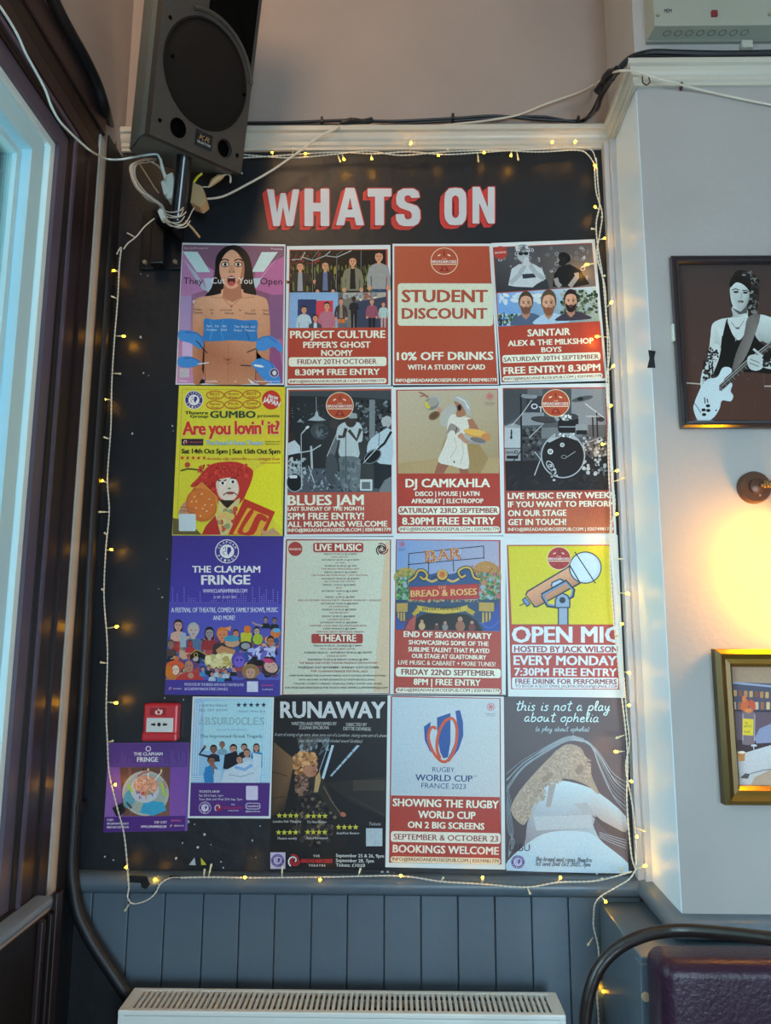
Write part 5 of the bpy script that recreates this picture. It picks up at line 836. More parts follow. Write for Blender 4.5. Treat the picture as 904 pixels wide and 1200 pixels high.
for x0, y0, x1, y1, n in ((340, 350, 540, 560, 90), (240, 470, 420, 600, 70), (150, 580, 300, 720, 80), (85, 700, 210, 830, 80), (520, 420, 590, 580, 40)): S.specks(x0, y0, x1, y1, n * 4, 10, HC2, x0, .5, oval=True)
S.ell(515, 500, 22, 34, '8c7a6e', 30).ell(310, 550, 44, 18, '94806f', -40)
for k in range(17):
    a = rnd.uniform(-14, 14); c = rnd.choice(['8a949c', 'a8b4bc', '6c747c', '9aa6ae'])
    if k < 9: S.line([(48, 520 + k * 16 + a), (150, 440 + k * 8 + a), (300, 350 + k * 5), (440, 285 + k * 4), (540, 300 + k * 3)], rnd.uniform(2, 5), c, smooth=5)
    else: S.line([(470, 280 + (k - 9) * 4), (580, 330 + a), (640 + a, 400 + (k - 9) * 14), (720 + a, 520 + (k - 9) * 22), (808, 580 + (k - 9) * 26)], rnd.uniform(2, 5), c, smooth=5)
for k in range(5): S.line([(55 + k * 8, 600 + k * 30), (48 + k * 6, 760), (60 + k * 8, 900), (100 - k * 8, 960), (60, 1060)], 3, '8a949c', smooth=5)
for k in range(4): S.line([(640, 900 + k * 10), (720, 925 + k * 14), (812, 950 + k * 18)], 3, 'a8b4bc', smooth=4)
WH = 'c0d8e0'
S.hand('this is not a play', 104, 122, 712, 124, 32, 7, WH).hand('about ophelia', 160, 192, 640, 196, 30, 7, WH).hand('(a play about ophelia)', 232, 254, 576, 256, 16, 3.5, 'a8bcc4')
S.text('LSBU', 68, 1020, 196, 1020, 44, '2c2c34', .005).to('logo'); frlogo(S, 120, 1090, 46, 'b4b8d0', '5c5088')
S.hand('the bread and roses theatre', 232, 1082, 592, 1090, 15, 3.2, '4a4c58').hand('1st and 2nd Oct 2023, 7pm', 232, 1112, 586, 1118, 15, 3.2, '4a4c58')
S.done()
# ------------------------------------------------------------------ framed pictures on the right wall
YW = YR
def framed(name, label, x0, x1, z0, z1, bw, dep, mats, tilt=0):
    root = thing(name, (x0, YW, z0), label, 'picture')
    def bar(a0, a1, b0, b1, m, nm='frame_bar'):
        pass
    prof = [(0, 0), (0, dep * .7), (bw * .25, dep), (bw * .55, dep * .75), (bw * .8, dep * .8), (bw, dep * .45), (bw, 0)]
    c = [(x0, z0), (x1, z0), (x1, z1), (x0, z1)]; ins = [(1, 1), (-1, 1), (-1, -1), (1, -1)]
    for i in range(4):
        b = MB(); j = (i + 1) % 4; vs = []
        for k in (i, j):
            for u, d in prof: vs.append((c[k][0] + ins[k][0] * u, YW - .004 - d, c[k][1] + ins[k][1] * u))
        n = len(prof); fs = [(q, (q + 1) % n, n + (q + 1) % n, n + q) for q in range(n)] + [tuple(range(n))[::-1], tuple(range(n, 2 * n))]
        b.add(vs, fs).out('frame_bar', mats[i % len(mats)], root)
    box('backing', (x0 + bw * .5, YW - .006, z0 + bw * .5), (x1 - bw * .5, YW - .001, z1 - bw * .5), M['bframe'], root)
    return root
fr1 = framed('framed_photograph', 'framed black and white photo of guitarist in black vest on right wall', .728, 1.125, 2.062, 2.532, .021, .022, [M['bframe']])
S = Sheet('x', '', '', (784, 290), 5.458, None, YW - .0065, root=fr1)
BR = '43302c'
S.poly([(50, 85), (1500, 85), (1500, 1140), (80, 1135)], ['3f3330', '342a28', '44281e', '4a2d22']).specks(80, 640, 650, 1120, 60, 3, ['6e5448', '5a4238'], 101).line([(100, 866), (205, 874)], 8, 'a89c90').line([(600, 780), (700, 770)], 4, '6e5a50').rect(612, 884, 700, 892, 'a89c94').line([(605, 780), (612, 905), (700, 910)], 4, '5a4840')
SKG = 'b9c0bc'; SKD = '8e938f'; S.sm = True
S.poly([(400, 380), (395, 240), (420, 165), (460, 145), (520, 165), (565, 230), (578, 310), (555, 420), (520, 450), (500, 400)], '17130f').specks(410, 145, 575, 300, 90, 8, ['2e2a28', '17130f', '5c5a58', '7c7c7a'], 102, 1.8, oval=True).specks(515, 290, 570, 430, 40, 8, ['2e2a28', '17130f', '6e6c6a'], 103, 2, oval=True)
S.poly([(405, 380), (500, 390), (510, 450), (590, 430), (660, 450), (760, 480), (800, 600), (690, 660), (600, 600), (440, 640), (350, 560), (335, 620), (325, 700), (262, 690), (268, 560), (280, 490), (330, 460), (372, 452), (410, 440)], [SKG, SKD, SKG, SKG, SKG, SKG, SKD, SKD, SKD, SKG, SKG, SKG, SKD, SKG, SKG, SKG, SKG, SKG, SKD])
S.poly([(392, 250), (430, 225), (500, 240), (515, 310), (500, 370), (460, 410), (430, 400), (400, 350)], ['a8aeaa', 'bcc3bf', 'bcc3bf', '8a8f8c', '7c817e', '9a9f9c', 'b4bab6', 'b4bab6']).poly([(400, 385), (460, 412), (505, 370), (500, 420), (450, 430)], '4a4846')
S.poly([(390, 260), (400, 195), (450, 180), (520, 200), (525, 290), (500, 260), (470, 235), (430, 225)], '17130f')
S.line([(405, 275), (425, 265), (450, 275)], 6, '17130f').line([(470, 278), (495, 274), (510, 284)], 6, '17130f').ell(430, 286, 17, 7, '1e1a18').ell(490, 290, 16, 7, '1e1a18').line([(460, 290), (468, 318), (452, 324)], 4, '6e6c6a').ell(460, 348, 20, 8, '3a2e2c').ell(455, 352, 12, 5, '8c8480')
S.poly([(372, 455), (385, 500), (410, 560), (445, 595), (480, 560), (490, 480), (585, 440), (548, 545), (600, 620), (690, 660), (700, 800), (560, 800), (400, 800), (290, 820), (310, 720), (335, 620), (350, 540)], '120e0d')
S.poly([(385, 500), (410, 560), (448, 592), (482, 555), (505, 450), (470, 440), (400, 460), (376, 470)], 'b4bab6').line([(400, 480), (440, 520), (480, 470)], 4, '5a5856', smooth=4).ell(440, 517, 14, 6, '4a4846').line([(430, 560), (428, 600)], 5, 'a8a8a4')
S.poly([(505, 450), (585, 435), (535, 600), (480, 720), (408, 790), (430, 680), (480, 560)], ['6a625e', '5a524e', '7c7470', '6e6662', '5a524e', '625a56', '5e5652'])
S.poly([(262, 630), (330, 628), (318, 720), (280, 820), (270, 900), (205, 900), (212, 800), (245, 720)], 'b4bab6').specks(240, 640, 318, 740, 55, 7, ['1c1816', '2a2624'], 106, 1.2, oval=True).specks(218, 720, 285, 890, 60, 8, ['1c1816', '2a2624'], 104, 1.2, rot=20)
S.poly([(215, 880), (265, 880), (278, 920), (265, 970), (225, 965), (210, 920)], 'a4aaa6').line([(225, 910), (250, 960)], 4, '4a4846').line([(240, 900), (268, 940)], 4, '4a4846')
S.poly([(158, 1040), (165, 990), (200, 905), (215, 880), (250, 842), (310, 830), (340, 775), (370, 765), (398, 775), (400, 800), (350, 850), (405, 870), (395, 920), (412, 950), (395, 985), (340, 980), (325, 1030), (290, 1085), (240, 1115), (190, 1114)], ['b4bfc2'] * 20)
S.poly([(322, 880), (345, 880), (342, 920), (322, 915)], '5c5450').line([(335, 895), (500, 740), (660, 618), (900, 440)], 38, '3a322e').line([(325, 880), (495, 728), (650, 608), (880, 430)], 5, '9a9a98').line([(335, 890), (500, 742), (660, 620)], 2, 'b4b4b0')
for k in range(12): S.line([(350 + k * 26, 862 - k * 21), (372 + k * 26, 890 - k * 22)], 3, '7c7672')
S.poly([(500, 720), (520, 690), (575, 690), (610, 730), (600, 770), (560, 790), (515, 775)], 'a9afab').line([(520, 715), (580, 740)], 5, '5a5856').line([(515, 740), (575, 762)], 5, '5a5856').line([(540, 650), (600, 700)], 14, 'a9afab').poly([(600, 740), (690, 700), (900, 640), (900, 760), (690, 780), (610, 770)], 'aab0ac').specks(600, 715, 690, 765, 30, 8, ['1c1816'], 105)
for x, y in ((222, 1040), (250, 1014), (252, 1044), (225, 1070)): S.ell(x, y, 14, 10, '17130f')
S.line([(228, 960), (232, 1000)], 7, '3a3634').line([(245, 970), (250, 995)], 7, '3a3634').line([(150, 980), (180, 1020), (205, 1060)], 4, '1c1816', smooth=4).ell(302, 1043, 6, 5, '1c1816')
S.done()
box('hook_plate', (.722, YW - .012, 2.298), (.728, YW, 2.345), M['plastic_w'], fr1, .001)
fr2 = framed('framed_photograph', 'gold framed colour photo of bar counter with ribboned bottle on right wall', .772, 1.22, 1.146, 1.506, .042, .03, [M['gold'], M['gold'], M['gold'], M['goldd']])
S = Sheet('x', '', '', (804, 740), 5.45, None, YW - .0065, root=fr2)
S.poly([(230, 180), (1700, 180), (1700, 1020), (290, 1020)], ['96765c', 'a0805f', 'b8ac9c', 'a8947c']).poly([(250, 320), (1700, 380), (1700, 560), (260, 540)], '4a4858').line([(255, 322), (900, 385)], 14, '8c90a8')
for i in range(11): S.rrect(270 + i * 34, 372 + i * 2, 292 + i * 34, 412 + i * 2, 5, ['a8784c', 'b4905c', '7a4a34'][i % 3]).rrect(262 + i * 36, 450, 284 + i * 36, 498, 5, ['a87c50', 'b8a890', '8c5c40', 'c0a878'][i % 4])
S.line([(262, 504), (900, 516)], 8, '2c2430').poly([(258, 520), (1700, 520), (1700, 640), (262, 700)], '5a4c58').poly([(275, 560), (310, 590), (320, 640), (300, 690), (280, 690), (270, 620)], 'b8a48c').line([(300, 640), (310, 720)], 22, '7a4c38').poly([(285, 690), (545, 700), (545, 740), (290, 800)], '3a2c30')
S.poly([(440, 680), (470, 620), (540, 590), (900, 560), (900, 700), (545, 710), (450, 715)], '7c84a0')
S.poly([(290, 800), (545, 725), (1700, 640), (1700, 1012), (305, 1010)], ['aeb0b4', 'b4b8bc', 'a8acb0', 'a09484', 'a8a8a8']).poly([(400, 1010), (440, 930), (545, 880), (1700, 820), (1700, 1012)], 'a08c78').poly([(345, 935), (380, 905), (410, 910), (395, 940)], '4a4648').line([(410, 908), (500, 885), (560, 878)], 5, '54504e')
for x in (316, 357): S.poly([(x - 22, 778), (x + 22, 770), (x + 18, 826), (x - 18, 830)], 'b47c40').ell(x, 772, 22, 9, 'd8d0c0')
S.poly([(360, 720), (362, 520), (375, 500), (425, 500), (442, 525), (440, 715), (400, 726)], '6e6068').line([(364, 700), (364, 525)], 4, 'a8a4b0').line([(438, 700), (440, 530)], 4, 'a8a4b0').poly([(362, 555), (432, 560), (430, 665), (362, 660)], 'c8b430').text('The', 374, 592, 396, 592, 16, '3a3420', .01).text('SPICY', 370, 612, 420, 612, 14, '3a3420', .01).text('RUM', 374, 648, 408, 648, 14, '3a3420', .01)
S.ell(376, 470, 24, 40, 'b85c34', 15).ell(424, 470, 20, 36, 'b04c34', -15).ell(400, 505, 26, 14, 'c47840').ell(372, 430, 14, 20, 'c06c3c').line([(432, 730), (434, 755)], 4, 'c0c4c8').ell(434, 728, 20, 8, 'a8acb4')
S.done()

# ------------------------------------------------------------------ wall lamp
lp = thing('wall_lamp', (.905, YW, 1.9), 'brown metal wall lamp with glowing bulb above the gold frame', 'lamp')
bc = px(882.5, 572, 1, YW)
def disc(c, n, r, h, seg=32, r2=None, b=None):
    b = b or MB(); n = Vector(n).normalized(); b.tube([Vector(c), Vector(c) + n * h * .7, Vector(c) + n * h], [r, r, r2 or r * .92], seg); return b
disc(bc, (0, -1, 0), .041, .018).out('base_disc', M['brass'], lp, True)
disc(bc + Vector((.002, -.018, 0)), (0, -1, 0), .020, .012, 24, .012).out('boss', M['brass'], lp, True)
disc(bc + Vector((.008, -.018, -.022)), (0, -1, 0), .003, .002, 10).out('screw', M['screw'], lp, True)
MB().tube([bc + Vector((.004, -.03, .002)), bc + Vector((.03, -.034, .006)), bc + Vector((.06, -.036, .009)), bc + Vector((.085, -.045, 0)), bc + Vector((.09, -.05, -.04)), bc + Vector((.085, -.055, -.08))], .0065, 12, sub=4).out('arm', M['brass'], lp, True)
for q in (.012, .018, .024): disc(bc + Vector((q, -.031, .003)), (1, -.1, .12), .0095, .004, 16).out('arm_collar', M['brass2'], lp, True)
LB = bc + Vector((.072, -.058, 0)); LB.z = 1.70
MB().tube([(LB.x, LB.y, 1.84), (LB.x, LB.y, 1.80), (LB.x, LB.y, 1.79)], [.018, .020, .024], 20).out('bulb_holder', M['brass'], lp, True)
MB().tube([(LB.x, LB.y, 1.79), (LB.x, LB.y, 1.77), (LB.x, LB.y, 1.72), (LB.x, LB.y, 1.64), (LB.x, LB.y, 1.615)], [.012, .022, .026, .025, .010], 20, sub=3).out('bulb', M['bulb'], lp, True)

# ------------------------------------------------------------------ fuse box
fb = thing('fuse_box', (.70, YW, 3.18), 'pale enamelled metal fuse box with red switch high on right wall', 'fuse box')
def wedge(x0, x1, z0, z1, d, sl):
    b = MB(); vs = [(x0, YW, z0), (x1, YW, z0), (x1, YW, z1), (x0, YW, z1), (x0 + sl, YW - d, z0), (x1 - sl, YW - d, z0), (x1 - sl, YW - d, z1), (x0 + sl, YW - d, z1)]
    return b.add(vs, [(0, 1, 2, 3), (4, 7, 6, 5), (0, 4, 5, 1), (1, 5, 6, 2), (2, 6, 7, 3), (3, 7, 4, 0)])
wedge(.702, 1.12, 3.185, 3.42, .058, .004).out('housing', M['fuse'], fb)
box('lid_lip', (.712, YW - .068, 3.275), (1.11, YW - .056, 3.42), M['fuse'], fb, .002)
box('base_flange', (.700, YW - .010, 3.178), (1.122, YW, 3.187), M['fuse_d'], fb)
for i in range(8):
    c = Vector((.748 + i * .0305, YW - .034, 3.1845)); b = MB(); n_ = 16
    for k in range(n_):
        a, a2 = 2 * math.pi * k / n_, 2 * math.pi * (k + .9) / n_
        b.add([c + Vector((math.cos(t) * r, math.sin(t) * r, -.001)) for t in (a, a2) for r in (.0085, .0105)], [(0, 1, 3, 2)])
    b.out('knockout', M['rad_in'], fb)
bx_ = px(837, 17, 1, YW - .0585)
box('switch', (bx_.x - .008, YW - .066, bx_.z - .008), (bx_.x + .008, YW - .057, bx_.z + .008), M['dred'], fb, .001)
for x, y in ((771, 18), (902, 17)):
    c = px(x, y, 1, YW - .058); disc(c, (0, -1, 0), .0055, .003, 12).out('screw', M['screw'], fb, True)
S = Sheet('x', '', '', (744, 0), 5.65, None, YW - .0582, root=fb); S.rect(192, 55, 250, 86, '8c9088'); S.text('MEM', 196, 84, 246, 84, 24, '2c302c', .04); S.done()
cs = px(876, 53, 1, YW - .01); tag(box('cable_saddle', (cs.x - .016, YW - .016, cs.z - .010), (cs.x + .014, YW, cs.z + .012), M['railw'], None, .002), 'white painted cable saddle under the fuse box', 'cable clip')

# ------------------------------------------------------------------ black mains cables along the rail
def cable(name, pts, r, m, label, cat='cable', n=8, sub=5, group=None, parent=None):
    o = MB().tube(pts, r, n, sub=sub).out(name, m, parent, True)
    return tag(o, label, cat, group) if parent is None else o
pk = [px(x, y, 1, YB - .004) for x, y in ((284, 144), (340, 143.5), (378, 142), (410, 141), (440, 142), (470, 142), (530, 139), (580, 136), (630, 140), (672, 142), (686, 140))]
pk2 = [px(x, y, 1, YR + .10) for x, y in ((700, 128), (706, 112))] + [px(x, y, 1, YR - .02) for x, y in ((724, 84), (738, 69))] + [px(x, y, 1, YW - .012) for x, y in ((752, 63.5), (768, 61), (800, 62), (850, 63), (904, 62), (960, 62))]
cable('mains_cable', pk + pk2, [.0045] * 11 + [.006] * 4 + [.0085] * 8, M['cable_b'], 'thick black cable running above the rail towards the fuse box')
pj = [px(x, y, 1, YB - .006) for x, y in ((284, 148), (340, 147), (378, 146), (440, 147), (500, 143.5), (560, 140), (600, 137), (640, 137), (676, 143), (692, 133))] + [px(x, y, 1, YR + .08) for x, y in ((704, 110),)] + [px(x, y, 1, YR - .02) for x, y in ((718, 92), (737, 74))] + [px(x, y, 1, YW - .014) for x, y in ((760, 66.5), (800, 67), (850, 65), (904, 66), (960, 66))]
cable('mains_cable', pj, .0038, M['cable_b'], 'thinner black cable just under the thick one on top of the rail')
cable('mains_cable', [px(x, y, 1, YB - .004) for x, y in ((131, 148), (142, 158), (156, 166), (175, 168))], .0035, M['cable_b'], 'short black cable behind the speaker at the left of the rail')
tag(MB().tube([px(x, y, 1, YB - .008) for x, y in ((400, 146), (410, 142), (425, 143), (437, 140))], [.010, .011, .009, .008], 7, sub=2).out('tape_bundle', M['tape']), 'black tape bundle wrapped round the cables above the rail', 'tape')
cl = MB()
cgrp = 'black cable clips along the rail'
for i, (x, y) in enumerate(((377.5, 142), (531, 138), (678, 141))):
    p = px(x, y, 1, YB - .012); tag(box('cable_clip', (p.x - .004, YB - .02, p.z - .009), (p.x + .004, YB + .011, p.z + .011), M['cable_b'], None, .001), ['black cable clip left of the tape bundle above the rail', 'black cable clip above the middle of the rail', 'black cable clip above the right end of the rail'][i], 'cable clip', cgrp)
tag(MB().tube([px(700, 108, 1, YR + .06), px(712, 92, 1, YR + .02), px(724, 82, 1, YR - .02)], [.012, .018, .012], 8, sub=3).out('tape_bundle', M['tape']), 'dark tape wad round the cables at the wall corner', 'tape')
# cream cables
wc = [px(x, y, 1, 2.03) for x, y in ((243, 233), (262, 230), (290, 216), (320, 199), (350, 178), (375, 160), (394, 151))] + [px(x, y, 1, YB - .016) for x, y in ((402, 148), (440, 147), (470, 149), (500, 148), (540, 145), (580, 140), (610, 134), (640, 122), (680, 108), (700, 97))] + [px(x, y, 1, YR - .038) for x, y in ((722, 84), (745, 84), (770, 92), (790, 97))] + [px(x, y, 1, YW - .02) for x, y in ((812, 103),)] + [px(x, y, 1, YW - .008) for x, y in ((850, 112), (904, 123), (960, 134))]
cable('extension_cable', wc, .0032, M['cable_w'], 'cream cable sagging from the speaker plug up over the rail')
hk = px(757, 93, 1, YW - .034)
tag(MB().tube([hk + Vector((-.008, 0, .01)), hk + Vector((-.01, -.004, -.012)), hk + Vector((0, -.006, -.022)), hk + Vector((.01, -.004, -.01)), hk + Vector((.008, 0, .006))], .002, 6, sub=3).out('cable_hook', M['brass']), 'rusty wire hook holding the cream cable near the corner', 'hook')
h2 = px(798, 101, 1, YW - .004)
tag(box('cable_clip', (h2.x - .003, YW - .014, h2.z - .012), (h2.x + .003, YW, h2.z + .006), M['brass'], None, .001), 'rusty clip on the cream cable below the fuse box', 'cable clip')

# ------------------------------------------------------------------ left wall pipe and cable
pp = [px(x, y, 0, -.835) for x, y in ((48, -30), (60, -4), (70, 17), (83, 41), (99, 69), (113, 99), (122, 127))] + [px(127.5, 150, 1, 2.035)] + [px(x, y, 1, 2.045) for x, y in ((130, 177), (127, 250), (124, 330), (117, 450), (107, 610), (98, 790), (91, 900), (87.5, 951), (84, 1010), (87, 1045), (92, 1070), (101, 1090), (112, 1110), (128, 1134), (144, 1158), (156, 1176), (163, 1200))]
cable('service_pipe', pp, .017, M['blackwall'], 'black painted pipe bending down the corner beside the window', 'pipe', 12, 4)
cb = px(86, 949, 1, 2.03)
tag(box('pipe_clip', (XL + .002, 2.03, cb.z - .012), (cb.x + .012, 2.09, cb.z + .012), M['blackwall'], None, .002), 'small black saddle clip on the corner pipe', 'pipe clip')
wl_ = [px(x, y, 0, -.79) for x, y in ((-12, -8), (0, 8), (12, 26), (22, 44), (30, 62), (42, 84), (53, 105), (60, 124), (70, 142), (85, 158), (98, 170), (108, 178))] + [px(x, y, 1, 1.90) for x, y in ((124, 186), (140, 187), (156, 184.5))] + [px(x, y, 1, 1.86) for x, y in ((170, 182), (184, 181), (188, 188))]
cable('white_flex', wl_, .0028, M['upvc2'], 'thin white cable looping from the window head to the speaker')

# ------------------------------------------------------------------ loudspeaker
SA = Vector((-.63736, 1.72, 2.80813)); SR = Matrix(((.61955284, -.76955022, .15474732), (.77253354, .56284984, -.29392515), (.13909066, .30164966, .94321857)))
SWd, SH = .302, .62
def sl(x, y, z): return SA + SR @ Vector((x, y, z))
SRI = SR.inverted()
def sfront(xp, yp, off=0):
    d = CM @ Vector(((xp - 452) / FPX, -(yp - 600) / FPX, -1)); n = SR @ Vector((0, 1, 0)); t = (SA - CAMLOC).dot(n) / d.dot(n); q = SRI @ (CAMLOC + d * t - SA); return q.x, q.z
spk = thing('loudspeaker', sl(.15, .1, 0), 'large charcoal loudspeaker tilted on a bracket beside the window', 'speaker')
def extr(out, z0, z1, T): n = len(out); return MB().add([T(x, y, z0) for x, y in out] + [T(x, y, z1) for x, y in out], [tuple(range(n))[::-1], tuple(range(n, 2 * n))] + [(k, (k + 1) % n, n + (k + 1) % n, n + k) for k in range(n)])
def bevmesh(mb, w_):
    bm = bmesh.new(); vs = [bm.verts.new(v) for v in mb.v]
    for f in mb.f: bm.faces.new([vs[i] for i in f])
    bmesh.ops.bevel(bm, geom=bm.edges[:], offset=w_, segments=2, affect='EDGES'); bm.verts.index_update(); o = MB(); o.add([v.co.copy() for v in bm.verts], [tuple(v.index for v in f.verts) for f in bm.faces]); bm.free(); return o
bevmesh(extr([(.001, .022), (SWd - .001, .022), (SWd - .01, .06), (.238, .212), (.200, .222), (.105, .222), (.070, .212), (.008, .06)], 0.001, SH, sl), .004).out('cabinet', M['spkside'], spk)
# front baffle with real holes: outer rectangle bridged to woofer / ports through a grid of rings
def baffle():
    bm = bmesh.new(); holes = []
    def loop(pts): return [bm.verts.new((x, 0, z)) for x, z in pts]
    outer = loop([(0, 0), (SWd, 0), (SWd, SH), (0, SH)]); ed = [bm.edges.new((outer[i], outer[(i + 1) % 4])) for i in range(4)]
    for cx, cz, r, n in H_: 
        l = loop([(cx + r * math.cos(2 * math.pi * k / n), cz + r * math.sin(2 * math.pi * k / n)) for k in range(n)]); ed += [bm.edges.new((l[i], l[(i + 1) % n])) for i in range(n)]
    bmesh.ops.triangle_fill(bm, edges=ed, use_beauty=True)
    for f in list(bm.faces):
        c = f.calc_center_median()
        if any((c.x - a) ** 2 + (c.z - b) ** 2 < (r * .97) ** 2 for a, b, r, n in H_): bm.faces.remove(f)
    bm.verts.index_update(); vs = [v.co.copy() for v in bm.verts]; fs = [tuple(v.index for v in f.verts) for f in bm.faces]
    eds = [tuple(v.index for v in e.verts) for e in bm.edges if len(e.link_faces) == 1]; bm.free()
    n = len(vs); b = MB(); b.add([sl(v.x, 0, v.z) for v in vs] + [sl(v.x, .024, v.z) for v in vs], fs + [tuple(i + n for i in f)[::-1] for f in fs] + [(a, c, c + n, a + n) for a, c in eds]); return b
p1 = sfront(208.6, 150); p2 = sfront(263, 174); wc_ = (SWd / 2, .206)
H_ = [(wc_[0], wc_[1], .136, 48), (p1[0], p1[1], .0235, 24), (p2[0], p2[1], .0225, 24)]
baffle().out('front_baffle', M['spk'], spk)
def lathe(cx, cz, prof, n=48, flipy=1):
    b = MB(); vs = []; m_ = len(prof)
    for k in range(n):
        a = 2 * math.pi * k / n
        for r, y in prof: vs.append(sl(cx + r * math.cos(a), y, cz + r * math.sin(a)))
    fs = [(k * m_ + j, ((k + 1) % n) * m_ + j, ((k + 1) % n) * m_ + j + 1, k * m_ + j + 1) for k in range(n) for j in range(m_ - 1)]; return b.add(vs, fs)
lathe(wc_[0], wc_[1], [(.136, .004), (.1345, -.002), (.131, -.003), (.129, .001), (.110, -.004), (.06, -.009), (.0005, -.011)]).out('woofer_grille', M['grille'], spk, True)
for p in (p1, p2): lathe(p[0], p[1], [(.0245, -.002), (.0235, .0), (.0215, .019), (.0004, .0205)], 24).out('port', M['hole'], spk, True)
arc = [(wc_[0] + .160 * math.cos(R_(a)), wc_[1] + .160 * math.sin(R_(a))) for a in range(24, 100, 4)]
hb = [(x, z) for x, z in arc] + [(arc[-1][0], SH - .03), (SWd - .012, SH - .03), (SWd - .012, arc[0][1])]
n_ = len(hb); MB().add([sl(x, -.0012, z) for x, z in hb] + [sl(x, .001, z) for x, z in hb], [tuple(range(n_)), tuple(range(n_, 2 * n_))[::-1]] + [(k, (k + 1) % n_, n_ + (k + 1) % n_, n_ + k) for k in range(n_)]).out('horn_shade_plate', M['hole'], spk)  # flat black plate, the shade of the horn recess put into colour
MB().tube([sl(wc_[0] + .152 * math.cos(R_(a)), -.001, wc_[1] + .152 * math.sin(R_(a))) for a in range(14, 118, 4)], .006, 8).out('horn_lip', M['spk'], spk, True)
MB().tube([sl(wc_[0] + .06 * math.cos(R_(a)), -.002, SH - .12 + .06 * math.sin(R_(a))) for a in range(0, 361, 12)], .004, 6).out('tweeter_ring', M['spk'], spk, True)
for x, y in ((199.6, 20.5), (291.9, 71.5), (187.4, 141), (278, 182)):
    q = sfront(x, y); lathe(q[0], q[1], [(.0055, 0), (.005, -.0015), (.0005, -.0015)], 12).out('screw', M['hole'], spk, True)
for x, y in ((201, 66), (285.5, 111)):
    q = sfront(x, y); lathe(q[0], q[1], [(.004, 0), (.004, -.009), (.0005, -.009)], 10).out('screw', M['hole'], spk, True)
bq = sfront(238.7, 164.5); bw_, bh_ = .027, .020
bd = extr([(bq[0] - bw_, 0), (bq[0] + bw_, 0), (bq[0] + bw_, -.003), (bq[0] - bw_, -.003)], bq[1] - bh_, bq[1] + bh_, sl).out('badge', M['bkmetal'], spk)
def sptext(t, x0, x1, z, h, m, bold=.02, sh=0):
    vs, fs, nc = glyphs(t, 0, 1.0); xa = min(v[0] for v in vs); xb = max(v[0] for v in vs); k = h / .7
    return mesh('badge_lettering', [sl(x0 + (x - xa) / (xb - xa) * (x1 - x0) + sh * y * k, -.0036, z + y * k) for x, y in vs], fs, M[m], bd)
sptext('KR', bq[0] - .018, bq[0] + .016, bq[1] - .002, .013, 'brass2', .02, .4); sptext('SELECTOR', bq[0] - .022, bq[0] + .022, bq[1] - .012, .006, 'trimw', .03)

# bracket
br = thing('speaker_bracket', (-.60, YB, 2.60), 'black steel wall bracket and tube carrying the loudspeaker', 'bracket')
pt = sl(.150, .125, .03); pbm = px(208, 259, 1, 1.93); ptop = px(216, 184, 1, 1.87)
MB().tube([ptop + (ptop - pbm) * .35, ptop, pbm], .0205, 24).out('pole', M['bkmetal'], br, True)
MB().tube([ptop + (ptop - pbm) * .30, ptop + (ptop - pbm) * .02], .025, 24).out('collar', M['bkmetal'], br, True)
MB().tube([pbm + (pbm - ptop) * .005, pbm - (ptop - pbm).normalized() * .006], [.0215, .020], 24).out('end_cap', M['cable_b'], br, True)
a_, b_ = px(165, 286, 1, YB - .01), px(212, 315, 1, YB - .01)
box('wall_plate', (a_.x, YB - .010, b_.z), (b_.x, YB - .0005, px(180, 250, 1, YB).z), M['bkmetal'], br, .002)
c_, d_ = px(181, 250, 1, YB - .03), px(193, 312, 1, YB - .03)
box('channel', (c_.x, YB - .05, d_.z), (d_.x, YB - .01, c_.z), M['bkmetal'], br, .003)
MB().tube([(c_.x + .015, YB - .03, c_.z - .03), pbm + Vector((-.02, .05, .02)), pbm + Vector((-.004, .01, .03))], .016, 10).out('arm', M['bkmetal'], br)
for x, y in ((170, 307.5), (205.5, 307)):
    disc(px(x, y, 1, YB - .010), (0, -1, 0), .007, .005, 6).out('bolt', M['screw'], br)

# white cable tangle, adapters
pass
tg = thing('cable_bundle', px(185, 262, 1, 1.98), 'tangled bundle of cream cables tied round the bracket foot', 'cables')
rnd = random.Random(4)
for k in range(8):
    o = rnd.uniform(-4, 4); o2 = rnd.uniform(-2, 3)
    MB().tube([px(x, y, 1, 1.93 + k * .006) for x, y in ((186 + o, 186), (172 + o, 188 + o2), (157 + o, 193), (156 + o * .8, 205 + o2), (163 + o, 220), (176 + o, 232 + o2), (188 + o * .6, 240), (194, 250 + o * .4))], .0017, 6, sub=4).out('cable_loop', M['cable_w'], tg, True)
for k in range(7):
    cx, cy = 196 + k * 1.2 + rnd.uniform(-2, 2), 238 + k * 3.6 + rnd.uniform(-3, 3)
    MB().tube([px(cx - 12 + rnd.uniform(-2, 2), cy - 2, 1, 1.93), px(cx - 2, cy + 8, 1, 1.90), px(cx + 12, cy + 9 + rnd.uniform(-2, 2), 1, 1.895), px(cx + 20 + rnd.uniform(-3, 2), cy + 2, 1, 1.91)], .0015, 6, sub=4).out('cable_loop', M['cable_w'], tg, True)
MB().tube([px(x, y, 1, 1.95) for x, y in ((181, 256), (170, 265), (160, 277), (150, 285), (145, 292))], .0018, 6, sub=4).out('loose_tail', M['cable_w'], tg, True)
MB().tube([px(x, y, 1, 1.95) for x, y in ((158, 278), (153, 275), (149, 273))], .0018, 6).out('loose_tail', M['cable_w'], tg, True)
MB().tube([px(x, y, 1, 1.95) for x, y in ((163, 191), (172, 205), (180, 218), (186, 226))], .002, 6, sub=3).out('cable_loop', M['plastic_y'], tg, True)
MB().tube([px(x, y, 1, 1.92) for x, y in ((170, 187), (182, 192), (190, 200), (195, 210))], .0022, 6, sub=3).out('cable_loop', M['cable_w'], tg, True)
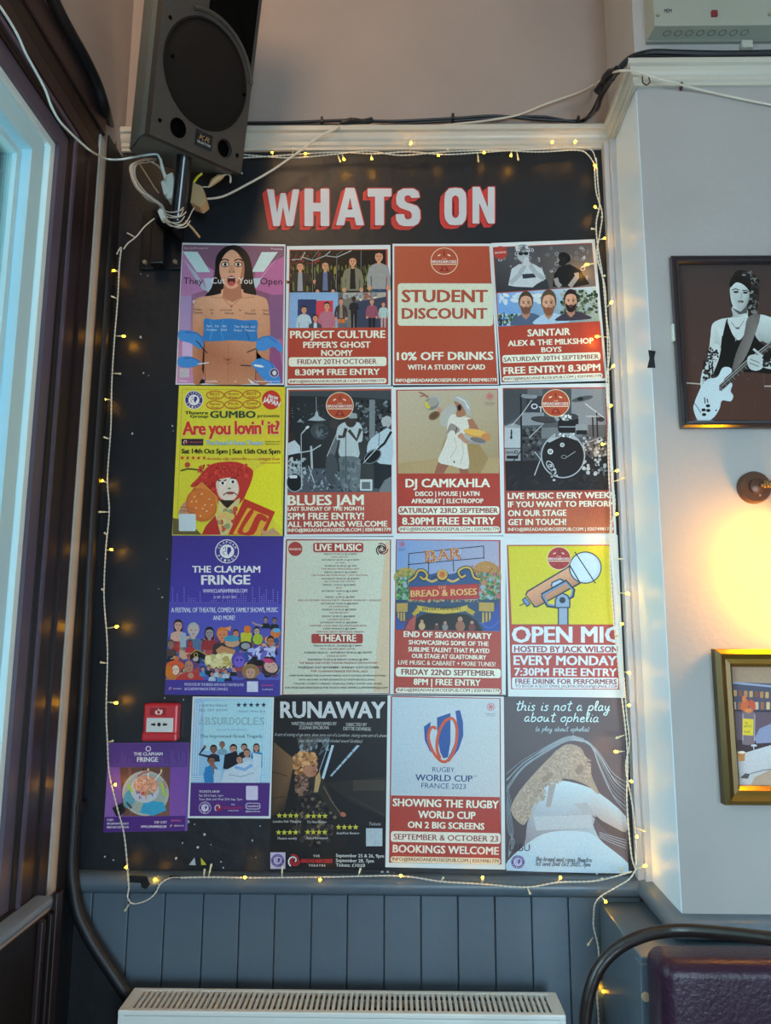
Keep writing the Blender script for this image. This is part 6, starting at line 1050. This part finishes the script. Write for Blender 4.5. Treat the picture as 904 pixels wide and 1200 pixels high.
MB().tube([px(x, y, 1, 1.86) for x, y in ((188, 186), (191, 200), (194, 208))], [.0035, .005, .005], 10).out('plug_sleeve', M['plastic_w'], tg, True)
def obox(name, p, ux, uy, d, m, parent, y0):
    """box whose front face is spanned by pixel vectors"""
    q = [px(*a, 1, y0) for a in (p, (p[0] + ux[0], p[1] + ux[1]), (p[0] + ux[0] + uy[0], p[1] + ux[1] + uy[1]), (p[0] + uy[0], p[1] + uy[1]))]
    b = MB().add(q + [v + Vector((0, d, 0)) for v in q], [(0, 3, 2, 1), (4, 5, 6, 7), (0, 1, 5, 4), (1, 2, 6, 5), (2, 3, 7, 6), (3, 0, 4, 7)]); return bevmesh(b, .0025).out(name, m, parent)
ad = thing('plug_adapter', px(198, 230, 1, 1.92), 'white plug adapter wedged left of the bracket tube', 'plug')
obox('adapter_body', (191, 206), (11, -5), (5, 27), .035, M['plastic_w'], ad, 1.90); obox('adapter_lid', (188, 212), (6, -3), (4, 16), .03, M['plastic_w'], ad, 1.893)
obox('tape_wrap', (184, 246), (7, -3), (5, 12), .02, M['plastic_w'], tg, 1.91)
ab = thing('junction_box', px(232, 240, 1, 1.97), 'yellowed plastic junction box hanging right of the bracket tube', 'junction box')
b = MB(); q = [px(x, y, 1, 1.965) for x, y in ((226, 213), (237, 218), (242, 236), (234.5, 242), (223, 237.5))]; n = 5
bevmesh(MB().add(q + [v + Vector((.0, .04, 0)) for v in q], [tuple(range(n))[::-1], tuple(range(n, 2 * n))] + [(k, (k + 1) % n, n + (k + 1) % n, n + k) for k in range(n)]), .002).out('box_body', M['plastic_y'], ab)
MB().tube([px(x, y, 1, 1.97) for x, y in ((227, 214), (232, 207), (237, 203))], .0035, 6).out('cable_tail', M['yscrap'], ab)
MB().tube([px(x, y, 1, 1.985) for x, y in ((229, 241), (225, 248), (221, 256))], .0016, 6).out('thin_wire', M['cable_w'], ab)
MB().tube([px(x, y, 1, 1.98) for x, y in ((238, 219), (245, 219), (249, 217))], .002, 6).out('thin_wire', M['cable_w'], ab)
cn = MB().tube([px(x, y, 1, 1.98) for x, y in ((245, 219), (250, 213), (257, 208), (262, 206))], [.003, .009, .009, .005], 10).out('cable_connector', M['plastic_y'], None, True); tag(cn, 'cream inline cable connector under the speaker edge', 'connector')
cable('loose_flex', [px(x, y, 1, 1.985) for x, y in ((258, 208), (266, 204), (270, 207), (270, 214))], .003, M['cable_w'], 'short cream flex curling from the inline connector')
MB().tube([px(x, y, 1, 1.95) for x, y in ((217, 259), (226, 268), (234, 278))], .0034, 7).out('cut_end', M['plastic_y'], tg, True)

# ------------------------------------------------------------------ red call point
fc0 = thing('fire_alarm_call_point', px(188, 869, 1, YB - .02), 'red square fire alarm call point on the black board', 'fire alarm')
A, B = px(166.5, 868, 1, YB - .035), px(209, 824.5, 1, YB - .035)
box('body', (A.x, YB - .036, A.z), (B.x, YB - .001, B.z), M['red'], fc0, .006)
box('lower_cover', (A.x - .001, YB - .040, A.z - .001), (B.x + .001, YB - .004, A.z + .022), M['red'], fc0, .005)
S = Sheet('x', '', '', (115, 810), 4.305, None, YB - .0402, root=fc0)
C0, C1 = px(171, 858, 1, YB - .04), px(203, 841.5, 1, YB - .04)
box('glass_plate', (C0.x, YB - .0398, C0.z), (C1.x, YB - .034, C1.z), mat('white_call_point_label', 'c2c6c2', .25), fc0, .001)
S.to('symbols').poly([(268, 163), (282, 163), (282, 157), (292, 168), (282, 179), (282, 173), (268, 173)], '1c1c1c').poly([(349, 163), (335, 163), (335, 157), (325, 168), (335, 179), (335, 173), (349, 173)], '1c1c1c').ell(308, 168, 9, 10, '1c1c1c')
S.Y = YB - .0365; S.rect(262, 84, 342, 122, '8e1a22').poly([(288, 112), (290, 96), (300, 100), (304, 86), (314, 96), (324, 92), (326, 106), (318, 118), (296, 118)], 'd8c0b8').ell(306, 106, 7, 8, '8e1a22')
S.done()

# ------------------------------------------------------------------ radiator
RX0, RX1, RY0, RY1, RZ = -.663, .402, 1.922, 2.03, .652
rd = thing('radiator', (-.13, 1.98, .12), 'white panel radiator with slotted top grille below the panelling', 'radiator')
box('front_panel', (RX0 + .012, RY0 - .0, .13), (RX1 - .012, RY0 + .012, RZ - .0135), M['rad'], rd, .004)
for i in range(26):
    x = RX0 + .04 + i * .0395; box('panel_rib', (x, RY0 - .004, .16), (x + .020, RY0 + .002, RZ - .06), M['rad'], rd, .002)
box('rear_panel', (RX0 + .012, RY1 - .012, .13), (RX1 - .012, RY1, RZ - .02), M['rad'], rd, .003)
box('convector', (RX0 + .02, RY0 + .02, .15), (RX1 - .02, RY1 - .02, RZ - .03), M['rad_in'], rd)
for x0, x1 in ((RX0, RX0 + .014), (RX1 - .014, RX1)): box('end_cover', (x0, RY0 - .002, .14), (x1, RY1 + .002, RZ - .002), M['rad'], rd, .002)
box('grille_edge', (RX0, RY0 - .004, RZ - .012), (RX1, RY0 + .012, RZ), M['rad'], rd, .003)
box('grille_edge', (RX0, RY1 - .010, RZ - .010), (RX1, RY1 + .003, RZ), M['rad'], rd, .002)
for x0 in (RX0, RX1 - .022): box('grille_edge', (x0, RY0 + .006, RZ - .010), (x0 + .022, RY1 - .004, RZ - .0005), M['rad'], rd, .001)
proto = None; nb = 76
for i in range(nb):
    x = RX0 + .026 + (RX1 - RX0 - .052) * i / (nb - 1)
    if proto is None: proto = box('grille_bar', (x - .0036, RY0 + .008, RZ - .009), (x + .0036, RY1 - .006, RZ - .001), M['rad'], rd); x00 = x
    else:
        o = proto.copy(); COL.objects.link(o); o.location = proto.location + Vector((x - x00, 0, 0))
MB().tube([(RX1 - .03, 1.98, .13), (RX1 - .03, 1.98, 0)], .008, 8).out('feed_pipe', M['screw'], rd, True); MB().tube([(RX0 + .03, 1.98, .13), (RX0 + .03, 1.98, 0)], .008, 8).out('feed_pipe', M['screw'], rd, True)
for x in (-.45, .2): box('wall_hook', (x - .015, RY1, .2), (x + .015, YB - .003, .23), M['rad'], rd)

# ------------------------------------------------------------------ bench with boxed back
bn = thing('bench', (1.0, 1.7, 0), 'purple leather bench with grey painted ledge below the right wall', 'bench')
ZB = .845; BXL = .535; BYF = 1.757
box('back_boxing', (BXL, BYF, 0), (XR - .001, YB - .005, ZB), M['slate'], bn, .003)
box('back_boxing', (XR - .001, BYF, 0), (2.0, YR - .001, ZB), M['slate'], bn, .003)
box('corner_batten', (BXL - .004, BYF - .004, 0), (BXL + .03, BYF + .045, ZB - .012), M['slate'], bn, .003)
disc(px(757, 1168, 1, BYF - .005), (0, -1, 0), .010, .004, 16).out('screw_cap', M['woodplug'], bn, True)
def cushion(name, a, b, puff, m, parent):
    bm = bmesh.new(); bmesh.ops.create_cube(bm, size=1); bmesh.ops.bevel(bm, geom=bm.edges[:], offset=.12, segments=1, affect='EDGES'); bmesh.ops.subdivide_edges(bm, edges=bm.edges[:], cuts=5, use_grid_fill=True)
    r = random.Random(3)
    for v in bm.verts:
        c = v.co.copy(); s_ = Vector((b[0] - a[0], b[1] - a[1], b[2] - a[2])); e = .035
        q = Vector(((a[0] + b[0]) / 2 + c.x * s_.x, (a[1] + b[1]) / 2 + c.y * s_.y, (a[2] + b[2]) / 2 + c.z * s_.z))
        q.y -= puff * max(0, 1 - (2 * c.x) ** 4) * max(0, 1 - (2 * c.z) ** 4) * (1 if c.y < 0 else 0); q.y += math.sin(q.z * 60 + q.x * 7) * .0012; q.x += math.sin(q.z * 40) * .0015
        v.co = q
    bmesh.ops.smooth_vert(bm, verts=bm.verts, factor=.5, use_axis_x=True, use_axis_y=True, use_axis_z=True)
    bm.verts.index_update(); o = MB(); o.add([v.co.copy() for v in bm.verts], [tuple(v.index for v in f.verts) for f in bm.faces]); bm.free()
    ob = o.out(name, m, parent, True); md = ob.modifiers.new('s', 'SUBSURF'); md.levels = 1; md.render_levels = 2; return ob
def softbox(name, a, b, r, m, parent, n=10):
    """box with generous rounded edges, dense enough for slight creases"""
    bm = bmesh.new(); bmesh.ops.create_cube(bm, size=1)
    for v in bm.verts: v.co = Vector([(a[i] + b[i]) / 2 + v.co[i] * (b[i] - a[i]) for i in range(3)])
    bmesh.ops.bevel(bm, geom=bm.edges[:], offset=r, segments=6, affect='EDGES', profile=.5); bm.verts.index_update(); o = MB(); o.add([v.co.copy() for v in bm.verts], [tuple(v.index for v in f.verts) for f in bm.faces]); bm.free(); return o.out(name, m, parent, True)
cq = px(761, 1112, 1, 1.71)
softbox('back_cushion', (cq.x, 1.645, .40), (1.9, BYF - .002, cq.z), .032, M['leather'], bn)
MB().tube([(cq.x + .010, 1.672, .45), (cq.x + .006, 1.672, cq.z - .045), (cq.x + .012, 1.672, cq.z - .020), (cq.x + .025, 1.672, cq.z - .008), (cq.x + .040, 1.672, cq.z - .004), (1.88, 1.672, cq.z - .004)], .0035, 8).out('piping', M['leather'], bn, True)
softbox('seat_cushion', (cq.x - .02, 1.25, .40), (1.9, 1.70, .50), .03, M['leather'], bn)
box('seat_base', (cq.x, 1.30, 0), (1.9, 1.75, .40), M['slate'], bn)
# curved hoop
hp = [px(x, y, 1, v) for x, y, v in ((684, 1240, 1.5), (685, 1205, 1.5), (690, 1168, 1.5), (702, 1135, 1.5), (726, 1110, 1.5), (760, 1095, 1.49), (800, 1090, 1.47), (850, 1093.5, 1.42), (904, 1100, 1.36), (960, 1110, 1.30), (1010, 1135, 1.26))]
hp = [Vector((hp[0].x - .004, 1.5, 0)), Vector((hp[0].x - .002, 1.5, .3))] + hp + [Vector((hp[-1].x + .02, 1.25, .5)), Vector((hp[-1].x + .02, 1.25, 0))]
cable('bentwood_hoop', hp, .0115, M['rubber'], 'black bent hoop rail curving in front of the purple bench', 'hoop', 14, 6)

# ------------------------------------------------------------------ tape, scraps
def patch(name, pts, Y, m, label, cat, th=.0006, group=None):
    q = [px(x, y, 1, Y) for x, y in pts]; n = len(q)
    o = MB().add(q + [v + Vector((0, th, 0)) for v in q], [tuple(range(n))[::-1], tuple(range(n, 2 * n))] + [(k, (k + 1) % n, n + (k + 1) % n, n + k) for k in range(n)]).out(name, m); return tag(o, label, cat, group)
patch('tape_piece', [(760, 410), (769, 411.5), (767, 419), (768.5, 431), (759, 431), (761.5, 420)], YW - .0012, M['tape'], 'black tape scrap on the wall corner left of the guitarist photo', 'tape')
patch('tape_piece', [(131.5, 947), (143, 941), (147.5, 950), (140, 957), (136, 956)], 2.079, M['tape'], 'black tape square over the small cake poster', 'tape')
patch('tape_piece', [(152, 1026), (172, 1027), (176, 1037), (171, 1042), (166, 1040), (165, 1035), (152, 1034)], 2.055, M['tape'], 'torn black tape on the dado rail by the looped cable', 'tape')
patch('tape_piece', [(199, 1026), (212, 1027), (212, 1030.5), (199, 1030)], 2.055, M['tape'], 'small black tape strip on the dado rail right of the loop', 'tape')
patch('paper_scrap', [(228, 1005), (229.5, 1014), (221.5, 1013.5)], YB - .002, M['blutack'], 'torn grey triangle of paper at the board foot', 'scrap')
patch('paper_scrap', [(235.5, 1005), (242, 1013.5), (236, 1014)], YB - .002, M['yscrap'], 'torn yellow triangle of paper at the board foot', 'scrap')
rnd = random.Random(14); b = MB()
for x, y in ((165, 321), (173, 323), (174, 440), (168, 437), (155, 508), (202, 499), (203, 505), (193, 818), (215, 820), (221, 963), (228, 966), (214, 988), (232, 993), (247, 990), (206, 1006), (259, 1010), (262, 1017), (300, 1005), (330, 1010), (150, 1019), (123, 1004), (133, 1008), (186, 690), (455, 1022), (462, 1023), (448, 1022), (305, 968), (165, 395), (196, 655), (190, 700), (135, 130), (284, 203), (700, 1024), (296, 985), (240, 978), (318, 995)):
    p = px(x, y, 1, YB - .001); s_ = rnd.uniform(.0015, .0045); a = rnd.uniform(0, 6)
    q = [p + Vector((math.cos(a + k * 1.3 + rnd.uniform(-.3, .3)) * s_ * rnd.uniform(.6, 1.3), 0, math.sin(a + k * 1.3) * s_)) for k in range(5)]; b.add(q + [v + Vector((0, .0009, 0)) for v in q], [(4, 3, 2, 1, 0), (5, 6, 7, 8, 9)] + [(k, (k + 1) % 5, 5 + (k + 1) % 5, 5 + k) for k in range(5)])
tag(b.out('tack_residue', M['blutack']), 'white flecks of old tack scattered over the black board', 'tack', kind='stuff')

# ------------------------------------------------------------------ fairy lights
fl = thing('fairy_lights', px(150, 1020, 1, 2.07), 'string of warm fairy lights on clear cable round the notice board', 'fairy lights')
YF = 2.068
runs = {
 'top': [(284, 185, YF), (320, 183, YF), (358, 180, YF), (400, 178.5, YF), (440, 180, YF), (480, 178, YF), (520, 181, YF), (560, 179, YF), (600, 176, YF), (640, 174.5, YF), (680, 173, YF), (694, 176, YF), (699, 190, YF)],
 'top2': [(284, 181, YF), (340, 185, YF), (390, 181, YF), (430, 177, YF), (470, 182, YF), (520, 178, YF), (580, 176, YF), (630, 178, YF), (676, 176, YF), (690, 182, YF), (701, 200, YF)],
 'right': [(699, 185, YF), (701, 215, YF), (703, 240, YF), (699, 262, YF), (701, 290, YF), (706, 320, YF), (709, 350, YF), (712, 390, YF), (713, 430, YF), (714, 470, YF), (713, 520, YF), (714, 560, YF), (716, 600, YF), (715, 640, YF), (717, 690, YF), (721, 740, YF), (727, 800, YF), (733, 850, YF), (736, 890, YF), (735, 930, YF), (737, 970, YF), (741, 1005, YF), (746, 1020, 2.055)],
 'right2': [(697, 195, YF), (699, 225, YF), (706, 250, YF), (703, 275, YF), (700, 300, YF), (709, 335, YF), (711, 370, YF), (715, 410, YF), (711, 450, YF), (714, 500, YF), (716, 548, YF), (721, 590, YF), (717, 620, YF), (720, 660, YF), (725, 700, YF), (726, 745, YF), (732, 800, YF), (735, 840, YF), (738, 870, YF), (734, 900, YF), (741, 940, YF), (745, 975, YF), (746, 1015, 2.055)],
 'drop': [(746, 1018, 2.05), (738, 1030, 2.045), (722, 1040, 2.04), (705, 1050, 2.04), (697.5, 1060, 2.05), (696, 1075, 2.08), (696, 1086, 2.085), (700, 1103, 2.085), (702, 1116, 2.085), (702, 1140, 2.085), (700, 1165, 2.085), (702, 1200, 2.085), (700, 1230, 2.085)],
 'bottom': [(212, 1028.5, 2.05), (250, 1028, 2.052), (300, 1028.6, 2.052), (388, 1027.7, 2.052), (468, 1026.5, 2.052), (517, 1033, 2.050), (565, 1036, 2.050), (618, 1039.6, 2.050), (654, 1034, 2.050), (700, 1032, 2.052), (742, 1021, 2.052)],
 'left': [(137, 298, YF), (142, 290, YF), (140, 310, YF), (138, 350, YF), (134, 400, YF), (131, 450, YF), (130, 500, YF), (126, 560, YF), (128, 600, YF), (124, 645, YF), (122, 700, YF), (126, 760, YF), (124.5, 830, YF), (126, 870, YF), (128, 905, YF), (137, 945, YF), (145, 975, YF), (149, 1010, 2.06), (150, 1026, 2.05), (151, 1040, 2.045), (150, 1052, 2.042), (156, 1059, 2.042), (170, 1056, 2.042), (181, 1048, 2.042), (188, 1036, 2.045), (199, 1029, 2.05), (212, 1028.5, 2.05)],
}
runs['top_left'] = [(120, 262, 2.0), (145, 292, 2.05), (137, 298, YF)]
del runs['top_left']
WP = []
for nm, r in runs.items():
    pts = spline([px(x, y, 1, v) for x, y, v in r], 8); WP += pts
    L2 = [0]
    for i in range(1, len(pts)): L2.append(L2[-1] + (pts[i] - pts[i - 1]).length)
    for ph in (0, math.pi):
        tw = []
        dense = []
        for i in range(len(pts) - 1):
            for j in range(3): dense.append((pts[i].lerp(pts[i + 1], j / 3), L2[i] + (L2[i + 1] - L2[i]) * j / 3))
        for p, l in dense:
            a = l * 260 + ph; vert = abs((pts[-1] - pts[0]).normalized().z) > .5
            off = Vector((math.cos(a), math.sin(a), 0)) if vert else Vector((0, math.sin(a), math.cos(a))); tw.append(p + off * .0014)
        MB().tube(tw, .0011, 5).out('wire', M['cable_c'], fl, True)
lit = [(319, 178), (358, 180), (403.6, 188), (436, 187), (482, 166), (514, 182), (568, 179), (599, 183), (648, 165), (675, 165), (697.5, 194), (697, 242), (710, 279), (685.7, 310.5), (718, 353), (698, 394.3), (720, 428), (717, 474.6), (705.4, 520.7), (725, 551), (724, 602), (706, 636), (738, 695.6), (730, 731), (739, 788.7), (738, 826.5), (720.6, 881), (741, 916), (747, 980.5), (758, 1014), (711, 1058), (708, 1162), (375, 1031.5), (470, 1026), (566, 1027), (657.5, 1027.5), (286.5, 1028), (181, 1030), (147.5, 1017), (135.8, 919.5), (132, 644), (139, 734), (138, 824), (133, 317), (147, 394), (121, 468), (119, 563)]
unlit = [(127, 346), (142, 438), (121, 512), (115, 600), (119, 690), (117, 776), (133, 868), (146, 1068), (343, 173), (399, 190), (561, 190), (608, 188), (525, 175), (693, 268), (709, 323), (706, 254), (733, 560), (730, 655), (722, 865), (757, 974), (724, 745), (728, 1017), (706, 1030), (331, 1014), (423, 1017), (520, 1028), (622, 1048), (689, 1108), (240, 1018), (248, 1012), (122, 624)]
def bulb(x, y, on):
    big = on and y < 175 and x > 450
    Y = 2.030 if (x > 714 or (y > 1024 and 200 < x < 742)) else 2.058
    if y < 175: Y = 2.035
    if x > 750: Y = 2.02
    if y > 1150: Y = 2.085
    p = px(x, y, 1, Y)
    w_ = min(WP, key=lambda q: (q - p).length); d = p - w_
    if d.length > .045: w_ = p - d.normalized() * .045
    if d.length < .012: w_ = p + Vector((.0, .012, .004)); 
    d = (p - w_).normalized(); L_ = (p - w_).length
    b = MB(); b.tube([w_, w_ + d * L_ * .45], .0012, 5); b.k = 0; b.tube([w_ + d * L_ * .35, w_ + d * L_ * .75], .0022, 7)
    b.k = 1 if on else 0; b.tube([w_ + d * L_ * .75, w_ + d * L_ * .9, p], [.0026, .0034, .0014], 8)
    b.out('bulb', [M['led_lead'], M['led']], fl, True)
for x, y in lit: bulb(x, y, True)
for x, y in unlit: bulb(x, y, False)
bpy.data.objects.remove(_fo); bpy.data.curves.remove(_fc)
